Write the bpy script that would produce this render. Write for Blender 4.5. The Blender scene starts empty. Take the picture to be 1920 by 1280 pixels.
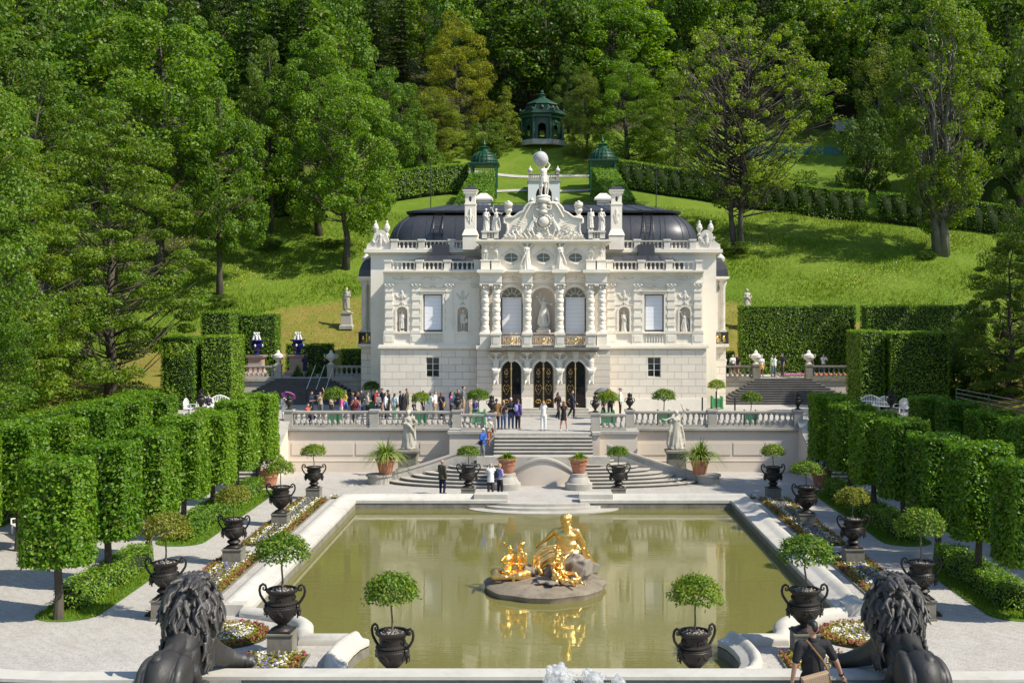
import bpy, bmesh, math, random
import numpy as np
from mathutils import Vector, Matrix, Euler, noise
from mathutils.geometry import tessellate_polygon
R = math.radians
PI = math.pi
random.seed(7)
rng = np.random.default_rng(7)
SC = bpy.context.scene
COL = SC.collection
TMP = bpy.data.scenes.new('workbench')          # scratch scene for melting meshes, removed at the end
# camera constants: focal length in pixels of the 1920 px frame, eye height above the pool level (Z = 0), camera at X = Y = 0 looking along +Y
CX, HY, FP, CH = 1019.0, 578.0, 2150.0, 9.5
def at(x, y, D): return ((x-CX)/FP*D, D, CH-(y-HY)/FP*D)
def gx(x, D): return (x-CX)/FP*D
def gz(y, D): return CH-(y-HY)/FP*D
def gd(y, Z=0.0): return FP*(CH-Z)/(y-HY)

# ------------------------------------------------------------------ mesh helper
class MB:
    def __init__(s): s.v = []; s.f = []; s.m = []; s.cur = 0
    def mat(s, i): s.cur = i; return s
    def add(s, vs, fs):
        o = len(s.v); s.v.extend(tuple(p) for p in vs)
        s.f.extend(tuple(i+o for i in f) for f in fs); s.m.extend([s.cur]*len(fs)); return s
    def box(s, x0, x1, y0, y1, z0, z1, M=None):
        v = [(x, y, z) for z in (z0, z1) for y in (y0, y1) for x in (x0, x1)]
        if M is not None: v = [tuple(M @ Vector(p)) for p in v]
        return s.add(v, [(0,2,3,1),(4,5,7,6),(0,1,5,4),(2,6,7,3),(0,4,6,2),(1,3,7,5)])
    def cbox(s, c, sz, rz=0, rx=0, ry=0):
        M = Matrix.Translation(c) @ Euler((rx, ry, rz)).to_matrix().to_4x4()
        a, b, d = sz[0]/2, sz[1]/2, sz[2]/2
        return s.box(-a, a, -b, b, -d, d, M)
    def frustum(s, c, w0, d0, w1, d1, h):
        x, y, z = c
        v = [(x-w0/2,y-d0/2,z),(x+w0/2,y-d0/2,z),(x-w0/2,y+d0/2,z),(x+w0/2,y+d0/2,z),
             (x-w1/2,y-d1/2,z+h),(x+w1/2,y-d1/2,z+h),(x-w1/2,y+d1/2,z+h),(x+w1/2,y+d1/2,z+h)]
        return s.add(v, [(0,2,3,1),(4,5,7,6),(0,1,5,4),(2,6,7,3),(0,4,6,2),(1,3,7,5)])
    def lathe(s, prof, c=(0,0,0), n=16, a0=0.0, a1=2*PI, sx=1, sy=1, rot=0, M=None, fold=None):
        full = abs(a1-a0-2*PI) < 1e-6
        k = n if full else n+1
        vs = []
        for (r, z) in prof:
            for i in range(k):
                a = a0+(a1-a0)*i/n
                rr = r*(fold(a, z) if fold else 1)
                p = Vector((rr*math.cos(a+rot)*sx, rr*math.sin(a+rot)*sy, z))
                if M is not None: p = M @ p
                vs.append((p.x+c[0], p.y+c[1], p.z+c[2]))
        fs = []
        for j in range(len(prof)-1):
            for i in range(n):
                a, b = j*k+i, j*k+(i+1) % k
                fs.append((a, b, b+k, a+k))
        if full:
            if prof[0][0] > 1e-5: fs.append(tuple(reversed(range(k))))
            if prof[-1][0] > 1e-5: fs.append(tuple((len(prof)-1)*k+i for i in range(k)))
        return s.add(vs, fs)
    def square(s, prof, c=(0,0,0), sx=1, sy=1, rz=0):       # lathe with four sides: r is the half width
        return s.lathe([(r*math.sqrt(2), z) for r, z in prof], c, 4, rot=PI/4+rz, sx=sx, sy=sy)
    def tube(s, pts, rad, n=8, cap=True):
        pts = [Vector(p) for p in pts]
        if not hasattr(rad, '__len__'): rad = [rad]*len(pts)
        vs = []; up = Vector((0, 0, 1)); prevx = None
        for i, p in enumerate(pts):
            t = (pts[min(i+1, len(pts)-1)]-pts[max(i-1, 0)])
            if t.length < 1e-9: t = Vector((0, 0, 1))
            t.normalize()
            if prevx is None:
                x = t.orthogonal().normalized()
            else:
                x = prevx-t*prevx.dot(t)
                x = x.normalized() if x.length > 1e-6 else t.orthogonal().normalized()
            prevx = x; y = t.cross(x)
            for k in range(n):
                a = 2*PI*k/n
                vs.append(p+(x*math.cos(a)+y*math.sin(a))*rad[i])
        fs = []
        for j in range(len(pts)-1):
            for k in range(n):
                a, b = j*n+k, j*n+(k+1) % n
                fs.append((a, b, b+n, a+n))
        if cap:
            fs.append(tuple(reversed(range(n)))); fs.append(tuple((len(pts)-1)*n+k for k in range(n)))
        return s.add(vs, fs)
    def ell(s, c, r, rot=None, nu=12, nv=8):
        if not hasattr(r, '__len__'): r = (r, r, r)
        M = rot.to_matrix() if isinstance(rot, Euler) else (rot or Matrix.Identity(3))
        c = Vector(c); vs = [c+M @ Vector((0, 0, -r[2]))]
        for j in range(1, nv):
            t = -PI/2+PI*j/nv
            for i in range(nu):
                a = 2*PI*i/nu
                vs.append(c+M @ Vector((r[0]*math.cos(t)*math.cos(a), r[1]*math.cos(t)*math.sin(a), r[2]*math.sin(t))))
        vs.append(c+M @ Vector((0, 0, r[2])))
        fs = []; L = len(vs)-1
        for i in range(nu):
            fs.append((0, 1+(i+1) % nu, 1+i)); fs.append((L, L-nu+i, L-nu+(i+1) % nu))
        for j in range(nv-2):
            for i in range(nu):
                a = 1+j*nu+i; b = 1+j*nu+(i+1) % nu
                fs.append((a, b, b+nu, a+nu))
        return s.add(vs, fs)
    def cap(s, a, b, ra, rb, n=10):                         # tapered capsule
        a, b = Vector(a), Vector(b); d = b-a; L = d.length or 1e-6; t = d/L
        pts, rad = [], []
        for k in range(4):
            q = math.cos(PI/2*k/4); pts.append(a-t*ra*q); rad.append(max(ra*math.sin(PI/2*k/4), ra*.05))
        pts.append(a); rad.append(ra); pts.append(b); rad.append(rb)
        for k in range(1, 5):
            q = math.sin(PI/2*k/4); pts.append(b+t*rb*q); rad.append(max(rb*math.cos(PI/2*k/4), rb*.05))
        return s.tube(pts, rad, n)
    def chain(s, pts, rad, n=10):
        for i in range(len(pts)-1): s.cap(pts[i], pts[i+1], rad[i], rad[i+1], n)
        return s
    def poly(s, loop, z, holes=()):                         # flat sheet, facing up
        loops = [[Vector((p[0], p[1], 0)) for p in l] for l in [loop]+list(holes)]
        flat = [p for l in loops for p in l]
        tr = tessellate_polygon(loops)
        fs = []
        for t in tr:
            a, b, c = (flat[i] for i in t)
            fs.append(t if (b-a).cross(c-a).z > 0 else (t[0], t[2], t[1]))
        return s.add([(p.x, p.y, z) for p in flat], fs)
    def prism(s, loop, z0, z1):                             # loop counter-clockwise from above
        n = len(loop); o = len(s.v)
        s.poly(loop, z1)
        s.add([(p[0], p[1], z0) for p in loop]+[(p[0], p[1], z1) for p in loop],
              [(i, (i+1) % n, n+(i+1) % n, n+i) for i in range(n)])
        return s
    def wall(s, outer, holes, y, depth, back=True):         # sheet in the XZ plane facing -Y with holes and reveals
        loops = [[Vector((p[0], p[1], 0)) for p in l] for l in [outer]+list(holes)]
        flat = [p for l in loops for p in l]
        fs = []
        for t in tessellate_polygon(loops):
            a, b, c = (flat[i] for i in t)
            fs.append(t if (b-a).cross(c-a).z > 0 else (t[0], t[2], t[1]))
        s.add([(p.x, y, p.y) for p in flat], fs)
        for l in holes:
            n = len(l)
            s.add([(p[0], y, p[1]) for p in l]+[(p[0], y+depth, p[1]) for p in l], [(i, n+i, n+(i+1) % n, (i+1) % n) for i in range(n)])
        return s
    def xf(s, M, i0=0):
        for i in range(i0, len(s.v)): s.v[i] = tuple(M @ Vector(s.v[i]))
        return s
    def mesh(s, name, mats, smooth=True, ang=38):
        me = bpy.data.meshes.new(name)
        me.from_pydata(s.v, [], s.f)
        for m in (mats if isinstance(mats, (list, tuple)) else [mats]): me.materials.append(m)
        if any(s.m): me.polygons.foreach_set('material_index', s.m)
        if smooth:
            me.shade_smooth()
            if ang < 180: me.set_sharp_from_angle(angle=R(ang))
        me.update()
        return me
    def build(s, name, mats, parent=None, loc=(0,0,0), rz=0, smooth=True, ang=38):
        return put(name, s.mesh(name, mats, smooth, ang), parent, loc, rz)

def put(name, me, parent=None, loc=(0,0,0), rz=0, sc=None):
    o = bpy.data.objects.new(name, me); COL.objects.link(o)
    o.location = loc; o.rotation_euler = (0, 0, rz)
    if sc is not None: o.scale = sc if hasattr(sc, '__len__') else (sc, sc, sc)
    if parent is not None: o.parent = parent
    return o
def tag(o, label=None, cat=None, group=None, kind=None):
    if label: o['label'] = label
    if cat: o['category'] = cat
    if group: o['group'] = group
    if kind: o['kind'] = kind
    return o
def thing(name, label, cat, loc=(0,0,0), rz=0, group=None):
    return tag(put(name, None, None, loc, rz), label, cat, group)
KIDS = {}
def copy_tree(o, loc=None, rz=None, label=None, sc=None, parent=None, group=None, kids=None):
    c = o.copy(); COL.objects.link(c)
    if parent is not None: c.parent = parent
    if loc is not None: c.location = loc
    if rz is not None: c.rotation_euler = (c.rotation_euler[0], c.rotation_euler[1], rz)
    if sc is not None: c.scale = sc if hasattr(sc, '__len__') else (sc, sc, sc)
    if label: c['label'] = label
    if group: c['group'] = group
    for ch in (kids if kids is not None else [x for x in COL.objects if x.parent == o]):
        copy_tree(ch, parent=c)
    return c
def structure(o): o['kind'] = 'structure'; return o

def remesh(mb, name, vox, mats, smooth=2, fac=.5, parent=None, loc=(0,0,0), rz=0, link=True):
    """melt overlapping closed volumes into one continuous skin"""
    me = mb.mesh(name+'_raw', mats if isinstance(mats, (list, tuple)) else [mats], False)
    o = bpy.data.objects.new(name+'_raw', me); TMP.collection.objects.link(o)
    m = o.modifiers.new('r', 'REMESH'); m.mode = 'VOXEL'; m.voxel_size = vox; m.use_smooth_shade = True
    if smooth:
        q = o.modifiers.new('s', 'SMOOTH'); q.iterations = smooth; q.factor = fac
    with bpy.context.temp_override(scene=TMP, view_layer=TMP.view_layers[0]): dg = bpy.context.evaluated_depsgraph_get()
    out = bpy.data.meshes.new_from_object(o.evaluated_get(dg), preserve_all_data_layers=False, depsgraph=dg)
    bpy.data.objects.remove(o); bpy.data.meshes.remove(me)
    out.name = name
    if not out.materials:
        for mm in (mats if isinstance(mats, (list, tuple)) else [mats]): out.materials.append(mm)
    out.shade_smooth()
    if not link: return out
    return put(name, out, parent, loc, rz)

# ------------------------------------------------------------------ materials
class NT:
    def __init__(s, name):
        s.m = bpy.data.materials.new(name); s.m.use_nodes = True
        s.t = s.m.node_tree; s.t.nodes.clear()
        s.out = s.t.nodes.new('ShaderNodeOutputMaterial')
    def n(s, typ, **kw):
        q = s.t.nodes.new('ShaderNode'+typ)
        for k, v in kw.items():
            if k.startswith('i_'):
                key = k[2:].replace('_', ' ')
                q.inputs[key].default_value = v
            else: setattr(q, k, v)
        return q
    def l(s, a, b): s.t.links.new(a, b)
    def coord(s, kind='Object'):
        return s.n('TexCoord').outputs[kind]
    def noise(s, scale, detail=4, rough=.55, vec=None, dist=0):
        q = s.n('TexNoise'); q.inputs['Scale'].default_value = scale; q.inputs['Detail'].default_value = detail
        q.inputs['Roughness'].default_value = rough; q.inputs['Distortion'].default_value = dist
        if vec is not None: s.l(vec, q.inputs['Vector'])
        return q.outputs['Fac']
    def ramp(s, fac, stops):
        q = s.n('ValToRGB'); e = q.color_ramp.elements
        while len(e) > len(stops): e.remove(e[-1])
        while len(e) < len(stops): e.new(.5)
        for el, (p, c) in zip(e, stops):
            el.position = p; el.color = (c[0], c[1], c[2], 1) if hasattr(c, '__len__') else (c, c, c, 1)
        s.l(fac, q.inputs['Fac']); return q.outputs['Color']
    def mix(s, fac, a, b, typ='MIX'):
        q = s.n('Mix', data_type='RGBA', blend_type=typ)
        for sock, v in ((q.inputs[0], fac), (q.inputs[6], a), (q.inputs[7], b)):
            if hasattr(v, 'links'): s.l(v, sock)
            else: sock.default_value = v if not hasattr(v, '__len__') else (v[0], v[1], v[2], 1)
        return q.outputs[2]
    def math(s, op, a, b=0.0, clamp=False):
        q = s.n('Math', operation=op, use_clamp=clamp)
        for sock, v in ((q.inputs[0], a), (q.inputs[1], b)):
            if hasattr(v, 'links'): s.l(v, sock)
            else: sock.default_value = v
        return q.outputs[0]
    def bump(s, h, st=.3, dist=.02, normal=None):
        q = s.n('Bump'); q.inputs['Strength'].default_value = st; q.inputs['Distance'].default_value = dist
        s.l(h, q.inputs['Height'])
        if normal is not None: s.l(normal, q.inputs['Normal'])
        return q.outputs['Normal']
    def bsdf(s, col, rough=.6, metal=0, nrm=None, spec=.5):
        b = s.n('BsdfPrincipled')
        for key, v in (('Base Color', col), ('Roughness', rough), ('Metallic', metal), ('Specular IOR Level', spec)):
            if hasattr(v, 'links'): s.l(v, b.inputs[key])
            else: b.inputs[key].default_value = (v[0], v[1], v[2], 1) if hasattr(v, '__len__') else v
        if nrm is not None: s.l(nrm, b.inputs['Normal'])
        return b
    def done(s, b):
        s.l(b.outputs[0], s.out.inputs['Surface']); return s.m

def rgb(*c):   # sRGB 0-255 -> linear
    return tuple(((v/255+.055)/1.055)**2.4 if v > 10 else v/255/12.92 for v in c)

def m_plain(name, col, rough=.6, metal=0, var=.15, scale=6, bump=.0, spec=.5):
    t = NT(name); co = t.coord()
    f = t.noise(scale, 5, .6, co)
    c = t.mix(t.ramp(f, [(.3, 0), (.7, 1)]), tuple(v*(1-var) for v in col), tuple(min(1, v*(1+var)) for v in col))
    nr = t.bump(t.noise(scale*6, 4, .6, co), bump, .01) if bump else None
    return t.done(t.bsdf(c, rough, metal, nr, spec))

def m_stone(name, a, b, stain, amount=.5, scale=1.2, rough=.8, bump=.25, drip=True, brick=None, zs=None):
    """weathered stone or render: two tones, blotchy stains, vertical streaks, optional block joints (width, height, mortar)"""
    t = NT(name); co = t.coord()
    c = t.mix(t.noise(scale*2.5, 6, .65, co), a, b)
    mp = t.n('Mapping'); mp.inputs['Scale'].default_value = (5, 5, .5); t.l(co, mp.inputs['Vector'])
    st = t.ramp(t.noise(scale, 7, .68, co, .4), [(.52-.12*amount, 0), (.78, amount)])
    c = t.mix(st, c, stain)
    if drip:
        dr = t.ramp(t.noise(scale*.8, 5, .6, mp.outputs[0]), [(.55, 0), (.8, amount*.6)])
        c = t.mix(dr, c, stain)
    nr = t.bump(t.noise(scale*22, 5, .7, co), bump, .012)
    if brick:
        sp = t.n('SeparateXYZ'); t.l(co, sp.inputs[0])
        cb = t.n('CombineXYZ'); t.l(t.math('ADD', sp.outputs[0], sp.outputs[1]), cb.inputs[0]); t.l(sp.outputs[2], cb.inputs[1])
        bt = t.n('TexBrick'); t.l(cb.outputs[0], bt.inputs['Vector'])
        bt.inputs['Scale'].default_value = 1; bt.inputs['Brick Width'].default_value = brick[0]; bt.inputs['Row Height'].default_value = brick[1]
        bt.inputs['Mortar Size'].default_value = brick[2]; bt.inputs['Mortar Smooth'].default_value = .3
        bt.inputs['Color1'].default_value = (1, 1, 1, 1); bt.inputs['Color2'].default_value = (.9, .9, .9, 1); bt.inputs['Mortar'].default_value = (.66, .62, .57, 1)
        c = t.mix(1, c, bt.outputs['Color'], 'MULTIPLY')
        inv = t.math('SUBTRACT', 1.0, bt.outputs['Fac'])
        nr = t.bump(inv, .8, .03, nr)
    return t.done(t.bsdf(c, rough, 0, nr, .3))

FOL = 1.55
def m_leaf(name, cols, trans=.42, rough=.5, vscale=.35, spec=.35):
    """foliage: tone drifts over the crown and from tree to tree, light passes through"""
    t = NT(name); co = t.coord()
    oi = t.n('ObjectInfo'); geo = t.n('NewGeometry')
    f = t.math('ADD', t.math('MULTIPLY', t.noise(vscale, 3, .6, co), .68), t.math('MULTIPLY', geo.outputs['Random Per Island'], .58))
    f = t.math('ADD', f, t.math('MULTIPLY', t.math('SUBTRACT', oi.outputs['Random'], .5), .36))
    k = len(cols); cols = [(c_[0]*FOL*1.18, c_[1]*FOL*1.06, c_[2]*FOL*.75) for c_ in cols]
    c = t.ramp(f, [(.28+.5*i/max(k-1, 1), col) for i, col in enumerate(cols)])
    c = t.mix(t.ramp(geo.outputs['Random Per Island'], [(.955, 0), (.96, .75)]), c, (.12, .095, .03))
    b = t.bsdf(c, rough, 0, None, spec)
    tr = t.n('BsdfTranslucent')
    hs = t.n('HueSaturation'); hs.inputs['Hue'].default_value = .497; hs.inputs['Saturation'].default_value = 1.15; hs.inputs['Value'].default_value = 1.5
    t.l(c, hs.inputs['Color']); t.l(hs.outputs[0], tr.inputs['Color'])
    mx = t.n('MixShader'); mx.inputs[0].default_value = trans
    t.l(b.outputs[0], mx.inputs[1]); t.l(tr.outputs[0], mx.inputs[2])
    return t.done(mx)

M = {}
cream = (.66, .60, .50)
M['plaster'] = m_stone('palace_plaster', (.86,.80,.69), (.77,.71,.60), (.44,.39,.31), .42, .4, .75, .15)
M['plaster_pink'] = m_stone('palace_pink_render', (.76,.67,.57), (.70,.615,.52), (.50,.42,.35), .22, .4, .8, .1)
M['rustic'] = m_stone('palace_block_stone', (.82,.755,.65), (.73,.665,.56), (.48,.43,.36), .3, .5, .8, .3, True, (.94, .48, .016))
M['sculpt'] = m_stone('white_sculpture_stone', (.74,.70,.62), (.62,.58,.50), (.30,.28,.24), .5, 1.6, .75, .2)
M['sculpt_old'] = m_stone('weathered_sculpture_stone', (.60,.56,.47), (.42,.39,.32), (.14,.13,.10), .8, 1.5, .85, .35)
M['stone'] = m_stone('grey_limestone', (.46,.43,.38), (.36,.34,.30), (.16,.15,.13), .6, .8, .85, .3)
M['coping'] = m_stone('pale_granite_coping', (.56,.54,.48), (.44,.42,.37), (.22,.20,.16), .5, .7, .7, .25)
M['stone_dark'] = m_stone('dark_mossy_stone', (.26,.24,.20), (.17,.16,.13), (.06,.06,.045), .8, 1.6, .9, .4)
M['step'] = m_stone('worn_step_stone', (.50,.47,.41), (.38,.36,.31), (.16,.15,.13), .5, 1.2, .85, .25)
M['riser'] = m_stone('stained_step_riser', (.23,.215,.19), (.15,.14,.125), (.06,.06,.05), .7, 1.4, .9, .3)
M['step_dark'] = m_stone('dark_step_stone', (.16,.155,.15), (.11,.105,.10), (.05,.05,.045), .6, 1.0, .85, .25)
M['terrace_wall'] = m_stone('terrace_render', (.68,.60,.50), (.60,.525,.435), (.42,.37,.31), .3, .4, .85, .15)
M['terrace_block'] = m_stone('terrace_block_wall', (.60,.55,.47), (.50,.46,.39), (.33,.30,.26), .4, .6, .85, .25, True, (1.5, .52, .02))
M['white_paint'] = m_plain('white_paint', (.78,.78,.75), .45, 0, .05, 5)
M['granite'] = m_stone('speckled_granite', (.20,.195,.18), (.13,.125,.12), (.05,.05,.045), .6, 9, .7, .3, False)
M['urn'] = m_stone('black_cast_iron', (.030,.026,.024), (.018,.016,.015), (.055,.045,.035), .6, 3, .42, .35)
def m_bronze():
    t = NT('dark_bronze'); co = t.coord(); g = t.n('NewGeometry')
    c = t.mix(t.noise(2.2, 6, .65, co), (.040,.038,.037), (.024,.023,.023))
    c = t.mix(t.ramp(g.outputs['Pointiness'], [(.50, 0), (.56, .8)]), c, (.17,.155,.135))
    c = t.mix(t.ramp(t.noise(5, 6, .7, co), [(.55, 0), (.75, .45)]), c, (.10,.105,.09))
    return t.done(t.bsdf(c, t.ramp(t.noise(3, 5, .6, co), [(.3, .36), (.7, .62)]), .2, t.bump(t.noise(22, 6, .72, co), .5, .014)))
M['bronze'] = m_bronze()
m_unused = lambda: m_stone('dark_bronze', (.075,.071,.068), (.042,.040,.039), (.11,.10,.09), .6, 2.2, .33, .2, False)
M['terracotta'] = m_stone('terracotta', (.46,.19,.105), (.36,.145,.085), (.48,.36,.28), .45, 2.5, .85, .2)
M['pink_marble'] = m_stone('pink_marble', (.46,.32,.26), (.38,.27,.22), (.22,.18,.15), .5, 2, .6, .15)
M['cobalt'] = m_plain('cobalt_porcelain', (.012,.016,.10), .15, 0, .3, 5)
M['porcelain'] = m_plain('white_porcelain', (.70,.70,.68), .2, 0, .08, 6)
M['green_paint'] = m_plain('green_paint', (.008,.085,.036), .45, 0, .25, 8)
M['green_box'] = m_plain('light_green_paint', (.06,.27,.11), .5, 0, .2, 5)
M['temple_green'] = m_plain('verdigris_green_paint', (.016,.062,.034), .5, 0, .3, 2)
M['iron'] = m_plain('black_iron', (.012,.012,.012), .45, 0, .2, 8)
M['glass'] = m_plain('dark_window_glass', (.012,.018,.018), .06, 0, .4, .7, 0, .8)
M['frame_dark'] = m_plain('dark_window_frame', (.03,.03,.032), .5)
M['wood'] = m_plain('dark_varnished_wood', (.035,.016,.010), .3, 0, .35, 3)
M['bark'] = m_stone('bark', (.105,.088,.066), (.05,.042,.032), (.20,.18,.15), .5, 1.2, .95, .6)
M['bark_pale'] = m_stone('pale_bark', (.26,.24,.20), (.11,.10,.08), (.055,.05,.04), .6, 1.0, .95, .6)
M['bark_stem'] = m_stone('grey_brown_bark', (.15,.13,.105), (.07,.06,.048), (.04,.035,.03), .6, 1.0, .95, .6)
M['bark_thin'] = m_stone('thin_stem_bark', (.22,.19,.15), (.13,.11,.085), (.06,.05,.04), .5, 5, .9, .4)
M['soil'] = m_plain('dark_soil', (.05,.038,.027), .95, 0, .4, 12, .4)
def m_gold():
    t = NT('gilded_bronze'); co = t.coord()
    f = t.noise(4, 6, .65, co)
    c = t.mix(t.ramp(f, [(.35, 0), (.65, 1)]), (1.0,.70,.27), (.90,.54,.14))
    return t.done(t.bsdf(c, t.ramp(t.noise(7, 4, .6, co), [(.3, .28), (.7, .46)]), 1, t.bump(t.noise(40, 4, .6, co), .25, .01)))
M['gold'] = m_gold()
def m_roof():
    t = NT('grey_standing_seam_roof'); co = t.coord()
    f = t.noise(.7, 6, .65, co)
    mp = t.n('Mapping'); mp.inputs['Scale'].default_value = (3, 3, .35); t.l(co, mp.inputs['Vector'])
    c = t.mix(f, (.040,.044,.052), (.070,.072,.080))
    c = t.mix(t.ramp(t.noise(1.2, 5, .6, mp.outputs[0]), [(.5, 0), (.75, .5)]), c, (.115,.10,.095))
    return t.done(t.bsdf(c, .42, .35, t.bump(t.noise(2.5, 3, .5, co), .12, .03)))
M['roof'] = m_roof()
def m_blind():
    t = NT('white_blind_fabric'); co = t.coord()
    w = t.n('TexWave', wave_type='BANDS', bands_direction='Z'); w.inputs['Scale'].default_value = 1.2; w.inputs['Distortion'].default_value = 1.5; t.l(co, w.inputs['Vector'])
    c = t.mix(w.outputs['Fac'], (.74,.75,.79), (.80,.81,.84))
    return t.done(t.bsdf(c, .8, 0, t.bump(w.outputs['Fac'], .1, .01)))
M['blind'] = m_blind()
def m_gravel():
    t = NT('pale_gravel'); co = t.coord()
    big = t.noise(.22, 6, .68, co, 1.2); mid = t.noise(1.3, 5, .65, co, .5)
    rk = t.n('TexWave', wave_type='BANDS', bands_direction='DIAGONAL'); rk.inputs['Scale'].default_value = 1.3; rk.inputs['Distortion'].default_value = 9; rk.inputs['Detail'].default_value = 3; rk.inputs['Detail Scale'].default_value = .6; t.l(co, rk.inputs['Vector'])
    v = t.n('TexVoronoi'); v.inputs['Scale'].default_value = 26; t.l(co, v.inputs['Vector'])
    c = t.mix(big, (.36,.34,.31), (.50,.475,.435))
    c = t.mix(t.ramp(mid, [(.45, 0), (.75, .55)]), c, (.33,.30,.255))
    c = t.mix(t.math('MULTIPLY', rk.outputs['Fac'], t.ramp(t.noise(.09, 4, .6, co), [(.4, 0), (.65, .32)])), c, (.30,.275,.24))
    c = t.mix(t.ramp(t.noise(.33, 6, .72, co, 2.0), [(.56, 0), (.70, .5)]), c, (.285,.255,.21))
    sp = t.ramp(v.outputs['Color'], [(.05, .72), (.5, 1.0), (.95, 1.12)])
    c = t.mix(1, c, sp, 'MULTIPLY')
    v2 = t.n('TexVoronoi'); v2.inputs['Scale'].default_value = 7; t.l(co, v2.inputs['Vector'])
    litter = t.ramp(v2.outputs['Distance'], [(.03, 1), (.07, 0)])
    c = t.mix(t.math('MULTIPLY', litter, t.ramp(mid, [(.5, 0), (.6, .7)])), c, (.20,.16,.10))
    nr = t.bump(t.noise(34, 4, .7, co), .6, .02)
    return t.done(t.bsdf(c, .95, 0, nr, .2))
M['gravel'] = m_gravel()
def m_grass(name, mow=False):
    t = NT(name); co = t.coord()
    big = t.noise(.06, 5, .62, co, .6); mid = t.noise(.5, 6, .7, co, .8); fine = t.noise(6, 5, .75, co)
    c = t.mix(t.ramp(big, [(.35, 0), (.65, 1)]), (.080,.150,.010), (.135,.200,.018))
    c = t.mix(t.ramp(mid, [(.4, 0), (.7, .7)]), c, (.17,.235,.03))
    # mown, drier bank round the palace (an oval with a soft edge)
    sp = t.n('SeparateXYZ'); t.l(co, sp.inputs[0])
    dx = t.math('DIVIDE', sp.outputs[0], 40.0); dy = t.math('DIVIDE', t.math('SUBTRACT', sp.outputs[1], 88.0), 25.4)
    rr = t.math('ADD', t.math('MULTIPLY', dx, dx), t.math('MULTIPLY', dy, dy))
    rr = t.math('ADD', rr, t.math('MULTIPLY', t.math('SUBTRACT', t.noise(.35, 4, .6, co), .5), .18))
    mk = t.ramp(rr, [(.93, 1), (1.0, 0)])
    dry = t.mix(t.ramp(mid, [(.38, 0), (.62, 1)]), (.17,.185,.028), (.25,.21,.05))
    dry = t.mix(t.ramp(t.noise(.22, 5, .7, co), [(.52, 0), (.72, .7)]), dry, (.22,.135,.05))
    c = t.mix(mk, c, dry)
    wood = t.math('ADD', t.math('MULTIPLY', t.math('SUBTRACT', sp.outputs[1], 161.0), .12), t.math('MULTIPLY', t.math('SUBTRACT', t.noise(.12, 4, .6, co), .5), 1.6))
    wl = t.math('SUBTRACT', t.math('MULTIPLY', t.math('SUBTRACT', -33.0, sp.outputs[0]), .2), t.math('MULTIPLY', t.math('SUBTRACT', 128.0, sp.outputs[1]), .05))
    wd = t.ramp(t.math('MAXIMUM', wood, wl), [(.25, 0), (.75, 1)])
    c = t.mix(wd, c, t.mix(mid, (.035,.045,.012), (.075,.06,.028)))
    c = t.mix(.55, c, t.ramp(fine, [(.2, .45), (.8, 1.35)]), 'MULTIPLY')
    return t.done(t.bsdf(c, .85, 0, t.bump(fine, .7, .08), .15))
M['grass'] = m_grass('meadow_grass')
M['lawn'] = m_plain('short_lawn', (.075,.15,.016), .9, 0, .45, 5, .6, .15)
M['blade'] = m_leaf('grass_blades', [(.045,.105,.007), (.075,.145,.011), (.12,.18,.025)], .35, .6, .12, .2)
M['blade_dry'] = m_leaf('dry_grass_blades', [(.09,.105,.015), (.125,.115,.03), (.15,.115,.04)], .35, .6, .3, .2)
M['leaf_a'] = m_leaf('maple_leaves', [(.028,.072,.006), (.060,.128,.010), (.10,.185,.016)])
M['leaf_b'] = m_leaf('beech_leaves', [(.026,.070,.007), (.054,.112,.010), (.10,.16,.016)])
M['leaf_c'] = m_leaf('yellow_green_leaves', [(.072,.095,.005), (.125,.15,.008), (.19,.205,.015)])
M['leaf_d'] = m_leaf('deep_green_leaves', [(.017,.050,.007), (.036,.082,.010), (.068,.118,.015)])
M['leaf_e'] = m_leaf('olive_leaves', [(.042,.07,.010), (.075,.115,.018), (.12,.165,.03)])
M['leaf_f'] = m_leaf('blue_green_leaves', [(.025,.07,.010), (.052,.115,.014), (.085,.16,.022)])
M['needle'] = m_leaf('spruce_needles', [(.011,.030,.009), (.022,.048,.013), (.038,.072,.019)], .12)
M['linden'] = m_leaf('linden_leaves', [(.026,.078,.004), (.056,.135,.008), (.10,.19,.016)], .38, .45, .9)
M['hedge'] = m_leaf('hornbeam_hedge_leaves', [(.03,.085,.006), (.06,.14,.010), (.11,.20,.018)], .3, .5, .7)
M['box'] = m_leaf('box_hedge_leaves', [(.035,.10,.008), (.07,.155,.014), (.12,.215,.03)], .3, .45, 1.2)
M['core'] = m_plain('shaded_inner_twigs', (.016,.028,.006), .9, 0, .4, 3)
M['bay'] = m_leaf('bay_leaves', [(.022,.065,.006), (.052,.115,.010), (.12,.18,.022)], .28, .5, 1.5, .3)
M['leaf_g'] = m_leaf('young_ash_leaves', [(.065,.11,.012), (.10,.16,.02), (.15,.215,.035)])
M['bay_warm'] = m_leaf('bronzed_bay_leaves', [(.045,.08,.008), (.085,.12,.014), (.13,.14,.028)], .28, .5, 1.5, .3)
M['sword'] = m_leaf('sword_leaves', [(.05,.10,.016), (.09,.15,.03), (.15,.20,.06)], .25, .35, .8, .5)
M['flower_white'] = m_plain('white_petals', (.62,.59,.50), .7, 0, .3, 30)
M['flower_red'] = m_plain('crimson_petals', (.20,.022,.03), .7, 0, .4, 20)
M['flower_blue'] = m_plain('lavender_petals', (.19,.19,.34), .7, 0, .3, 20)
M['flower_yellow'] = m_plain('yellow_petals', (.65,.50,.03), .7, 0, .2, 20)
M['flower_pink'] = m_plain('pink_petals', (.50,.13,.30), .7, 0, .4, 20)
M['flower_orange'] = m_plain('scarlet_petals', (.62,.09,.03), .7, 0, .3, 20)
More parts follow.
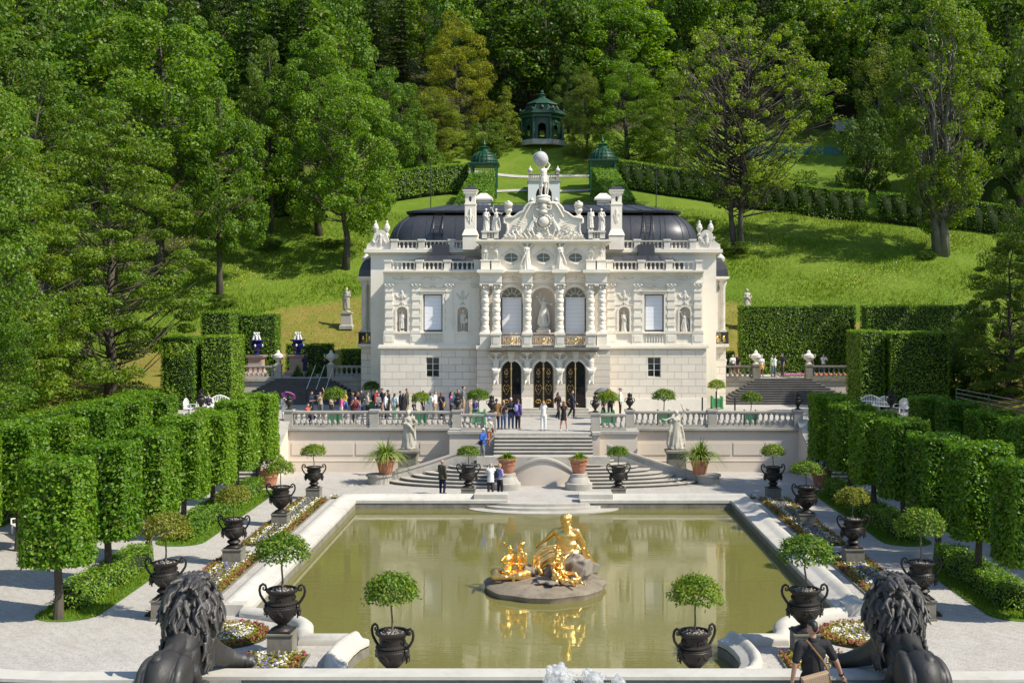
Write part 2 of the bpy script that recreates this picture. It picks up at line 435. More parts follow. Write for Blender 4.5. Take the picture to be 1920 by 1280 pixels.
M['bed_leaf'] = m_leaf('bedding_leaves', [(.05,.08,.01), (.10,.12,.015), (.17,.15,.03)], .3, .6, 3)
def m_water():
    t = NT('pool_water'); co = t.coord()
    mp = t.n('Mapping'); mp.inputs['Scale'].default_value = (.45, 2.3, 1); t.l(co, mp.inputs['Vector'])
    h = t.math('ADD', t.noise(1.3, 3, .5, mp.outputs[0], .3), t.math('MULTIPLY', t.noise(4.5, 2, .5, mp.outputs[0]), .4))
    nr = t.bump(h, .05, .05)
    fr = t.n('Fresnel'); fr.inputs['IOR'].default_value = 1.7; t.l(nr, fr.inputs['Normal'])
    gl = t.n('BsdfGlossy'); gl.inputs['Roughness'].default_value = .005; t.l(nr, gl.inputs['Normal'])
    tp = t.n('BsdfTransparent'); tp.inputs['Color'].default_value = (.78,.75,.42,1)
    df = t.n('BsdfDiffuse'); df.inputs['Color'].default_value = (.41,.38,.12,1)
    m1 = t.n('MixShader'); m1.inputs[0].default_value = .42
    t.l(tp.outputs[0], m1.inputs[1]); t.l(df.outputs[0], m1.inputs[2])
    mx = t.n('MixShader'); t.l(fr.outputs[0], mx.inputs[0]); t.l(m1.outputs[0], mx.inputs[1]); t.l(gl.outputs[0], mx.inputs[2])
    return t.done(mx)
M['water'] = m_water()
def m_poolfloor():
    t = NT('algae_pool_floor'); co = t.coord()
    c = t.mix(t.noise(.35, 6, .65, co, .8), (.46,.41,.18), (.32,.32,.10))
    c = t.mix(t.ramp(t.noise(.55, 5, .6, co), [(.56, 0), (.72, .8)]), c, (.18,.20,.06))
    return t.done(t.bsdf(c, .9))
M['pool_floor'] = m_poolfloor()
def m_foam():
    t = NT('foaming_water'); co = t.coord()
    nr = t.bump(t.noise(14, 5, .7, co), .8, .03)
    b = t.bsdf((.88,.91,.95), .12, 0, nr)
    b.inputs['Transmission Weight'].default_value = .65; b.inputs['IOR'].default_value = 1.3
    tp = t.n('BsdfTransparent'); mx = t.n('MixShader'); t.l(t.ramp(t.noise(9, 4, .6, co), [(.4, .1), (.65, .75)]), mx.inputs[0]); t.l(b.outputs[0], mx.inputs[1]); t.l(tp.outputs[0], mx.inputs[2])
    return t.done(mx)
M['foam'] = m_foam()

# ------------------------------------------------------------------ foliage cards
def leaf_arrays(P, N, size, aspect=.62, r=None, tang=None):
    """rhombus leaves at points P facing N; returns verts (4n,3)"""
    r = r or rng
    n = len(P)
    N = N/np.maximum(np.linalg.norm(N, axis=1, keepdims=True), 1e-9)
    A = r.normal(size=(n, 3)) if tang is None else tang
    T = A-(A*N).sum(1, keepdims=True)*N
    T /= np.maximum(np.linalg.norm(T, axis=1, keepdims=True), 1e-9)
    B = np.cross(N, T)
    s = (size*r.uniform(.65, 1.3, n))[:, None] if np.isscalar(size) else size[:, None]
    T = T*s*.5; B = B*s*.5*aspect
    V = np.empty((n, 4, 3)); V[:, 0] = P-T; V[:, 1] = P+B-T*.1+N*s*.06; V[:, 2] = P+T; V[:, 3] = P-B-T*.1+N*s*.06
    return V.reshape(-1, 3)
def leaf_mesh(name, V, mats, extra=None, smooth=False, midx=None):
    """quads from V plus an optional MB of solid geometry that uses material slot 1"""
    nv = len(V); nq = nv//4
    ev = np.array(extra.v, dtype=np.float32).reshape(-1, 3) if extra and extra.v else np.zeros((0, 3), np.float32)
    ef = extra.f if extra else []
    loops = np.concatenate([np.arange(nv, dtype=np.int32)]+[np.array(f, dtype=np.int32)+nv for f in ef]) if ef else np.arange(nv, dtype=np.int32)
    tot = np.concatenate([np.full(nq, 4, np.int32), np.array([len(f) for f in ef], dtype=np.int32)]) if ef else np.full(nq, 4, np.int32)
    start = np.concatenate([[0], np.cumsum(tot)[:-1]]).astype(np.int32)
    me = bpy.data.meshes.new(name)
    me.vertices.add(nv+len(ev)); me.vertices.foreach_set('co', np.concatenate([V.astype(np.float32), ev]).ravel())
    me.loops.add(len(loops)); me.loops.foreach_set('vertex_index', loops)
    me.polygons.add(len(tot)); me.polygons.foreach_set('loop_start', start); me.polygons.foreach_set('loop_total', tot)
    for m in mats: me.materials.append(m)
    mi = np.zeros(len(tot), np.int32)
    if midx is not None: mi[:nq] = midx
    if ef: mi[nq:] = len(mats)-1
    me.polygons.foreach_set('material_index', mi)
    me.update(calc_edges=True); me.validate()
    return me
def sphere_dirs(n, r=None):
    d = (r or rng).normal(size=(n, 3)); return d/np.linalg.norm(d, axis=1, keepdims=True)
def clump_leaves(C, rad, per, leaf, flat=.7, upb=.35, r=None):
    """C (k,3) clump centres, rad (k,) -> leaf quads spread in each clump's shell"""
    r = r or rng
    k = len(C); n = k*per
    d = sphere_dirs(n, r); q = r.uniform(.35, 1, n)**.45
    rr = np.repeat(rad, per)*q
    P = np.repeat(C, per, axis=0)+d*rr[:, None]*np.array([1, 1, flat])
    N = d*.7+np.array([0, 0, upb])+r.normal(size=(n, 3))*.45
    return leaf_arrays(P, N, leaf, r=r)
def vnoise(P, sc, seed=0.0):
    Q = np.asarray(P, float)*sc; I = np.floor(Q); F = Q-I; F = F*F*(3-2*F)
    def h(a, b, c):
        s = np.sin((I[:, 0]+a)*127.1+(I[:, 1]+b)*311.7+(I[:, 2]+c)*74.7+seed*17.3)*43758.5453; return s-np.floor(s)
    L = lambda a, b, t: a+(b-a)*t
    return L(L(L(h(0,0,0), h(1,0,0), F[:, 0]), L(h(0,1,0), h(1,1,0), F[:, 0]), F[:, 1]), L(L(h(0,0,1), h(1,0,1), F[:, 0]), L(h(0,1,1), h(1,1,1), F[:, 0]), F[:, 1]), F[:, 2])
def box_leaves(x0, x1, y0, y1, z0, z1, dens, leaf, depth=.1, bottom=False, rough=.06, r=None):
    """leaves over the faces of a clipped box"""
    r = r or rng
    sx, sy, sz = x1-x0, y1-y0, z1-z0
    Ps, Ns = [], []
    faces = [((1,0,0), sy*sz), ((-1,0,0), sy*sz), ((0,1,0), sx*sz), ((0,-1,0), sx*sz), ((0,0,1), sx*sy)]
    if bottom: faces.append(((0,0,-1), sx*sy))
    for nrm, area in faces:
        n = int(area*dens)
        if n < 1: continue
        U = r.uniform(size=(n, 3)); P = np.array([x0, y0, z0])+U*np.array([sx, sy, sz])
        ax = [i for i in range(3) if nrm[i]][0]; sg = nrm[ax]
        base = (np.array([x1, y1, z1]) if sg > 0 else np.array([x0, y0, z0]))[ax]
        u, v = P[:, (ax+1) % 3], P[:, (ax+2) % 3]
        P[:, ax] = base-sg*np.abs(r.normal(size=n))*depth+sg*rough*1.3*(vnoise(P, .8, ax+sg)*1.6-.8+vnoise(P, 2.6, ax+sg+5)*1.8-.9)
        Ps.append(P); Ns.append(np.array(nrm)*.7+np.array([0, 0, .45])+r.normal(size=(n, 3))*.5)
    P = np.concatenate(Ps); N = np.concatenate(Ns)
    # round the edges of the clipped block a little
    return leaf_arrays(P, N, leaf, r=r)
def variants(o, mat):
    """another material on a copy that shares its mesh"""
    o.material_slots[0].link = 'OBJECT'; o.material_slots[0].material = mat
EXPO = 0.5
# ================================================================== terrain
def sst(a, b, x):
    t = np.clip((x-a)/(b-a), 0, 1); return t*t*(3-2*t)
def hill(x, y):
    x = np.asarray(x, float); y = np.asarray(y, float)
    ax = np.abs(x)
    d = np.maximum(y-93.5, 0)
    hy = 4.2+.45*(np.sqrt(d*d+9)-3)+.00045*np.maximum(ax-30, 0)**2*sst(95, 140, y)
    hs = .34*np.maximum(ax-24, 0)
    t = sst(66, 92, y)
    h = hs*(1-t)+np.maximum(hy, np.minimum(hs, 12))*t
    h = np.where(y > 92, np.maximum(hy, hs*(1-sst(92, 130, y))), h)
    # cascade dip with the little arched grotto, mound and level path under the temple
    dip = sst(100, 112, y)*(1-sst(137.6, 138.2, y))
    h = h-3.6*dip*np.exp(-(x/4.2)**2)
    h = h+1.3*np.exp(-((x-1)/9)**2-((y-157)/6)**2)-.6*np.exp(-((y-147)/3)**2)*np.exp(-(x/16)**2)
    # gentle unevenness of the meadow
    am = sst(98, 112, y)
    h = h+am*(.45*np.sin(x*.13+y*.05)*np.sin(y*.11-x*.04)+.12*np.sin(x*.5)*np.sin(y*.43+1))
    ins = (ax < 26) & (y < 87.1)
    return np.where(ins, -1.6, h)
def hz(x, y): return float(hill(x, y))
xs = np.unique(np.concatenate([np.linspace(-420, -70, 22), np.linspace(-70, 70, 113), np.linspace(70, 420, 22), [-25.95, -26.05, 25.95, 26.05]]))
ys = np.unique(np.concatenate([np.linspace(-60, 80, 36), [87.05, 87.15, 93.5], np.linspace(82, 170, 89), np.linspace(172, 460, 50)]))
XX, YY = np.meshgrid(xs, ys); ZZ = hill(XX, YY)
mb = MB(); mb.v = list(zip(XX.ravel().tolist(), YY.ravel().tolist(), ZZ.ravel().tolist()))
nx = len(xs)
mb.f = [(j*nx+i, j*nx+i+1, (j+1)*nx+i+1, (j+1)*nx+i) for j in range(len(ys)-1) for i in range(nx-1)]
mb.m = [0]*len(mb.f)
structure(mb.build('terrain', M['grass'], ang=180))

# ------------------------------------------------------------------ pool outline (water edge), clockwise from the far right gap
def arc(cx, cy, rx, ry, a0, a1, n=10): return [(cx+rx*math.cos(R(a0+(a1-a0)*i/n)), cy+ry*math.sin(R(a0+(a1-a0)*i/n))) for i in range(n+1)]
half = [(1.8, 56.0), (9.2, 56.0), (9.2, 35.7), (8.35, 35.35)] + arc(8.3, 33.2, 1.55, 1.95, 100, 180, 8)[1:] + \
       [(6.6, 32.75), (5.5, 32.75)] + [(4.93, 32.3)] + [(5.12, 31.85), (5.22, 31.3), (5.26, 30.7), (5.2, 30.1), (5.02, 29.6), (4.6, 29.2)]
left = [(-x, y) for x, y in reversed(half)]
PATH = half+left                      # open path, far right -> near -> far left
def offset(path, d, closed=False):
    out = []; n = len(path)
    for i in range(n):
        p = Vector(path[i]); a = Vector(path[(i-1) % n]) if (closed or i > 0) else None; b = Vector(path[(i+1) % n]) if (closed or i < n-1) else None
        t1 = (p-a).normalized() if a is not None else None; t2 = (b-p).normalized() if b is not None else None
        if t1 is None: t1 = t2
        if t2 is None: t2 = t1
        n1 = Vector((-t1.y, t1.x)); n2 = Vector((-t2.y, t2.x)); m = (n1+n2)
        if m.length < 1e-5: m = n1
        m.normalize(); k = 1/max(m.dot(n1), .45)
        out.append(tuple(p+m*d*k))
    return out
def sweep(mb, path, prof, closed=False):
    rows = [offset(path, o, closed) for o, z in prof]
    n = len(path); k = len(prof)
    vs = [(rows[j][i][0], rows[j][i][1], prof[j][1]) for i in range(n) for j in range(k)]
    fs = []
    for i in range(n if closed else n-1):
        for j in range(k-1):
            a = i*k+j; b = ((i+1) % n)*k+j
            fs.append((a, a+1, b+1, b))
    return mb.add(vs, fs)
WATER = -.28
# ground sheet of the water parterre with the pool cut out, ends under the coping
hole = offset(PATH, .3)
structure(MB().poly([(-27, 17.7), (27, 17.7), (27, 67.2), (-27, 67.2)], 0, [hole]).build('ground', M['gravel'], smooth=False))
structure(MB().poly(offset(PATH, .1), WATER).build('water', M['water'], smooth=False))
mb = MB().poly(offset(PATH, .2), -.85)
structure(mb.build('pool_floor', M['pool_floor'], smooth=False))
mb = MB().box(-.025, .025, 29.2, 56, -.85, -.836)
for yy in (32.6, 35.4, 43.5, 50): mb.box(-9.2, 9.2, yy-.025, yy+.025, -.85, -.838)
structure(mb.build('pool_floor_seams', M['stone_dark'], smooth=False))
pool = thing('pool_basin', 'large rectangular stone-rimmed garden pool with scrolled near corners', 'pool')
WIDE = [(-.02, -.9), (-.02, -.02)]
COP = [(-.05, .0), (-.05, .14), (.0, .17), (.30, .19), (.40, .24), (.50, .32), (.62, .36), (.76, .35), (.86, .28), (.9, .18), (.9, -.05)]
NAR = [(-.05, .0), (-.05, .14), (.02, .2), (.14, .27), (.27, .28), (.38, .22), (.44, .12), (.44, -.05)]
mb = MB(); sweep(mb, PATH, WIDE); mb.build('pool_wall', M['stone_dark'], pool, smooth=False)
def seg(a, b): return PATH[a:b]
iA = 3; iB = len(half)-8             # index where the near scroll begins
nL = len(PATH)
mb = MB()
def capped(path, prof):
    sweep(mb, path, prof)
    for e in (0, len(path)-1):
        rows = [offset(path, o)[e] for o, z in prof]
        f = list(range(len(prof)))
        mb.add([(r[0], r[1], p[1]) for r, p in zip(rows, prof)], [tuple(f if e == 0 else reversed(f))])
capped(PATH[:iA], COP); capped([(-x, y) for x, y in reversed(PATH[:iA])], COP)
capped(PATH[iA-1:iA+9+2], NAR); capped([(-x, y) for x, y in reversed(PATH[iA-1:iA+9+2])], NAR)
capped(PATH[iA+9+2:len(half)], [(o*.62, z+.02) for o, z in COP]); capped([(-x, y) for x, y in reversed(PATH[iA+9+2:len(half)])], [(o*.62, z+.02) for o, z in COP])
for s in (1, -1):
    mb.box(min(s*9.3, s*10.15), max(s*9.3, s*10.15), 35.5, 36.0, .0, .33)
mb.build('coping', M['coping'], pool, ang=50)
mb = MB().box(-4.6, 4.6, 28.6, 29.25, -.9, .26); mb.build('near_kerb', M['coping'], pool)
for s in (1, -1):
    m_ = MB().box(1.75, 3.4, 56.05, 56.95, -.3, .40) if s > 0 else MB().box(-3.4, -1.75, 56.05, 56.95, -.3, .40)
    m_.build('end_block', M['coping'], pool)
for k, (rx, ry, z) in enumerate([(3.7, 1.75, -.24), (2.85, 1.1, -.12), (2.45, .6, .015)]):
    MB().prism([(-rx, 56.4)]+arc(0, 56.2, rx, ry, 180, 360, 24)+[(rx, 56.4)], -.9, z).build('pool_step', M['step'], pool, ang=30)

# ------------------------------------------------------------------ near terrace under the photographer
structure(MB().box(-40, 40, -40, 17.45, 2.6, 3.1).build('near_terrace_ground', M['gravel'], smooth=False))
pth = [(9.6, 17.5), (6.9, 17.36), (5.9, 17.36), (5.4, 17.5), (-5.4, 17.5), (-5.9, 17.36), (-7.4, 17.33), (-8.2, 17.42), (-9.0, 17.6), (-10.0, 18.0)]
par = thing('terrace_parapet', 'low granite parapet with pale coping across the front of the near terrace', 'parapet')
mb = MB(); sweep(mb, [(x, y) for x, y in pth], [(0, -.0), (0, 3.74), (-.0, 3.74)]); 
o1 = offset(pth, .0); o2 = offset(pth, -.34)
def strip_wall(mb, a, b, z0, z1):
    n = len(a); vs = [(p[0], p[1], z) for p in a for z in (z0, z1)]+[(p[0], p[1], z) for p in b for z in (z0, z1)]
    fs = []
    for i in range(n-1):
        fs += [(2*i, 2*i+2, 2*i+3, 2*i+1), (2*n+2*i, 2*n+2*i+1, 2*n+2*i+3, 2*n+2*i+2), (2*i+1, 2*i+3, 2*n+2*i+3, 2*n+2*i+1)]
    return mb.add(vs, fs)
mb = MB(); strip_wall(mb, offset(pth, .02), offset(pth, -.3), 0, 3.85); mb.build('wall', M['granite'], par, smooth=False)
mb = MB(); strip_wall(mb, offset(pth, .05), offset(pth, -.36), 3.85, 3.90); mb.build('coping', M['coping'], par, smooth=False)

# ------------------------------------------------------------------ upper terrace (palace court), its wall, stairs and balustrades
ZT, ZU = 2.5, 4.2
structure(MB().prism([(-2.72, 64.3), (2.72, 64.3), (2.72, 65.05), (5.3, 65.05), (5.3, 67), (14.9, 67), (18.3, 67), (26, 67), (26, 87), (-26, 87), (-26, 67), (-5.3, 67), (-5.3, 65.05), (-2.72, 65.05)], .0, ZT).build('upper_terrace', M['gravel'], smooth=False))
for s, w in ((-1, 'left'), (1, 'right')):
    t = thing('terrace_wall', 'cream panelled retaining wall %s the pool garden, %s of the stairs' % ('behind', w), 'wall')
    X = lambda a, b: (min(s*a, s*b), max(s*a, s*b))
    mb = MB(); mb.box(*X(5.0, 15.0), 66.75, 66.98, 0, 2.42); mb.build('wall', M['terrace_wall'], t, smooth=False)
    mb = MB(); mb.box(*X(4.95, 14.98), 66.68, 66.75, 0, .62)
    mb.box(*X(4.95, 14.98), 66.66, 66.75, .60, .68)
    mb.build('base_course', M['terrace_wall'], t, smooth=False)
    mb = MB()
    for k in range(5):
        a = 5.45+k*1.87; mb.box(*X(a, a+1.72), 66.715, 66.75, .98, 1.68)
    mb.build('panel', M['terrace_wall'], t, smooth=False)
    mb = MB(); mb.box(*X(5.0, 15.05), 66.55, 67.35, 2.42, 2.56); mb.box(*X(5.0, 15.02), 66.62, 66.75, 2.33, 2.42)
    mb.build('cornice', M['stone'], t, smooth=False)
    b = thing('stair_pier', 'cream masonry pier beside the central stairs, %s one' % w, 'pier')
    mb = MB(); mb.box(*X(2.74, 5.32), 64.9, 66.66, 0, 2.4); mb.box(*X(2.74, 3.15), 64.2, 64.9, 0, 2.4); mb.build('wall', M['terrace_wall'], b, smooth=False)
    mb = MB(); mb.box(*X(2.73, 5.42), 64.8, 66.66, 2.4, 2.55); mb.box(*X(2.73, 3.2), 64.1, 64.8, 2.4, 2.55)
    mb.build('cornice', M['stone'], b, smooth=False); MB().box(*X(2.73, 5.38), 64.84, 66.66, 0, .5).build('base_course', M['stone'], b, smooth=False)
    # flank stair down to the linden walk
    st = thing('flank_stair', 'stone stair rising beside the %s lindens to the palace court' % w, 'stairs')
    n = 14
    for k in range(n):
        y0 = 62.3+k*.335; mb = MB(); z = ZT*(k+1)/(n+1)
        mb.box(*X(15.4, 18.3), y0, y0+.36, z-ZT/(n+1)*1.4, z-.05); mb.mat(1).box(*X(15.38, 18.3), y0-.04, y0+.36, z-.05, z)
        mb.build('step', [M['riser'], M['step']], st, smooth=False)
    for xx in ((14.85, 15.35), (18.3, 18.7)):
        mb = MB(); a, c = X(*xx)
        v = [(a, 61.6, 0), (c, 61.6, 0), (c, 67.0, 0), (a, 67.0, 0), (a, 61.6, .45), (c, 61.6, .45), (c, 67.0, 2.9), (a, 67.0, 2.9)]
        mb.add(v, [(0,1,5,4), (1,2,6,5), (2,3,7,6), (3,0,4,7), (4,5,6,7)])
        mb.build('side_wall', M['terrace_wall'], st, smooth=False)
    for xx in ((14.78, 15.42), (18.24, 18.76)):
        mb = MB(); a, c = X(*xx)
        v = [(a, 61.5, .42), (c, 61.5, .42), (c, 67.0, 2.92), (a, 67.0, 2.92), (a, 61.5, .56), (c, 61.5, .56), (c, 67.0, 3.05), (a, 67.0, 3.05)]
        mb.add(v, [(0,1,5,4), (1,2,6,5), (2,3,7,6), (3,0,4,7), (4,5,6,7), (3,2,1,0)])
        mb.build('sloping_coping', M['stone'], st, smooth=False)
    w2 = tag(MB().box(*X(18.7, 26), 66.8, 67.0, 0, 2.55).build('terrace_wall', M['terrace_wall'], smooth=False), 'plain cream retaining wall beyond the %s flank stair' % w, 'wall')
# central flight
cs = thing('central_stair', 'wide central stone stairs between pool and palace court', 'stairs')
for k in range(6):
    z = ZT-(k+1)*.167; y1 = 64.34-k*.31
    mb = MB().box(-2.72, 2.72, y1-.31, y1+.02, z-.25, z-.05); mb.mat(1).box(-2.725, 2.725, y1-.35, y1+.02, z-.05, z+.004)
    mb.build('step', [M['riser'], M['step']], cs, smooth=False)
MB().box(-3.6, 3.6, 61.9, 62.5, 0, 1.49).box(-2.0, 2.0, 62.5, 64.3, 0, 1.45).build('landing', M['step'], cs, smooth=False)
for s in (-1, 1):
    for k in range(9):
        rx, ry = 1.45+.66*(8-k), .55+.235*(8-k); z = 1.49*(k+1)/9.6
        a = arc(0, 0, rx, ry, 270, 180, 22)
        loop = [(-1.75, 62.75)]+[(-1.75+px, 62.75+py) for px, py in a]
        a2 = arc(0, 0, rx-.06, ry-.05, 270, 180, 22)
        l2 = [(-1.75, 62.75)]+[(-1.75+px, 62.75+py) for px, py in a2]
        if s > 0: loop = [(-x, y) for x, y in loop]; l2 = [(-x, y) for x, y in l2]
        else: loop = loop[::-1]; l2 = l2[::-1]
        if s > 0: pass
        # make counter-clockwise
        def ccw(l): return l if sum(l[i][0]*l[(i+1) % len(l)][1]-l[(i+1) % len(l)][0]*l[i][1] for i in range(len(l))) > 0 else l[::-1]
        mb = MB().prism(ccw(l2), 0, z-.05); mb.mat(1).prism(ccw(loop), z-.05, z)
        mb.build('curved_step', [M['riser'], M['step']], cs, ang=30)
    # ramping kerb behind the curved steps
    mb = MB(); n = 16; prev = None; vs = []; fs = []
    for i in range(n+1):
        q = i/n; x = s*(8.9-5.4*q); y = 62.5+.55*math.sin(q*PI*.5)+.25*q; z = .38+1.55*q**1.25
        o = len(vs); vs += [(x, y-.17, 0), (x, y-.17, z), (x, y-.22, z), (x, y-.22, z+.10), (x, y+.22, z+.10), (x, y+.22, z), (x, y+.17, z), (x, y+.17, 0)]
        if i: 
            for j in range(7): fs.append((o-8+j, o+j, o+j+1, o-8+j+1) if s > 0 else (o-8+j, o-8+j+1, o+j+1, o+j))
    mb.add(vs, fs+[(0, 1, 2, 3, 4, 5, 6, 7)]); mb.lathe([(.62, 0), (.62, .38), (.7, .40), (.7, .5), (0, .5)], (s*8.95, 62.35, 0), 20)
    mb.build('ramp_kerb', M['stone'], cs, ang=40)
# low curved wall in front of the landing
gw = thing('grotto_wall', 'low cream wall with a curved stone top between the two terracotta pots', 'wall')
mb = MB(); n = 24; vs = []; fs = []; ct = []
for i in range(n+1):
    q = -1+2*i/n; x = 1.72*q; y = 61.35+.25*q*q; z = .62+.76*math.cos(q*PI/2)**1.0
    vs += [(x, y, 0), (x, y, z)]; ct.append((x, y-.02, z+.05))
    if i: fs.append((2*i-2, 2*i, 2*i+1, 2*i-1))
mb.add(vs, fs); mb.build('wall', M['terrace_wall'], gw)
mb = MB(); sec = []
for x, y, z in ct: sec.append([(x, y-.06, z-.06), (x, y-.06, z+.05), (x, y+.9, z+.05), (x, y+.9, z-.06)])
for i in range(len(sec)-1):
    mb.add(sec[i]+sec[i+1], [(0, 4, 5, 1), (1, 5, 6, 2), (2, 6, 7, 3)])
mb.build('coping', M['stone'], gw, ang=40)

# ------------------------------------------------------------------ balustrades
def baluster_mesh(h, r, mat, name):
    mb = MB(); mb.square([(r*.95, 0), (r*.95, .1*h)], (0, 0, 0))
    mb.lathe([(r*.7, .1*h), (r*.95, .17*h), (r*1.0, .3*h), (r*.72, .47*h), (r*.40, .62*h), (r*.42, .68*h), (r*.66, .72*h), (r*.62, .76*h), (r*.42, .8*h), (r*.62, .9*h)], (0, 0, 0), 10)
    mb.square([(r*.9, .9*h), (r*.9, h)], (0, 0, 0)); return mb.mesh(name, mat)
BAL = {}
def balustrade(label, p0, p1, z, pil, n, mat, h=.95, cat='balustrade', parent=None, name='balustrade', pw=.5, wd=.34, r=.115, balname='baluster', bury=0):
    """rail on lathe-turned balusters between square pillars; pil = positions 0..1 of the pillars along p0-p1"""
    p0, p1 = Vector((p0[0], p0[1], 0)), Vector((p1[0], p1[1], 0)); d = p1-p0; L = d.length; a = math.atan2(d.y, d.x)
    t = thing(name, label, cat, (p0.x, p0.y, z), a) if parent is None else put(name, None, parent, (p0.x, p0.y, z), a)
    lo, hi = .13*h, .16*h; bh = h-lo-hi
    key = (round(bh, 3), r, mat)
    if key not in BAL: BAL[key] = baluster_mesh(bh, r, M[mat], 'baluster')
    MB().box(0, L, -wd/2, wd/2, -bury, lo).build('base_rail', M[mat], t, smooth=False)
    mb = MB().box(0, L, -wd/2-.03, wd/2+.03, h-hi+.05, h); mb.box(0, L, -wd/2+.03, wd/2-.03, h-hi, h-hi+.05); mb.build('hand_rail', M[mat], t, smooth=False)
    for f in pil:
        x = f*L; mb = MB().box(x-pw/2, x+pw/2, -pw/2, pw/2, -bury, h-.03); mb.box(x-pw/2-.05, x+pw/2+.05, -pw/2-.05, pw/2+.05, h-.03, h+.09); mb.box(x-pw/2-.03, x+pw/2+.03, -pw/2-.03, pw/2+.03, -bury-.002, .14)
        mb.build('pillar', M[mat], t, smooth=False)
    edges = sorted(pil)
    for e0, e1 in zip(edges[:-1], edges[1:]):
        a0, a1 = e0*L+pw/2, e1*L-pw/2
        k = max(1, round((a1-a0)/n))
        for i in range(k): put(balname, BAL[key], t, (a0+(i+.5)*(a1-a0)/k, 0, lo))
    return t
balustrade('stone balustrade on the terrace wall behind the left pedestal statue', (-14.9, 67), (-5.0, 67), 2.56, [0.004, .51, .996], .33, 'stone', bury=.02)
balustrade('stone balustrade on the terrace wall behind the right pedestal statue', (5.0, 67), (14.9, 67), 2.56, [.004, .49, .996], .33, 'stone', bury=.02)
balustrade('short stone balustrade left of the top of the central stairs', (-4.7, 65.25), (-2.95, 65.25), 2.55, [1.0], .33, 'stone', bury=.02)
balustrade('short stone balustrade right of the top of the central stairs', (2.95, 65.25), (4.7, 65.25), 2.55, [0], .33, 'stone', bury=.02)
for s in (-1, 1):
    for b in [o for o in COL.objects if o.parent is None and o.name.startswith('balustrade') and str(o.get('label', '')).startswith('short') and (o.location.x > 0) == (s > 0)]:
        for i in range(4): put('baluster', BAL[(round(.95*.71, 3), .115, 'stone')], b, (.22+i*.33+(.28 if s > 0 else 0), 0, .13*.95))
# upper side terraces: retaining walls, broad dark stairs, balustrades
for s, w in ((-1, 'left'), (1, 'right')):
    X = lambda a, b: (min(s*a, s*b), max(s*a, s*b))
    t = thing('retaining_wall', 'pale block retaining wall of the side terrace %s of the palace' % w, 'wall')
    for a_, b_ in ((12.0, 16.3), (19.9, 26.5)):
        MB().box(*X(a_, b_), 86.7, 87.1, 2.4, 4.0).build('wall', M['terrace_block'], t, smooth=False)
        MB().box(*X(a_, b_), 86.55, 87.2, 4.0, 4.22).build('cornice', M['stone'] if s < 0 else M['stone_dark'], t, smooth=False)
    st = thing('side_stair', 'broad dark flared stairs %s of the palace' % w, 'stairs')
    n = 11
    for k in range(n):
        q = k/n; y0 = 83.4+k*.31; z = 2.5+1.7*(k+1)/n; a = 13.2+3.1*q; b = 22.9-2.9*q
        mb = MB().box(*X(a, b), y0, 87.15, z-.155, z-.05); mb.box(*X(a-.04, b+.04), y0-.04, 87.15, z-.05, z)
        mb.build('step', M['step_dark'], st, smooth=False)
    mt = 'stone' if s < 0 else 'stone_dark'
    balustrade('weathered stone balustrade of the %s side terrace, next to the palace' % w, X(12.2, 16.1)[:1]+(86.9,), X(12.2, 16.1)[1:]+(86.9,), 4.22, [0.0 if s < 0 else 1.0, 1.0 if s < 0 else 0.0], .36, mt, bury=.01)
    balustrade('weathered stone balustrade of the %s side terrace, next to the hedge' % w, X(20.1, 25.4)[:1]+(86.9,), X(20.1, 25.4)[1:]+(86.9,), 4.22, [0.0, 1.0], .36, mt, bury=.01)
    structure(MB().box(*X(12.5, 24.5), 87.1, 93.4, 4.18, 4.235).build('side_terrace_path', M['gravel'], smooth=False))
# hand rails on the left side stair
t = thing('handrail', 'thin grey metal handrail posts on the left side stair', 'handrail')
for x in (-17.3, -16.6, -15.9):
    MB().tube([(x, 83.7, 2.5), (x, 83.7, 3.6)], .025, 6).build('post', M['iron'], t)
for x in (-17.3, -16.6, -15.9): MB().tube([(x, 83.7, 3.6), (x, 87.0, 5.2)], .022, 6).build('rail', M['white_paint'], t)
# lawn strips under the lindens, flower beds
for s, w in ((-1, 'left'), (1, 'right')):
    for y0, y1, nm in ((34.9, 42.9, 'near'), (45.9, 59.9, 'far')):
        lp = arc(s*14.75, y1-.75, 1.0, .9, 0, 180, 10)+arc(s*14.75, y0+.75, 1.0, .9, 180, 360, 10)
        g = MB().poly(lp, .012).build('lawn', M['lawn'], smooth=False); structure(g)
        n = 3800 if nm == 'near' else 4600
        P = np.column_stack([s*14.75+rng.uniform(-.98, .98, n), rng.uniform(y0+.1, y1-.1, n), np.full(n, .05)])
        k = np.abs(P[:, 0]-s*14.75) < np.sqrt(np.clip(1-(np.clip(np.maximum(y0+.75-P[:, 1], P[:, 1]-y1+.75), 0, .9)/.9)**2, 0, 1))
        P = P[k]; Nn = rng.normal(size=(len(P), 3)); Nn[:, 2] *= .25
        V = leaf_arrays(P, Nn, .14, .18, tang=np.tile([0, 0, 1.], (len(P), 1))+rng.normal(size=(len(P), 3))*.3)
        tag(put('grass', leaf_mesh('grass', V, [M['blade']])), 'short grass at the foot of the %s low hedge on the %s' % (nm, w), 'grass', kind='stuff')
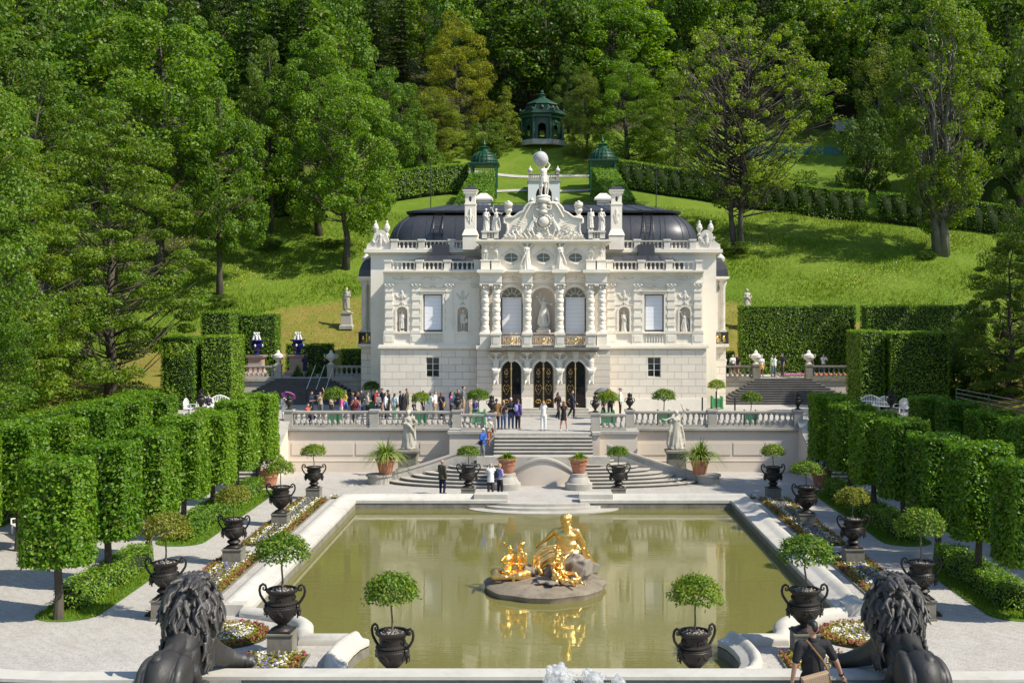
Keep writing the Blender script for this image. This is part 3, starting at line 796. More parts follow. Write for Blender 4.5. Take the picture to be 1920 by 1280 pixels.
# ================================================================== figures (shared by statues and people); they face -Y, feet on z = 0
def V3(*a): return Vector(a)
def limb(mb, a, d1, l1, d2, l2, r, n=8):
    a = Vector(a); b = a+Vector(d1).normalized()*l1; c = b+Vector(d2).normalized()*l2
    mb.cap(a, b, r[0], r[1], n); mb.cap(b, c, r[1]*1.02, r[2], n)
    return b, c
def hand(mb, c, d, h, side, curl=.5, fingers=True):
    """palm, four bent fingers of different length, thumb from the side of the palm"""
    d = Vector(d).normalized(); x = d.cross(Vector((0, 0, 1))); x = x.normalized() if x.length > .1 else Vector((1, 0, 0))
    if side < 0: x = -x
    p = Vector((0, 0, 0))+d.cross(x)
    p0 = Vector(c); p1 = p0+d*.052*h
    mb.cap(p0, p1, .0145*h, .019*h, 8)
    if not fingers: mb.cap(p1, p1+d*.04*h, .017*h, .009*h, 8); return
    for i, L in enumerate((.036, .042, .039, .030)):
        o = p1+x*(i-1.5)*.0098*h; q = o+(d+p*curl*.35).normalized()*L*.6*h; e = q+(d+p*curl*1.3).normalized()*L*.55*h
        mb.cap(o, q, .0056*h, .0050*h, 6); mb.cap(q, e, .0050*h, .0040*h, 6)
    t0 = p0+d*.015*h-x*.014*h; t1 = t0+(d*.7-x*.8).normalized()*.026*h; mb.cap(t0, t1, .0068*h, .0056*h, 6); mb.cap(t1, t1+(d-x*.15).normalized()*.02*h, .0056*h, .0044*h, 6)
def head(mb, c, h, turn=0, tilt=0, face=True):
    """skull, jaw, nose, ears, brow; c is the centre of the skull"""
    Rm = Euler((tilt, 0, turn)).to_matrix(); c = Vector(c)
    T = lambda x, y, z: c+Rm @ Vector((x*h, y*h, z*h))
    mb.ell(T(0, .006, .008), (.043*h, .053*h, .054*h), Rm, 14, 10)
    mb.ell(T(0, -.014, -.028), (.034*h, .036*h, .036*h), Rm, 12, 8)
    if face:
        mb.cap(T(0, -.046, .005), T(0, -.058, -.017), .006*h, .0085*h, 6)
        mb.ell(T(0, -.046, -.043), (.014*h, .009*h, .008*h), Rm, 8, 6)
        for s in (-1, 1):
            mb.ell(T(s*.044, .004, -.008), (.006*h, .011*h, .018*h), Rm, 8, 6)
            mb.ell(T(s*.018, -.043, .017), (.015*h, .009*h, .006*h), Rm, 8, 6)
POSES = {   # arm = (upper direction, fore direction) for the left (x<0) and right arm; y<0 is forward
 'down': ((-.18, .02, -1), (-.08, -.18, -1)), 'akimbo': ((-.55, .15, -.8), (.6, -.35, -.35)), 'photo': ((-.25, -.75, -.55), (.42, -.35, .85)),
 'hold': ((-.18, -.1, -1), (.5, -.85, .1)), 'strap': ((-.3, -.1, -.9), (.55, -.5, .75)), 'point': ((-.3, -.75, .1), (-.1, -1, .15)),
 'up': ((-.4, -.1, .75), (.35, .0, 1)), 'load': ((-.7, -.05, .55), (.6, .1, .9)), 'out': ((-.85, -.2, -.3), (-.5, -.6, .2)), 'walk_f': ((-.12, -.45, -.9), (-.05, -.7, -.75)), 'walk_b': ((-.14, .4, -.9), (-.08, .15, -1)),
 'cross': ((-.25, -.1, -.95), (.75, -.55, .12)),
}
def mirror(p): return tuple((-a, b, c) for a, b, c in p)
def add_body(mb, h, armL='down', armR='down', legs='stand', fat=1.0, fem=False, turn=0, tilt=0, fingers=True, parts=('torso', 'arms', 'legs', 'head', 'hands', 'feet'), grow=0.0, armlen=1.0, leglen=1.0, bend=0.0):
    """one figure built of overlapping volumes, melted afterwards; grow inflates it for clothes"""
    J = {}
    g = grow
    sw = (.098 if fem else .112)*h
    z0 = 0
    pel = V3(0, 0, .52*h); B = Euler((bend, 0, 0)).to_matrix()
    up = lambda x, y, z: pel+B @ V3(x*h, y*h, z*h-.52*h)
    if 'torso' in parts:
        mb.ell(up(0, .004, .53), (.092*h*fat+g, .066*h*fat+g, .075*h+g), B, 14, 9)
        mb.ell(up(0, 0, .63), ((.074 if fem else .084)*h*fat+g, .058*h*fat+g, .09*h+g), B, 14, 9)
        mb.ell(up(0, 0, .735), ((.088 if fem else .10)*h*fat**.5+g, .066*h*fat**.5+g, .095*h+g), B, 14, 9)
        mb.cap(up(0, .004, .53), up(0, 0, .74), .062*h*fat+g, .066*h*fat**.5+g, 14)
        mb.cap(up(-.8*sw/h, .004, .800), up(.8*sw/h, .004, .800), .038*h+g, .038*h+g, 10)
        mb.cap(up(0, .004, .80), up(0, 0, .845), .05*h+g, .028*h+g, 10)
        if fem:
            for s in (-1, 1): mb.ell(up(s*.042, -.055, .74), .033*h+g, None, 10, 7)
    if 'head' in parts:
        mb.cap(up(0, .006, .82), up(0, -.002, .895), .029*h, .027*h, 10)
        head(mb, up(0, -.006, .935), h, turn, tilt)
    J['head'] = up(0, -.006, .935); J['B'] = B
    for s, pose in ((-1, armL), (1, armR)):
        P = POSES[pose] if isinstance(pose, str) else pose
        if s > 0: P = mirror(P)
        a = up(s*sw/h, .004, .805)
        if 'arms' in parts:
            b, c = limb(mb, a, P[0], .165*h, P[1], .145*h*armlen, (.030*h*fat**.5+g, .0235*h+g, .0165*h+g*.8))
        else:
            b = a+V3(*P[0]).normalized()*.165*h; c = b+V3(*P[1]).normalized()*.145*h
        if 'sleeve' in parts: mb.cap(a, a+(b-a)*.75, .034*h*fat**.5+g, .029*h+g, 8)
        if 'hands' in parts: hand(mb, c, P[1], h, s, .7, fingers)
        J['hand%d' % s] = c; J['elbow%d' % s] = b; J['sh%d' % s] = a
    LG = {'stand': ((-.04, 0, -1), (-.01, .03, -1), (.04, 0, -1), (.01, .03, -1)), 'contra': ((-.10, -.14, -1), (-.04, .2, -1), (.02, .03, -1), (0, .02, -1)),
          'walk': ((-.03, -.33, -1), (-.01, .05, -1), (.03, .22, -1), (.01, .52, -1)), 'wide': ((-.16, 0, -1), (-.10, .03, -1), (.16, 0, -1), (.10, .03, -1)),
          'sit': ((-.2, -1, -.1), (-.05, .1, -1), (.2, -1, -.1), (.05, .1, -1)), 'crouch': ((-.25, -1, .05), (-.05, .55, -1), (.25, -1, .05), (.05, .55, -1)),
          'cherub': ((-.2, -.35, -1), (-.05, .3, -1), (.15, .1, -1), (.05, .1, -1))}[legs] if isinstance(legs, str) else legs
    for k, s in ((0, -1), (2, 1)):
        a = V3(s*.050*h, 0, .505*h)
        k1, k2 = .235*h*leglen, .225*h*leglen
        b = a+V3(*LG[k]).normalized()*k1; c = b+V3(*LG[k+1]).normalized()*k2
        if 'legs' in parts: mb.cap(a, b, .053*h*fat**.6+g, .036*h+g, 9); mb.cap(b, c, .0375*h+g, .0225*h+g*1.3, 9)
        elif 'shorts' in parts: mb.cap(a, a+(b-a)*.9, .056*h*fat**.6+g, .047*h+g, 9)
        if 'legs' in parts or 'feet' in parts or ('foot%d' % s) in parts:
            f = c+V3(s*.006*h, -.085*h, -.018*h)
            if 'feet' in parts or ('foot%d' % s) in parts: mb.cap(c+V3(0, .012*h, -.012*h), f, .022*h+g, .0165*h+g, 8)
        J['knee%d' % s] = b; J['ank%d' % s] = c
    J['up'] = up
    return J
def robe(mb, h, z0, z1, r0, r1, folds=9, amp=.12, sx=1.0, sy=.78, ph=0.0, off=(0, 0), waist=None):
    n = 44; prof = []
    for i in range(11):
        q = i/10; r = r0+(r1-r0)*q**.8
        if waist: r *= 1-.16*math.exp(-((q-waist)/.18)**2)
        prof.append((r*h, (z0+(z1-z0)*q)*h))
    def fold(a, z):
        q = 1-(z/h-z0)/max(z1-z0, .01)
        return 1+amp*(.35+.65*q)*(math.sin(a*folds+ph+2.2*z/h*3)*.6+math.sin(a*(folds*1.7)+ph*2-z/h*9)*.4)
    mb.lathe(prof, (off[0]*h, off[1]*h, 0), n, sx=sx, sy=sy, fold=fold)
def swag(mb, pts, r, k=5, n=7):
    """a bundle of drapery folds along a path"""
    for j in range(k):
        q = (j-(k-1)/2)
        mb.chain([Vector(p)+V3(0, -.25*r*math.cos(q), q*r*.62) for p in pts], [r*(.55+.25*math.sin(j*2.1+i)) for i in range(len(pts))], n)
def statue_mesh(kind, vox=.016):
    """statues are 1 m tall"""
    mb = MB(); h = 1.0
    if kind == 'woman':
        J = add_body(mb, h, 'hold', 'akimbo', 'contra', 1.08, True, .35, .05, False, parts=('torso', 'arms', 'head', 'hands'))
        robe(mb, h, .0, .56, .145, .10, 8, .2); robe(mb, h, .50, .80, .105, .095, 7, .08)
        swag(mb, [(-.10, .0, .78), (-.03, -.085, .66), (.08, -.09, .56), (.13, -.03, .46), (.15, .03, .25)], .028)
        swag(mb, [(.12, .05, .80), (.13, .07, .5), (.15, .06, .12)], .03)
        mb.ell((0, .03, .955), (.06, .065, .055)); mb.ell((0, .075, .94), .035)
    elif kind == 'toga':
        add_body(mb, h, 'down', 'cross', 'contra', 1.12, False, -.3, 0, False, parts=('torso', 'arms', 'head', 'hands', 'legs', 'feet'))
        robe(mb, h, .12, .58, .13, .105, 7, .2, ph=1); robe(mb, h, .5, .82, .11, .10, 6, .1, ph=2)
        swag(mb, [(.12, .02, .82), (.05, -.09, .70), (-.07, -.10, .56), (-.13, -.02, .45)], .034, 6)
        swag(mb, [(-.13, .0, .55), (-.15, .02, .3), (-.14, .02, .1)], .03, 4)
        mb.ell((0, .01, .962), (.052, .06, .045)); mb.ell((0, -.04, .895), (.03, .03, .035))
    elif kind == 'warrior':
        add_body(mb, h, 'down', 'hold', 'contra', 1.1, False, .3, 0, False)
        robe(mb, h, .36, .56, .125, .10, 12, .15); robe(mb, h, .5, .8, .112, .105, 6, .03)
        mb.ell((0, .005, .965), (.055, .068, .055)); mb.chain([(0, -.03, 1.03), (0, .03, 1.045), (0, .08, .99)], [.018, .022, .016])
        mb.ell((.17, -.07, .50), (.095, .022, .13), Euler((0, .15, .3))); swag(mb, [(-.1, .07, .8), (-.12, .1, .5), (-.1, .1, .12)], .035, 4); mb.cap((-.17, .03, .0), (-.16, .0, .55), .014, .012)
    elif kind == 'raised':      # standing figure with one arm raised, in flowing dress
        add_body(mb, h, 'up', 'out', 'contra', 1.05, True, -.4, -.15, False, parts=('torso', 'arms', 'head', 'hands'))
        robe(mb, h, .0, .56, .16, .095, 9, .24, ph=.5); robe(mb, h, .5, .78, .10, .09, 7, .1)
        swag(mb, [(.10, .0, .62), (.17, -.06, .42), (.20, -.02, .22), (.17, .03, .04)], .04, 5); swag(mb, [(-.1, -.05, .58), (-.15, -.03, .35), (-.19, .02, .1)], .035, 4)
        mb.ell((0, .02, .955), (.058, .062, .05)); mb.ell((-.24, -.05, 1.02), (.05, .03, .04)); mb.ell((.27, -.1, .75), (.05, .03, .045))
    elif kind == 'winged':
        add_body(mb, h, 'hold', 'up', 'walk', 1.05, True, .3, -.1, False, parts=('torso', 'arms', 'head', 'hands'))
        robe(mb, h, .0, .56, .16, .095, 8, .25, ph=1.3); robe(mb, h, .5, .78, .10, .09, 7, .1)
        swag(mb, [(-.1, -.06, .6), (-.18, -.02, .4), (-.24, .02, .2)], .035, 4)
        mb.ell((0, .02, .955), (.056, .06, .05))
        for s in (-1, 1):
            for k in range(7):
                a = .25+.17*k; L = .42-.035*k
                mb.cap((s*.06, .08, .80-.02*k), (s*(.06+L*math.cos(a*.75+.1)), .13, .80-.02*k+L*math.sin(1.15-a*.7)), .026, .012, 6)
            mb.cap((s*.05, .08, .76), (s*.30, .11, 1.10), .045, .022, 8)
    elif kind == 'cherub':
        add_body(mb, h, 'hold', 'out', 'cherub', 1.35, False, .3, .1, False)
        mb.ell((0, -.004, .93), .085); mb.ell((0, .01, .97), (.085, .09, .06)); swag(mb, [(-.13, -.06, .54), (0, -.12, .47), (.14, -.04, .55), (.17, .03, .3)], .03, 4)
    elif kind == 'atlas':
        add_body(mb, h, ((-.5, -.1, .7), (.55, .1, 1)), ((-.5, .1, .75), (.7, .05, 1)), 'contra', 1.18, False, .3, .4, False, bend=-.05)
        robe(mb, h, .40, .56, .115, .10, 8, .15); swag(mb, [(.12, -.02, .56), (.15, .02, .4), (.13, .05, .1)], .035, 5); swag(mb, [(-.1, .05, .55), (-.12, .06, .3), (-.1, .06, .0)], .03, 4)
    elif kind == 'herm':        # bearded bearer growing out of a tapering block
        add_body(mb, h, 'load', 'load', 'stand', 1.25, False, 0, .35, False, parts=('torso', 'arms', 'head', 'hands'))
        mb.lathe([(.055, -.02), (.09, .0), (.07, .03), (.075, .1), (.11, .42), (.13, .5), (.11, .55)], (0, .02, 0), 16, sy=.8, fold=lambda a, z: 1+.12*math.sin(a*6))
        swag(mb, [(-.15, -.02, .52), (-.07, -.1, .42), (.07, -.1, .42), (.15, -.02, .52)], .035, 5); mb.ell((0, -.09, .40), (.06, .04, .05)); mb.ell((0, -.05, .88), (.04, .035, .045)); mb.ell((0, .0, .97), (.07, .07, .05))
        mb.box(-.16, .16, -.08, .14, 1.0, 1.07); mb.cap((-.06, -.1, .02), (-.06, -.06, .12), .03, .02); mb.cap((.06, -.1, .02), (.06, -.06, .12), .03, .02)
    mb.box(-.12, .12, -.11, .13, -.035, .015) if kind not in ('herm',) else None
    return remesh(mb, 'statue_'+kind, vox, M['sculpt'], 1, .4, link=False)
SM = {k: statue_mesh(k) for k in ('woman', 'toga', 'warrior', 'raised', 'winged', 'cherub', 'atlas', 'herm')}
def statue(kind, loc, h, label, rz=0, mat=None, sx=1, group=None, name='statue', cat='statue'):
    o = put(name, SM[kind], None, loc, rz, (h*sx, h, h)); tag(o, label, cat, group)
    if mat: variants(o, M[mat])
    return o
# ================================================================== the palace
PB = (0, 76.4, 2.5)
palace = thing('palace', 'white two-storey baroque palace with grey domed roof and sculpted gable', 'palace', PB)
def part(name, mb, mat, parent=None, smooth=True, ang=38, off=PB):
    return mb.build(name, M[mat] if isinstance(mat, str) else mat, parent or palace, (-off[0], -off[1], -off[2]) if (parent is None) else (0, 0, 0), 0, smooth, ang)
def sub(name, mb, mat, parent, **k):            # sub-part given in world coordinates under a part that already carries the offset
    return mb.build(name, M[mat], parent, (0, 0, 0), 0, **k)
def rect(x0, x1, z0, z1): return [(x0, z0), (x1, z0), (x1, z1), (x0, z1)]
def archl(cx, hw, z0, z1, n=14): return [(cx-hw, z0), (cx+hw, z0)]+[(cx+hw*math.cos(PI*i/n), z1+hw*math.sin(PI*i/n)) for i in range(n+1)]
def oval(cx, cz, rx, rz, n=24): return [(cx+rx*math.cos(2*PI*i/n), cz+rz*math.sin(2*PI*i/n)) for i in range(n)]
YS, YG, YU = 76.35, 75.0, 75.95        # side bays, ground floor of the centre, upper wall of the centre
WX, NX1, NX2 = 7.38, 9.43, 5.38
# ground floor
for s in (-1, 1):
    a, b = (-10.85, -4.35) if s < 0 else (4.35, 10.85)
    part('ground_floor_wall', MB().wall(rect(a, b, 3.5, 6.85), [rect(s*WX-.44, s*WX+.44, 4.93, 6.25)], YS, .3), 'rustic', smooth=False)
    part('plinth', MB().box(a-(.06 if s < 0 else 0), b+(.06 if s > 0 else 0), YS-.07, YS+.1, 2.5, 3.5), 'plaster', smooth=False)
    fr = part('window', MB().box(s*WX-.44, s*WX+.44, YS+.2, YS+.24, 4.93, 6.25), 'glass', smooth=False)
    mb = MB()
    for x in (-.425, 0, .425): mb.box(s*WX+x-.02, s*WX+x+.02, YS+.15, YS+.22, 4.93, 6.25)
    for z in (4.96, 5.39, 5.81, 6.22): mb.box(s*WX-.44, s*WX+.44, YS+.16, YS+.215, z-.014, z+.014)
    sub('window_frame', mb, 'white_paint', fr, smooth=False)
    part('side_wall', MB().box(s*10.85-.2, s*10.85+.2 if s < 0 else s*10.85-.001, YS+.001, 82, 2.5, 6.85) if s > 0 else MB().box(-10.849, -10.65, YS+.001, 82, 2.5, 6.85), 'rustic', smooth=False)
    part('upper_side_wall', MB().box(10.4, 10.599, YS+.09, 82, 7.05, 12) if s > 0 else MB().box(-10.599, -10.4, YS+.09, 82, 7.05, 12), 'plaster', smooth=False)
doors = [archl(x, .66, 3.0, 5.42) for x in (-2.1, 0, 2.1)]
part('entrance_wall', MB().wall([(-4.35, 2.5), (4.35, 2.5), (4.35, 6.85), (-4.35, 6.85)], doors, YG, .5).box(-4.35, -4.25, YG+.001, YS+.2, 2.5, 6.85).box(4.25, 4.35, YG+.001, YS+.2, 2.5, 6.85), M['rustic_c'] if 'rustic_c' in M else m_stone('palace_banded_stone', (.72,.65,.55), (.62,.555,.46), (.45,.40,.33), .25, .5, .8, .2, True, (40, .42, .014)), smooth=False)
for x0, x1 in ((-4.4, -2.8), (-1.4, -.7), (.7, 1.4), (2.8, 4.4)):
    part('plinth', MB().box(x0, x1, YG-.08, YG+.1, 2.5, 3.62), 'plaster', smooth=False)
for x in (-2.1, 0, 2.1):
    n = 14; mb = MB()
    for i in range(n):
        a0, a1 = PI*i/n, PI*(i+1)/n
        v = [(x+r*math.cos(a), y, 5.42+r*math.sin(a)) for a in (a0, a1) for r in (.665, .80) for y in (YG-.05, YG+.02)]
        mb.add(v, [(0, 2, 6, 4), (2, 3, 7, 6), (1, 0, 4, 5)])
    part('door_arch', mb, 'plaster', ang=30)
    k = MB(); k.frustum((x, YG-.1, 6.0), .28, .24, .5, .42, .75); k.box(x-.3, x+.3, YG-.34, YG, 6.72, 6.8); k.cap((x-.1, YG-.26, 6.55), (x-.1, YG-.22, 6.15), .06, .04); k.cap((x+.1, YG-.26, 6.55), (x+.1, YG-.22, 6.15), .06, .04)
    part('keystone', k, 'sculpt')
# doors and gilded gates
for x in (-2.1, 0, 2.1):
    d = part('door', MB().box(x-.7, x+.7, YG+.42, YG+.47, 3.0, 6.1), 'glass', smooth=False)
    mb = MB().box(x-.66, x+.66, YG+.36, YG+.43, 3.0, 3.85)
    for xx in (-.63, -.03, .03, .63): mb.box(x+xx-.045, x+xx+.045, YG+.37, YG+.425, 3.85, 6.0)
    for zz in (3.1, 3.45): mb.box(x-.55, x-.1, YG+.34, YG+.36, zz, zz+.28); mb.box(x+.1, x+.55, YG+.34, YG+.36, zz, zz+.28)
    sub('door_panel', mb, 'wood', d, smooth=False)
    for sd in ((-1, 1) if x == 0 else (-1,)):
        a, b = (x-.655, x-.01) if sd < 0 else (x+.01, x+.655)
        mb = MB(); y = YG+.12
        def top(px): return 5.42+math.sqrt(max(.655**2-(px-x)**2, .0004))
        for i in range(11):
            px = a+(b-a)*i/10; mb.box(px-.008, px+.008, y-.012, y+.012, 3.0, top(px))
        for i in range(30):
            z = 3.02+i*.1
            w = .655 if z < 5.42 else math.sqrt(max(.655**2-(z-5.42)**2, 0))
            lo, hi = (max(a, x-w), b) if sd < 0 else (a, min(b, x+w))
            if hi-lo > .03: mb.box(lo, hi, y-.01, y+.01, z-.007, z+.007)
        cx = (a+b)/2
        for cz, r in ((3.6, .2), (4.15, .24), (4.7, .2), (5.2, .16)):
            for q in (-1, 1): mb.tube([(cx+q*(r-.06*t_)*math.sin(t_), y-.02, cz+(r-.045*t_)*math.cos(t_)) for t_ in [.4*i for i in range(10)]], .013, 5)
        g = part('gate_leaf', mb, 'iron', smooth=False)
        gb = MB(); y -= .035
        edge = b if sd < 0 else a
        gb.box(edge-.025, edge+.025, y-.02, y+.02, 3.0, 6.05)
        rr = random.Random(int(x*10)+sd+50)
        def blob(px, pz, r): gb.ell((px, y, pz), (r, r*.6, r), None, 6, 4)
        for cz in (3.35, 3.5, 3.9, 4.2, 4.4, 4.7, 5.0, 5.25, 5.5): blob(cx, cz, .032); blob(cx-.09, cz+.05, .018); blob(cx+.09, cz+.05, .018)
        for i in range(26):
            z = 3.1+i*.112; w = .62 if z < 5.42 else math.sqrt(max(.62**2-(z-5.42)**2, .0))
            px = x+(-w if sd < 0 else w); blob(px, z, .022)
        for q in (-1, 1):
            gb.tube([(cx+q*(.24-.05*t_)*math.sin(t_), y, 3.38+(.16-.03*t_)*math.cos(t_)) for t_ in [.35*i for i in range(11)]], .016, 5)
            gb.tube([(cx+q*.2*math.cos(t_), y, 4.28+.26*math.sin(t_)) for t_ in [.3*i-1.2 for i in range(9)]], .012, 5)
            gb.tube([(cx+q*(.18-.05*t_)*math.sin(t_), y, 5.25+(.2-.04*t_)*math.cos(t_)) for t_ in [.35*i for i in range(10)]], .014, 5)
        gb.ell((edge, y-.01, 5.55), (.07, .03, .09), None, 8, 6); gb.ell((edge, y-.01, 4.3), (.06, .03, .07), None, 8, 6)
        sub('gilded_scrollwork', gb, 'gold', g)
for k in range(3): part('entrance_step', MB().box(-2.95-.32*(2-k), 2.95+.32*(2-k), 73.9+.34*k, YG+.05, 2.5+.01*k, 2.5+.165*(k+1)), 'step', smooth=False)
# string course and balcony
part('string_course', MB().box(-11.0, -4.4, YS-.16, 82, 6.85, 7.0).box(-10.95, -4.4, YS-.1, 82, 7.0, 7.1), 'plaster', smooth=False)
part('string_course', MB().box(4.4, 11.0, YS-.16, 82, 6.85, 7.0).box(4.4, 10.95, YS-.1, 82, 7.0, 7.1), 'plaster', smooth=False)
part('string_course', MB().box(-4.4, 4.4, YG-.12, YS+.3, 6.851, 7.08), 'plaster', smooth=False)
part('balcony_slab', MB().box(-3.6, 3.6, 74.25, YG-.12, 6.80, 6.97).box(-3.5, 3.5, 74.35, YG-.12, 6.7, 6.80), 'stone_dark', smooth=False)
for i, (a, b) in enumerate(((-2.75, -1.4), (-.72, .72), (1.4, 2.75))):
    y = 74.62; mb = MB()
    mb.box(a, b, y-.02, y+.02, 7.0, 7.03); mb.box(a, b, y-.03, y+.03, 7.76, 7.82)
    for k in range(13): px = a+(b-a)*k/12; mb.box(px-.009, px+.009, y-.01, y+.01, 7.03, 7.76)
    cx = (a+b)/2
    for q in (-1, 1):
        for c2, r in ((.48, .2), (.2, .24)): mb.tube([(cx+q*(c2+(r-.045*t_)*math.sin(t_)*.8), y-.02, 7.4+(r-.04*t_)*math.cos(t_)) for t_ in [.35*i for i in range(12)]], .014, 5)
    rail = part('balcony_rail', mb, 'iron', smooth=False)
    gb = MB(); y -= .04
    for q in (-1, 1):
        for c2, r, z in ((.36, .2, 7.42), (.14, .25, 7.4), (.55, .12, 7.5), (.3, .12, 7.2)):
            gb.tube([(cx+q*(c2*.9+(r-.05*t_)*math.sin(t_)), y, z+(r-.045*t_)*math.cos(t_)) for t_ in [.35*i for i in range(12)]], .02, 5)
        for k in range(5): gb.ell((cx+q*(.1+.11*k), y, 7.2+.1*math.sin(k*2.3)+.12), (.045, .02, .03), None, 7, 5)
    gb.ell((cx, y, 7.42), (.1, .03, .14), None, 10, 7); gb.ell((cx, y, 7.16), (.06, .02, .08), None, 8, 6)
    sub('gilded_scrollwork', gb, 'gold', rail)
for x in (-3.1, -1.06, 1.06, 3.1):
    part('balcony_pedestal', MB().box(x-.3, x+.3, 74.45, 75.6, 6.98, 7.76).box(x-.36, x+.36, 74.38, 75.62, 7.76, 7.86).box(x-.35, x+.35, 74.4, 75.61, 6.97, 7.1).box(x-.2, x+.2, 74.425, 74.45, 7.2, 7.65), 'sculpt', smooth=False)
    o = put('bearer_figure', SM['herm'], palace, (x, YG-.24-PB[1], 4.55-PB[2]), 0, (2.05, 1.75, 2.0))
# upper floor walls
for s in (-1, 1):
    a, b = (-10.6, -4.1) if s < 0 else (4.1, 10.6)
    part('upper_wall', MB().wall(rect(a, b, 7.1, 11.2), [rect(s*WX-.64, s*WX+.64, 7.95, 10.42), archl(s*NX1, .35, 7.95, 9.25), archl(s*NX2, .35, 7.95, 9.25)], YS+.1, .32), 'plaster', smooth=False)
    for nx in (NX1, NX2):
        prof = [(.34, 7.95), (.34, 9.25)]+[(.34*math.cos(PI/2*i/6), 9.25+.34*math.sin(PI/2*i/6)) for i in range(1, 7)]
        mb = MB().lathe([(max(r, .004), z) for r, z in prof], (s*nx, YS+.14, 0), 14, 0, PI, sy=1.1); mb.box(s*nx-.36, s*nx+.36, YS+.0, YS+.5, 7.85, 7.951)
        part('niche', mb, 'plaster_pink')
        n = 12; mb = MB()
        for i in range(n):
            v = [(s*nx+r*math.cos(a_), y, 9.25+r*math.sin(a_)) for a_ in (PI*i/n, PI*(i+1)/n) for r in (.36, .47) for y in (YS+.04, YS+.11)]
            mb.add(v, [(0, 2, 6, 4), (2, 3, 7, 6), (1, 0, 4, 5)])
        for q in (-1, 1): mb.box(s*nx+min(q*.36, q*.47), s*nx+max(q*.36, q*.47), YS+.04, YS+.11, 7.95, 9.25)
        part('niche_surround', mb, 'plaster', ang=30)
    wv = part('window', MB().box(s*WX-.64, s*WX+.64, YS+.36, YS+.4, 7.95, 10.42), 'glass', smooth=False)
    sub('window_frame', MB().box(s*WX-.64, s*WX-.575, YS+.24, YS+.36, 7.95, 10.42).box(s*WX+.575, s*WX+.64, YS+.24, YS+.36, 7.95, 10.42).box(s*WX-.575, s*WX+.575, YS+.24, YS+.36, 10.36, 10.42).box(s*WX-.575, s*WX+.575, YS+.24, YS+.36, 7.95, 8.05), 'frame_dark', wv, smooth=False)
    sub('blind', MB().box(s*WX-.57, s*WX+.57, YS+.28, YS+.3, 8.06, 10.36), 'blind', wv, smooth=False)
    mb = MB()
    for x0, x1, z0, z1 in ((-.84, -.66, 7.9, 10.62), (.66, .84, 7.9, 10.62), (-.66, .66, 10.44, 10.62)): mb.box(s*WX+x0, s*WX+x1, YS+.02, YS+.11, z0, z1)
    mb.box(s*WX-.92, s*WX+.92, YS-.06, YS+.11, 10.62, 10.68)
    part('window_surround', mb, 'plaster', smooth=False)
    # pedestal zone with apron balusters under the window
    mb = MB().box(a-.02 if s < 0 else a, b if s < 0 else b+.02, YS+.02, YS+.1, 7.1, 7.2).box(a-.06 if s < 0 else a, b if s < 0 else b+.06, YS-.04, YS+.1, 7.82, 7.92)
    part('dado', mb, 'plaster', smooth=False)
    ap = MB()
    for i in range(7): ap.lathe([(.05, 7.2), (.05, 7.25), (.035, 7.28), (.065, 7.42), (.03, 7.58), (.05, 7.64), (.03, 7.7), (.05, 7.78), (.05, 7.82)], (s*WX-.54+i*.18, YS+.06, 0), 8)
    part('window_apron', ap, 'sculpt')
    for px in (10.28, 8.5, 6.27, 4.5):
        X0 = s*px; mb = MB()
        mb.box(X0-.36, X0+.36, YS-.02, YS+.1, 7.1, 7.82); mb.box(X0-.25, X0+.25, YS-.045, YS-.02, 7.28, 7.7)
        z = 7.92; mb.box(X0-.32, X0+.32, YS-.05, YS+.1, z, z+.12); z += .12
        for i in range(10):
            w = .27 if i % 2 else .23
            mb.box(X0-w, X0+w, YS-(.02 if i % 2 else -.02), YS+.1, z, z+.28); z += .285
        pl = part('pilaster', mb, 'plaster', smooth=False)
        cb = MB().box(X0-.34, X0+.34, YS-.1, YS+.1, 11.12, 11.2); cb.frustum((X0, YS+.03, 10.86), .5, .14, .62, .2, .26)
        for q in (-1, 1): cb.ell((X0+q*.25, YS-.05, 11.05), (.09, .07, .09), None, 8, 6); cb.ell((X0+q*.12, YS-.05, 10.95), (.06, .05, .08), None, 8, 6)
        cb.ell((X0, YS-.07, 11.06), (.07, .06, .07), None, 8, 6)
        sub('capital', cb, 'sculpt', pl)
# centre
part('upper_wall', MB().wall(rect(-4.1, 4.1, 7.08, 11.2), [archl(-2.1, .72, 7.9, 10.2), archl(0, .76, 7.9, 10.1), archl(2.1, .72, 7.9, 10.2)], YU, .4).box(-4.1, -4.0, YU+.001, YS+.3, 7.08, 12).box(4.0, 4.1, YU+.001, YS+.3, 7.08, 12), 'plaster_pink', smooth=False)
prof = [(.75, 7.9), (.75, 10.1)]+[(max(.75*math.cos(PI/2*i/8), .004), 10.1+.75*math.sin(PI/2*i/8)) for i in range(1, 9)]
part('niche', MB().lathe(prof, (0, YU+.05, 0), 20, 0, PI, sy=1.0).box(-.78, .78, YU-.1, YU+.85, 7.8, 7.901), 'plaster_pink')
for x, hw, z1 in ((-2.1, .72, 10.2), (0, .76, 10.1), (2.1, .72, 10.2)):
    n = 16; mb = MB()
    for i in range(n):
        v = [(x+r*math.cos(a_), y, z1+r*math.sin(a_)) for a_ in (PI*i/n, PI*(i+1)/n) for r in (hw+.005, hw+.17) for y in (YU-.08, YU+.01)]
        mb.add(v, [(0, 2, 6, 4), (2, 3, 7, 6), (1, 0, 4, 5)])
    for q in (-1, 1): mb.box(x+min(q*(hw+.005), q*(hw+.17)), x+max(q*(hw+.005), q*(hw+.17)), YU-.08, YU+.01, 7.9, z1)
    part('arch_surround', mb, 'plaster', ang=30)
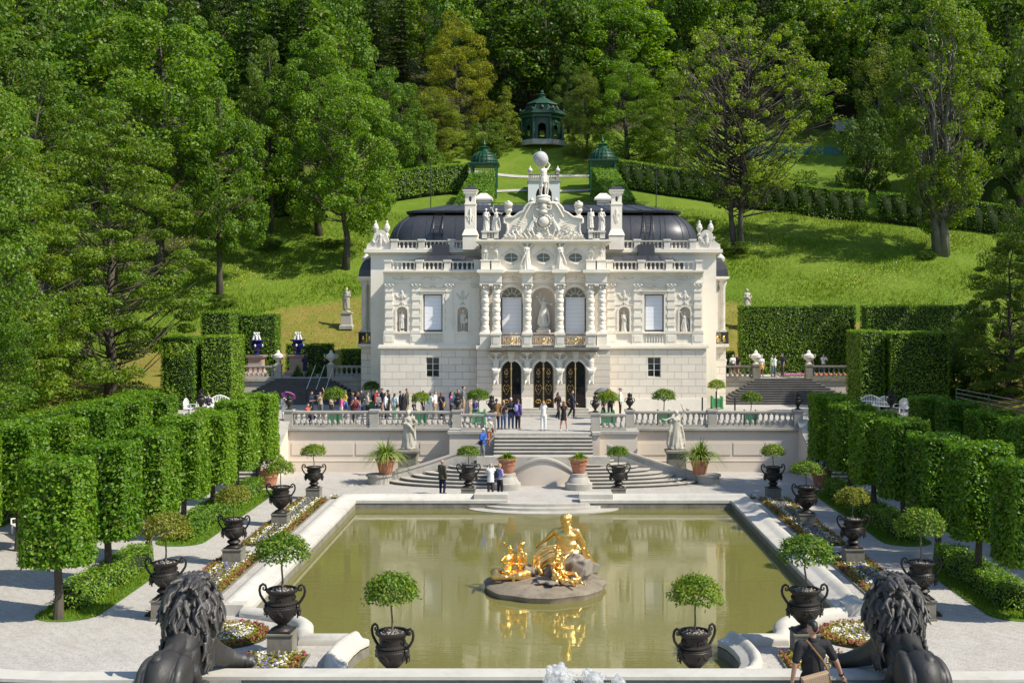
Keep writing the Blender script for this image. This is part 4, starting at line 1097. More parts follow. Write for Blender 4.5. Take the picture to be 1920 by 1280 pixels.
for x in (-2.1, 2.1):
    wv = part('window', MB().box(x-.74, x+.74, YU+.36, YU+.4, 7.9, 10.95), 'glass', smooth=False)
    sub('blind', MB().box(x-.64, x+.64, YU+.26, YU+.28, 7.9, 10.12), 'blind', wv, smooth=False)
    mb = MB().box(x-.72, x-.65, YU+.2, YU+.36, 7.9, 10.2).box(x+.65, x+.72, YU+.2, YU+.36, 7.9, 10.2); sub('window_frame', mb, 'frame_dark', wv, smooth=False)
    mb = MB().box(x-.72, x+.72, YU+.2, YU+.36, 10.13, 10.22)
    for a_ in (.52, 1.05, PI/2, 2.09, 2.62): mb.tube([(x+.3*math.cos(a_), YU+.3, 10.2+.3*math.sin(a_)), (x+.71*math.cos(a_), YU+.3, 10.2+.71*math.sin(a_))], .018, 5)
    mb.tube([(x+.3*math.cos(PI*i/10), YU+.3, 10.2+.3*math.sin(PI*i/10)) for i in range(11)], .018, 5); mb.tube([(x+.71*math.cos(PI*i/14), YU+.3, 10.2+.71*math.sin(PI*i/14)) for i in range(15)], .03, 5)
    sub('fanlight_bars', mb, 'white_paint', wv, smooth=False)
cy = 75.25
for x in (-3.82, -3.1, -1.06, 1.06, 3.1, 3.82):
    ax = abs(x)
    if ax > 3.5: part('column_pedestal', MB().box(x-.33, x+.33, cy-.35, YS, 7.08, 7.78).box(x-.38, x+.38, cy-.4, YS, 7.78, 7.88), 'plaster', smooth=False)
    mb = MB(); z = 7.87; mb.box(x-.32, x+.32, cy-.32, cy+.32, z, z+.1); pr = [(.31, z+.1), (.31, z+.17), (.25, z+.22)]
    z += .24
    for i in range(9):
        r = .275 if i % 2 == 0 else .235; pr += [(r-.02, z), (r, z+.02), (r, z+.26), (r-.02, z+.28)]; z += .292
    mb.lathe(pr, (x, cy, 0), 20); 
    col = part('column', mb, 'plaster', ang=50)
    cb = MB().lathe([(.22, z-.02), (.24, z+.12), (.34, z+.34)], (x, cy, 0), 16); cb.box(x-.36, x+.36, cy-.36, cy+.36, z+.34, z+.42)
    for i in range(8):
        a_ = PI/4*i+PI/8; cb.ell((x+.26*math.cos(a_), cy+.26*math.sin(a_), z+.13), (.09, .09, .12), None, 7, 5)
    for qx in (-1, 1):
        for qy in (-1, 1): cb.ell((x+qx*.29, cy+qy*.29, z+.27), .105, None, 8, 6)
    sub('capital', cb, 'sculpt', col)
    if ax > 3.5: continue
    xa, xb = (x, x) if ax < 2 else (min(x, x*3.82/3.1), max(x, x*3.82/3.1))
    part('entablature_block', MB().box(xa-.34, xb+.34, cy-.34, YU-.1, 11.20, 11.72).box(xa-.42, xb+.42, cy-.44, YU-.1, 11.72, 11.82).box(xa-.52, xb+.52, cy-.58, YU-.1, 11.82, 12.03), 'plaster', smooth=False)
def cornice(x0, x1, y, yb, nm='cornice'):
    mb = MB().box(x0, x1, y-.05, yb, 11.2, 11.3).box(x0, x1, y, yb, 11.3, 11.7)
    mb.box(x0, x1, y-.1, yb, 11.7, 11.76); mb.box(x0, x1, y-.3, yb, 11.84, 11.92); mb.box(x0, x1, y-.42, yb, 11.92, 12.02)
    k = int((x1-x0)/.22)
    for i in range(k):
        xx = x0+(i+.5)*(x1-x0)/k; mb.box(xx-.06, xx+.06, y-.18, y, 11.76, 11.84)
    mb.box(x0, x1, y-.08, yb, 11.76, 11.84)
    return part(nm, mb, 'plaster', smooth=False)
cornice(-10.66, -4.15, YS+.06, 81); cornice(4.15, 10.66, YS+.06, 81); cornice(-4.15, 4.15, YU-.04, 81)
# relief ornaments: shells and leaf sprays above windows, niches and in the frieze
def spray(mb, x, y, z, w, h, seed, n=9):
    r = random.Random(seed)
    mb.ell((x, y, z), (w*.13, .06, h*.42), None, 8, 6); mb.ell((x, y-.02, z+h*.3), (w*.10, .05, h*.2), None, 8, 6)
    for i in range(n):
        q = (i+1)/n
        for s in (-1, 1):
            px = x+s*w*.5*q; pz = z+h*(.25*math.sin(q*5+seed)*(1-q*.4))
            mb.ell((px, y, pz), (w*.06*(1.2-q*.5), .04, h*(.2-.1*q)*r.uniform(.7, 1.3)), Euler((0, s*r.uniform(-.9, .9), 0)), 7, 5)
def ornament(x, y, z, w, h, seed, mat='sculpt'):
    mb = MB(); spray(mb, x, y, z, w, h, seed); part('relief_ornament', mb, mat)
for s in (-1, 1):
    ornament(s*WX, YS+.08, 11.0-.14, 1.7, .32, 3); ornament(s*WX, YS+.05, 11.5, 1.3, .28, 5)
    for nx, sd in ((NX1, 8), (NX2, 9)):
        ornament(s*nx, YS+.08, 10.35, .8, .75, sd); ornament(s*nx, YS+.07, 9.82, .3, .34, sd+4); ornament(s*nx, YS+.05, 11.5, 1.2, .26, sd+7)
        part('wall_panel', MB().box(s*nx-.62, s*nx+.62, YS+.06, YS+.1, 9.72, 9.78), 'plaster', smooth=False)
    ornament(s*2.1, YU-.03, 11.5, 1.3, .3, 12)
ornament(0, YU-.03, 11.5, 1.3, .3, 13)
# roof balustrades
for s in (-1, 1):
    a, b = (-10.5, -4.3) if s < 0 else (4.3, 10.5)
    balustrade('', (a, YS+.25), (b, YS+.25), 12.02, [.02, .36, .66, .98], .30, 'sculpt', .62, parent=palace, name='roof_balustrade', pw=.42, wd=.24, r=.075)
    o = COL.objects[-1]
    a, b = (-10.7, -4.5) if s < 0 else (4.5, 10.7)
    balustrade('', (a, 80.9), (b, 80.9), 13.66, [.03, .34, .68, .97], .30, 'sculpt', .62, parent=palace, name='roof_balustrade', pw=.42, wd=.24, r=.075)
for o in COL.objects:
    if o.parent == palace and o.name.startswith('roof_balustrade'): o.location = Vector(o.location)-Vector(PB)
part('terrace_roof', MB().box(-10.6, 10.6, YS+.1, 81.2, 11.9, 12.03), 'roof', smooth=False)
# rear main block, its cornice, mansard and domed roof
for s in (-1, 1):
    X = lambda a, b: (min(s*a, s*b), max(s*a, s*b))
    part('rear_wall', MB().box(*X(4.0, 12.2), 81.0, 81.3, 2.5, 13.3).box(*X(12.0, 12.2), 81.3, 96, 2.5, 13.3), 'plaster', smooth=False)
    part('rear_cornice', MB().box(*X(4.0, 12.35), 80.85, 96, 13.3, 13.42).box(*X(4.0, 12.6), 80.6, 96.3, 13.42, 13.66), 'plaster', smooth=False)
    # lean-to metal roof behind the lower balustrade
    x0, x1 = X(4.15, 9.5); zt = 13.15
    v = [(x0, 77.6, 12.62), (x1, 77.6, 12.62), (x1, 80.9, 12.62), (x0, 80.9, 12.62)]
    i0, i1 = (1.3, 0) if s < 0 else (0, 1.3)
    v += [(x0+i0, 79.6, zt), (x1-i1, 79.6, zt), (x1-i1, 80.9, zt), (x0+i0, 80.9, zt)]
    mb = MB().add(v, [(0, 1, 5, 4), (1, 2, 6, 5), (3, 0, 4, 7), (4, 5, 6, 7), (3, 2, 1, 0)]); mb.box(x0, x1, 77.65, 77.75, 12.03, 12.62)
    for k in range(6):
        xx = x0+(i0 if s < 0 else .2)+.3+k*.85; mb.tube([(xx, 77.6, 12.64), (xx, 79.6, zt+.02)], .02, 4)
    part('lean_to_roof', mb, 'roof', smooth=False)
    part('roof_hatch', MB().box(*X(6.6, 7.75), 79.9, 80.7, 12.9, 13.95), 'roof', smooth=False)
    # corner gablet with two urns
    mb = MB(); cx = s*11.5; pts = [(-1.0, 13.66), (1.0, 13.66), (.95, 14.0), (.6, 14.25), (.42, 14.75), (.18, 15.0), (0, 15.05), (-.18, 15.0), (-.42, 14.75), (-.6, 14.25), (-.95, 14.0)]
    mb.wall([(cx+px, pz) for px, pz in pts], [], 80.9, .3); n = len(pts)
    mb.add([(cx+px, y, pz) for y in (80.9, 81.25) for px, pz in pts], [(i, n+i, n+(i+1) % n, (i+1) % n) for i in range(n)])
    gb = part('corner_gablet', mb, 'sculpt', smooth=False)
    sp = MB(); spray(sp, cx, 80.86, 14.3, 1.1, 1.0, 21+s); sub('relief_ornament', sp, 'sculpt', gb)
    for q in (-.42, .38):
        part('roof_urn', MB().lathe([(.16, 14.5), (.16, 14.62), (.07, 14.7), (.1, 14.78), (.2, 14.95), (.23, 15.08), (.17, 15.16), (.2, 15.2), (.13, 15.3), (.06, 15.42), (.09, 15.5), (.02, 15.6)], (cx+q, 81.5, .15), 14), 'sculpt')
    part('roof_urn', MB().box(s*13.0-.2, s*13.0+.2, 84.0, 84.4, 11.4, 12.6).lathe([(.24, 12.6), (.1, 12.75), (.3, 13.0), (.32, 13.2), (.2, 13.35), (.05, 13.5)], (s*13.0, 84.2, 0), 14), 'sculpt')
    # side bay with coupled columns and its own little roof
    part('side_bay_wall', MB().box(*X(12.2, 12.85), 83.6, 91, 2.5, 11.5), 'plaster', smooth=False)
    part('side_bay_cornice', MB().box(*X(12.2, 13.25), 82.9, 91.3, 11.5, 11.62).box(*X(12.2, 13.4), 82.7, 91.5, 11.62, 11.8), 'plaster', smooth=False)
    mb = MB(); xa, xb = s*13.35, s*12.2
    prs = [(0, 11.8), (.06, 12.3), (.22, 12.75), (.45, 13.05)]; prev = None; vs = []; fs = []
    for k, (ins, z) in enumerate(prs):
        o = len(vs); vs += [(xb, 82.75+ins, z), (xa-s*ins, 82.75+ins, z), (xa-s*ins, 91.4-ins, z), (xb, 91.4-ins, z)]
        if k:
            for j in range(3): fs.append((o-4+j, o-4+j+1, o+j+1, o+j) if s < 0 else (o+j, o+j+1, o-4+j+1, o-4+j))
    mb.add(vs, fs+[(len(vs)-4, len(vs)-3, len(vs)-2, len(vs)-1)]); part('side_bay_roof', mb, 'roof', smooth=False)
    for xx in (12.45, 13.0):
        part('column', MB().lathe([(.2, 7.9), (.2, 11.0), (.3, 11.3), (.3, 11.5)], (s*xx, 83.25, 0), 14).box(s*xx-.26, s*xx+.26, 83.0, 83.5, 7.75, 7.95), 'sculpt', ang=40)
    part('side_balcony', MB().box(*X(12.0, 13.35), 82.4, 86, 6.7, 6.95).box(*X(12.2, 13.15), 82.7, 86, 2.5, 6.7), 'rustic', smooth=False)
    mb = MB(); mb.box(*X(12.15, 13.32), 82.42, 82.46, 7.72, 7.8); mb.box(*X(13.28, 13.32), 82.42, 86, 7.72, 7.8); mb.box(*X(12.15, 13.32), 82.42, 82.46, 6.96, 7.02)
    for i in range(14): px = s*(12.2+i*.083); mb.box(px-.014, px+.014, 82.42, 82.46, 7.0, 7.72)
    for i in range(30): mb.box(s*13.3-.014, s*13.3+.014, 82.5+i*.115, 82.53+i*.115, 7.0, 7.72)
    for c in (12.5, 12.95):
        for q in (-1, 1): mb.tube([(s*c+q*(.2-.045*t_)*math.sin(t_), 82.4, 7.38+(.26-.05*t_)*math.cos(t_)) for t_ in [.4*i for i in range(11)]], .025, 5)
    rl = part('balcony_rail', mb, 'iron', smooth=False)
    gb = MB()
    for c in (12.5, 12.95): gb.ell((s*c, 82.38, 7.38), (.08, .03, .16), None, 8, 6); gb.tube([(s*c+(.15-.03*t_)*math.sin(t_), 82.38, 7.2+(.15-.03*t_)*math.cos(t_)) for t_ in [.4*i for i in range(11)]], .02, 5)
    sub('gilded_scrollwork', gb, 'gold', rl)
# domed mansard
NR = 7                                       # rounded corners, NR points on each
def ring(ins, z, hx=11.35, y0=82.0, y1=97.0, r=2.6):
    q = max(r-ins, .02); out = []
    for cx, cy_, a0 in ((-hx+ins+q, y0+ins+q, 180), (hx-ins-q, y0+ins+q, 270), (hx-ins-q, y1-ins-q, 0), (-hx+ins+q, y1-ins-q, 90)):
        out += [(cx+q*math.cos(R(a0+90*i/(NR-1))), cy_+q*math.sin(R(a0+90*i/(NR-1))), z) for i in range(NR)]
    return out
N4 = NR*4
prof = [(0, 13.6), (.02, 14.3)]+[(2.55*(1-math.cos(PI/2*i/9)), 14.3+2.2*math.sin(PI/2*i/9)) for i in range(1, 9)]
vs = []; fs = []
for k, (ins, z) in enumerate(prof):
    o = len(vs); vs += ring(ins, z)
    if k: fs += [(o-N4+j, o-N4+(j+1) % N4, o+(j+1) % N4, o+j) for j in range(N4)]
seam = MB().add(vs, fs)
for i in range(21):
    x = -10.5+i*1.05
    if abs(x) < 8.8: seam.tube([(x, 82.0+ins-.01, z) for ins, z in prof], .028, 4)
for sx in (-1, 1):
    for j in (0, 2, 3, 5): seam.tube([ring(ins, z)[j if sx < 0 else NR+j] for ins, z in prof], .03 if j != 3 else .05, 4)
    for j in range(3, 12): seam.tube([(sx*(11.36-ins), 83.0+j*1.1, z) for ins, z in prof if 83+j*1.1 > 82+ins], .028, 4)
dome = part('dome_roof', seam, 'roof', ang=25)
ins = prof[-1][0]; zt = prof[-1][1]
vs = ring(ins-.85, zt-.02)+ring(ins-.9, zt+.13)+ring(ins+2.0, zt+.8)
fs = [(j, (j+1) % N4, N4+(j+1) % N4, N4+j) for j in range(N4)]+[(N4+j, N4+(j+1) % N4, 2*N4+(j+1) % N4, 2*N4+j) for j in range(N4)]+[tuple(range(2*N4, 3*N4)), tuple(reversed(range(N4)))]
up = part('upper_roof', MB().add(vs, fs), 'roof', smooth=False)
mb = MB(); zr = zt+.8
for i in range(24): x = -7+i*.61; mb.box(x-.02, x+.02, 86.1, 86.14, zr, zr+.12)
mb.box(-7.2, 7.2, 86.09, 86.15, zr+.1, zr+.15); sub('ridge_rail', mb, 'iron', up, smooth=False)
mb = MB()
for i in range(15): x = -8.3+i*1.19; mb.tube([(x, 82+ins-.9, zt+.14), (x*.82, 82+ins+2.0, zt+.81)], .03, 4)
sub('standing_seam', mb, 'roof', up, smooth=False)
for s in (-1, 1):
    part('lightning_rod', MB().tube([(s*8.5, 86.5, zt+.5), (s*8.5, 86.5, zt+4.0)], .035, 5), 'iron')
    mb = MB()
    for q in (-.32, .32): mb.tube([(s*7.55+q, 81.9+i_-.12, z) for i_, z in prof], .035, 5)
    for k in range(8):
        q = k/8*(len(prof)-1); i_ = int(q); fr = q-i_; a = prof[i_]; b = prof[i_+1]; yy = 81.78+a[0]+(b[0]-a[0])*fr; zz = a[1]+(b[1]-a[1])*fr
        mb.tube([(s*7.55-.32, yy, zz), (s*7.55+.32, yy, zz)], .022, 4)
    part('roof_ladder', mb, 'iron')
    # chimneys
    X0 = s*5.12; Y0 = 80.6
    mb = MB().frustum((X0, Y0, 13.6), 1.05, 1.0, 1.05, 1.0, .95); mb.frustum((X0, Y0, 14.6), 1.15, 1.1, .8, .78, .42); ch = part('chimney', mb, 'plaster', smooth=False)
    mb = MB().box(X0-.38, X0+.38, Y0-.36, Y0+.36, 15.0, 16.75); mb.box(X0-.42, X0+.42, Y0-.4, Y0+.4, 16.75, 16.83); mb.box(X0-.36, X0+.36, Y0-.34, Y0+.34, 16.83, 17.45)
    mb.frustum((X0, Y0, 17.45), .78, .74, 1.02, .98, .28); mb.box(X0-.53, X0+.53, Y0-.51, Y0+.51, 17.73, 17.80)
    for k in range(6): mb.box(X0-.46+k*.165, X0-.38+k*.165, Y0-.47, Y0-.3, 17.55, 17.72)
    sub('shaft', mb, 'plaster', ch, smooth=False)
    sub('opening', MB().prism([(0, 0)], 0, 0) if False else MB().ell((X0, Y0-.33, 17.15), (.1, .03, .2), None, 12, 8), 'frame_dark', ch)
    sub('chimney_cap', MB().add([(X0-.55, Y0-.52, 17.8), (X0+.55, Y0-.52, 17.8), (X0+.55, Y0+.52, 17.8), (X0-.55, Y0+.52, 17.8), (X0-.3, Y0-.3, 18.02), (X0+.3, Y0-.3, 18.02), (X0+.3, Y0+.3, 18.02), (X0-.3, Y0+.3, 18.02)], [(0, 1, 5, 4), (1, 2, 6, 5), (2, 3, 7, 6), (3, 0, 4, 7), (4, 5, 6, 7)]), 'roof', ch, smooth=False)
    sp = MB(); spray(sp, X0, Y0-.37, 15.9, .4, 1.2, 40+s, 5); sub('relief_ornament', sp, 'plaster', ch)
    part('chimney', MB().box(s*4.7-.5, s*4.7+.5, 90, 91, 16.5, 18.0).box(s*4.7-.7, s*4.7+.7, 89.8, 91.2, 18.0, 18.15).frustum((s*4.7, 90.5, 18.15), 1.4, 1.4, .5, .5, .4), 'plaster', smooth=False)
# attic of the centre
YA = YU-.1
part('attic_wall', MB().wall(rect(-4.1, 4.1, 12.0, 13.72), [oval(x, 12.86, .47, .31) for x in (-2.13, 0, 2.13)], YA, .25).box(-4.1, -4.0, YA+.001, 82, 12, 13.72).box(4.0, 4.1, YA+.001, 82, 12, 13.72), 'plaster', smooth=False)
for x in (-2.13, 0, 2.13):
    wv = part('oval_window', MB().box(x-.5, x+.5, YA+.2, YA+.24, 12.5, 13.2), 'glass', smooth=False)
    sub('window_frame', MB().box(x-.012, x+.012, YA+.15, YA+.2, 12.55, 13.17).box(x-.47, x+.47, YA+.155, YA+.195, 12.85, 12.87).tube([(x+.46*math.cos(2*PI*i/28), YA+.15, 12.86+.30*math.sin(2*PI*i/28)) for i in range(29)], .02, 5), 'white_paint', wv, smooth=False)
    mb = MB().tube([(x+.55*math.cos(2*PI*i/28), YA-.02, 12.86+.39*math.sin(2*PI*i/28)) for i in range(29)], .075, 8)
    mb.ell((x, YA-.05, 13.32), (.16, .08, .12)); mb.ell((x, YA-.05, 12.42), (.2, .08, .09))
    for q in (-1, 1): mb.ell((x+q*.62, YA-.04, 12.86), (.08, .06, .16))
    sub('surround', mb, 'sculpt', wv)
for x in (-3.82, -3.12, 3.12, 3.82): part('attic_pedestal', MB().box(x-.3, x+.3, YA-.5, YA, 12.0, 12.62).box(x-.34, x+.34, YA-.54, YA, 12.62, 12.7), 'plaster', smooth=False)
part('attic_cornice', MB().box(-4.25, 4.25, YA-.15, 82, 13.72, 13.8).box(-4.4, 4.4, YA-.4, 82, 13.8, 13.9).box(-4.5, 4.5, YA-.52, 82, 13.9, 14.02), 'plaster', smooth=False)
hg = [(2.86, 14.02), (2.57, 14.3), (2.44, 14.72), (2.48, 15.13), (2.67, 15.2), (2.67, 15.46), (1.99, 15.58), (1.66, 15.83), (1.37, 15.96), (1.28, 16.2), (1.03, 16.44), (.70, 16.54), (.40, 16.50), (.22, 16.62)]
gl = hg+[(-x, z) for x, z in reversed(hg)]
YP = YA-.1
mb = MB().wall(gl, [], YP, .5); n = len(gl)
mb.add([(x, y, z) for y in (YP, YP+.6) for x, z in gl], [(i, n+i, n+(i+1) % n, (i+1) % n) for i in range(n)]); mb.wall([(-x, z) for x, z in gl][::-1], [], YP+.6, .1)
gable = part('gable', mb, 'plaster', smooth=False)
sub('gable_moulding', MB().tube([(x*.97, YP-.06, z-.05) for x, z in gl], .085, 7), 'sculpt', gable)
mb = MB()
for s in (-1, 1):
    mb.tube([(s*(.36+(.26-.035*t_)*math.cos(t_+2.2)), YP-.16, 16.15+(.26-.035*t_)*math.sin(t_+2.2)) for t_ in [.45*i for i in range(14)]], .07, 7)
    mb.tube([(s*(.55+.75*q), YP-.14, 16.42-.9*q*q+.05*math.sin(q*6)) for q in [i/8 for i in range(9)]], .07, 7)
mb.ell((0, YP-.2, 16.2), (.2, .14, .26)); mb.ell((0, YP-.2, 15.85), (.26, .14, .16)); mb.ell((0, YP-.2, 16.6), (.42, .2, .2))
for i in range(16): mb.ell((.5*math.cos(i*2.4), YP-.18, 16.25+.5*math.sin(i*2.4)*.9), (.07, .06, .07), None, 6, 5)
sub('gable_crest', mb, 'sculpt', gable)
# figures of the gable relief
mb = MB(); yy = YP-.12
mb.ell((0, yy-.05, 15.2), (.36, .22, .34), None, 20, 14)
for i in range(18): mb.ell((.48*math.cos(i*.349), yy, 15.2+.46*math.sin(i*.349)), (.09, .1, .09), None, 7, 5)
def relief_fig(mb, x, z, sc, rot, flip, seed):
    t = MB(); r = random.Random(seed)
    add_body(t, 1, 'up' if seed % 2 else 'out', 'hold', 'walk', 1.25, True, .3, 0, False)
    robe(t, 1, .05, .55, .16, .10, 7, .25)
    for k in range(4): t.cap((.05, .02, .5-.1*k), (.35+.05*k, .04, .35-.13*k+r.uniform(-.1, .1)), .05, .03, 6)
    Mx = Matrix.Translation((x, yy, z)) @ Matrix.Rotation(rot, 4, 'Y') @ Matrix.Diagonal((sc*flip, sc*.75, sc, 1))
    o = len(mb.v); mb.v += [tuple(Mx @ Vector(p)) for p in t.v]; mb.f += [tuple(i+o for i in (f if flip > 0 else f[::-1])) for f in t.f]; mb.m += [0]*len(t.f)
relief_fig(mb, -1.0, 14.55, 1.25, .45, 1, 1); relief_fig(mb, 1.0, 14.55, 1.25, -.45, -1, 3)
relief_fig(mb, -2.1, 14.2, .95, 1.05, 1, 2); relief_fig(mb, 2.1, 14.2, .95, -1.05, -1, 4)
relief_fig(mb, -.38, 14.1, .8, .1, 1, 5); relief_fig(mb, .38, 14.1, .8, -.2, -1, 7)
for s in (-1, 1):
    for k in range(9): mb.cap((s*(.3+.26*k), yy, 14.15+.04*(k % 3)), (s*(.5+.26*k), yy-.06, 14.3+.12*((k*7) % 4)), .09, .06, 6)
    for k in range(7): mb.cap((s*(1.3+.12*k), yy, 15.1-.1*k), (s*(1.75+.1*k), yy, 15.3-.16*k), .05, .03, 6)
rel = remesh(mb, 'relief', .028, M['sculpt'], 1, .4, gable)
for s in (-1, 1):
    X = lambda a, b: (min(s*a, s*b), max(s*a, s*b))
    p_ = part('statue_pedestal', MB().box(*X(2.98, 3.25), YA-.4, YA+.2, 14.02, 14.5).box(*X(3.7, 4.05), YA-.4, YA+.2, 14.02, 14.5).box(*X(2.95, 4.1), YA-.45, YA+.25, 14.5, 14.6).box(*X(2.98, 4.05), YA-.4, YA+.2, 14.02, 14.09).box(*X(3.25, 3.7), YA-.1, YA+.15, 14.09, 14.5), 'sculpt', smooth=False)
    for q in (3.36, 3.58): sub('baluster', MB().lathe([(.05, 14.09), (.085, 14.2), (.04, 14.34), (.06, 14.42), (.05, 14.5)], (s*q, YA-.25, 0), 8), 'sculpt', p_)
    part('gable_vase', MB().lathe([(.26, 15.46), (.26, 15.6), (.12, 15.68), (.15, 15.8), (.26, 15.95), (.22, 16.1), (.3, 16.18)], (s*2.33, YP+.25, 0), 14).ell((s*2.33, YP+.25, 16.36), (.3, .26, .2)).ell((s*2.33-.14, YP+.2, 16.42), .13).ell((s*2.33+.15, YP+.2, 16.40), .14).ell((s*2.33, YP+.15, 16.5), .13), 'sculpt')
part('atlas_base', MB().lathe([(.5, 16.6), (.42, 16.75), (.5, 16.85), (.4, 16.95)], (0, YP+.2, 0), 16), 'sculpt')
part('interior_screen', MB().box(-10.3, 10.3, 80.5, 80.6, 2.5, 11.9), 'frame_dark', smooth=False)
# statues on and in the palace
t = statue('atlas', (0.02, YP+.2, 16.97), 2.15, 'white stone giant on top of the gable bearing a globe on his shoulders', .25, name='crowning_statue')
g_ = MB().ell((-.10, .0, 1.13), .225, None, 24, 16); g_.tube([(-.10+.23*math.cos(2*PI*i/24), .23*math.sin(2*PI*i/24)*.4, 1.13+.23*math.sin(2*PI*i/24)*.9) for i in range(25)], .014, 5); g_.tube([(-.10, 0, 1.33), (-.10, 0, 1.45)], .008, 5)
g_.build('globe', m_stone('globe_stone', (.55,.54,.52), (.40,.40,.40), (.20,.20,.20), .6, 5, .8, .3), t)
for x, k, sx, lab in ((-3.8, 'woman', 1, 'pale robed statue at the far left of the four on the gable parapet'), (-3.13, 'raised', -1, 'pale robed statue just left of the palace gable relief'), (3.13, 'toga', 1, 'pale robed statue just right of the palace gable relief'), (3.82, 'woman', -1, 'pale robed statue at the far right of the four on the gable parapet')):
    statue(k, (x, YA-.1, 14.64), 1.45, lab, random.uniform(-.3, .3), group='statues on the gable parapet')
for x, k, lab in ((-3.82, 'cherub', 'small cherub statue at the left end of the attic storey'), (-3.12, 'cherub', 'small cherub statue left of the first oval window'), (3.12, 'cherub', 'small cherub statue right of the last oval window'), (3.82, 'cherub', 'small cherub statue at the right end of the attic storey')):
    statue(k, (x, YA-.28, 12.73), .98, lab, random.uniform(-.5, .5), sx=random.choice((-1, 1)), group='cherubs on the attic')
statue('winged', (-1.07, YA-.35, 12.08), 1.75, 'winged statue between left and middle oval windows', .2, group='winged statues on the attic')
statue('winged', (1.07, YA-.35, 12.08), 1.75, 'winged statue between middle and right oval windows', -.2, sx=-1, group='winged statues on the attic')
part('attic_plinth', MB().box(-1.4, -.75, YA-.7, YA, 12.0, 12.06).box(.75, 1.4, YA-.7, YA, 12.0, 12.06), 'plaster', smooth=False)
for x, k, lab in ((-NX1, 'toga', 'statue in the niche at the left end of the palace front'), (-NX2, 'warrior', 'helmeted statue with shield in the niche right of the left upper window'), (NX2, 'woman', 'statue in the niche left of the right upper window'), (NX1, 'raised', 'statue in the niche at the right end of the palace front')):
    statue(k, (x, YS+.22, 7.985), 1.36 if k != 'raised' else 1.25, lab, 0, group='statues in the facade niches')
t = statue('raised', (0, YU+.2, 8.3), 1.95, 'large statue with raised arm in the central niche above the balcony', .1)
MB().lathe([(.27, -.2), (.27, -.12), (.2, -.08), (.24, -.035)], (0, 0, 0), 12).build('pedestal', M['sculpt'], t)
# ================================================================== trees
def envelope(prof, z): return float(np.interp(z, [p[0] for p in prof], [p[1] for p in prof]))
def make_tree(name, H, W, prof, K, rad, per, leaf, seed, fork=.3, tr=.34, flat=.75, inner=.35, bent=.02, stems=1, bark='bark', tips=True, upb=.35, rise=.35):
    """trunk + limbs mesh and a crown of leaf clumps; prof = crown radius (share of W/2) over height share"""
    r = np.random.default_rng(seed); rp = random.Random(seed)
    zlo, zhi = prof[0][0], prof[-1][0]
    C = []; tries = 0
    while len(C) < K and tries < K*60:
        tries += 1
        z = r.uniform(zlo, zhi); e = envelope(prof, z)
        if r.uniform() > e+.12: continue
        a = r.uniform(0, 2*PI); q = r.uniform(inner, 1)**.55*e*(1+.16*math.sin(a*3+seed)+.1*math.sin(a*7+z*12))
        p = np.array([math.cos(a)*q*W/2, math.sin(a)*q*W/2, z*H])
        if C and min(np.linalg.norm((np.array(C)-p)*[1, 1, 1.25], axis=1)) < rad*.62: continue
        C.append(p)
    C = np.array(C); R_ = rad*r.uniform(.65, 1.35, len(C))
    V = clump_leaves(C, R_, per, leaf, flat, upb, r)
    mb = MB(); top = []
    for s in range(stems):
        a = 2*PI*s/stems+.4; sp = 0 if stems == 1 else tr*.9
        lean = W*(.10 if stems > 1 else .0)
        pts = [(math.cos(a)*sp+math.cos(a)*lean*(i/6)**1.3+rp.uniform(-1, 1)*bent*H*(i > 0), math.sin(a)*sp+math.sin(a)*lean*(i/6)**1.3+rp.uniform(-1, 1)*bent*H*(i > 0), H*zhi*.93*i/6-.3*(i == 0)) for i in range(7)]
        k = tr if stems == 1 else tr*.62
        mb.tube(pts, [k*1.55, k*1.0, k*.86, k*.68, k*.48, k*.28, k*.1], 9); top.append(pts)
    for i, c in enumerate(C):
        c = Vector(c); pts = top[i % stems]
        d = math.hypot(c.x, c.y); zb = max(fork*H*.8, c.z-rise*d-.6*rad)
        zb = min(zb, H*zhi*.85); q = zb/(H*zhi*.93)*6; k = min(int(max(q, 0)), 5); f = q-k
        b = Vector(pts[k]).lerp(Vector(pts[k+1]), f); L = (c-b).length
        m1 = b.lerp(c, .4)+Vector((rp.uniform(-.1, .1), rp.uniform(-.1, .1), rp.uniform(-.12, .02)))*L
        m2 = b.lerp(c, .75)+Vector((rp.uniform(-.1, .1), rp.uniform(-.1, .1), rp.uniform(-.04, .1)))*L
        w = max(.022, min(tr*.36, .0095*L+.018))
        mb.tube([b, m1, m2, c], [w, w*.7, w*.42, w*.14], 5)
        if tips:
            for j in range(2):
                e = c+Vector((rp.uniform(-1, 1), rp.uniform(-1, 1), rp.uniform(-.3, .9)))*R_[i]*.9
                mb.tube([m2, m2.lerp(e, .6)+Vector((0, 0, .1)), e], [w*.4, w*.25, w*.1], 4)
    return mb.mesh(name+'_trunk', M[bark], True, 180), leaf_mesh(name+'_crown', V, [M['leaf_a']]), H, W
OVAL = [(.22, .25), (.30, .75), (.4, 1), (.6, .95), (.78, .7), (.92, .38), (.99, .08)]
ROUND = [(.22, .4), (.32, .88), (.5, 1), (.7, .9), (.85, .62), (.98, .15)]
CONE = [(.05, .8), (.15, 1), (.35, .82), (.6, .55), (.8, .28), (.97, .05)]
LOW = [(.03, .55), (.12, .9), (.3, 1), (.55, .86), (.75, .6), (.9, .3), (.98, .1)]
COLM = [(.10, .30), (.22, .6), (.4, .85), (.58, 1), (.74, .85), (.88, .5), (.99, .1)]
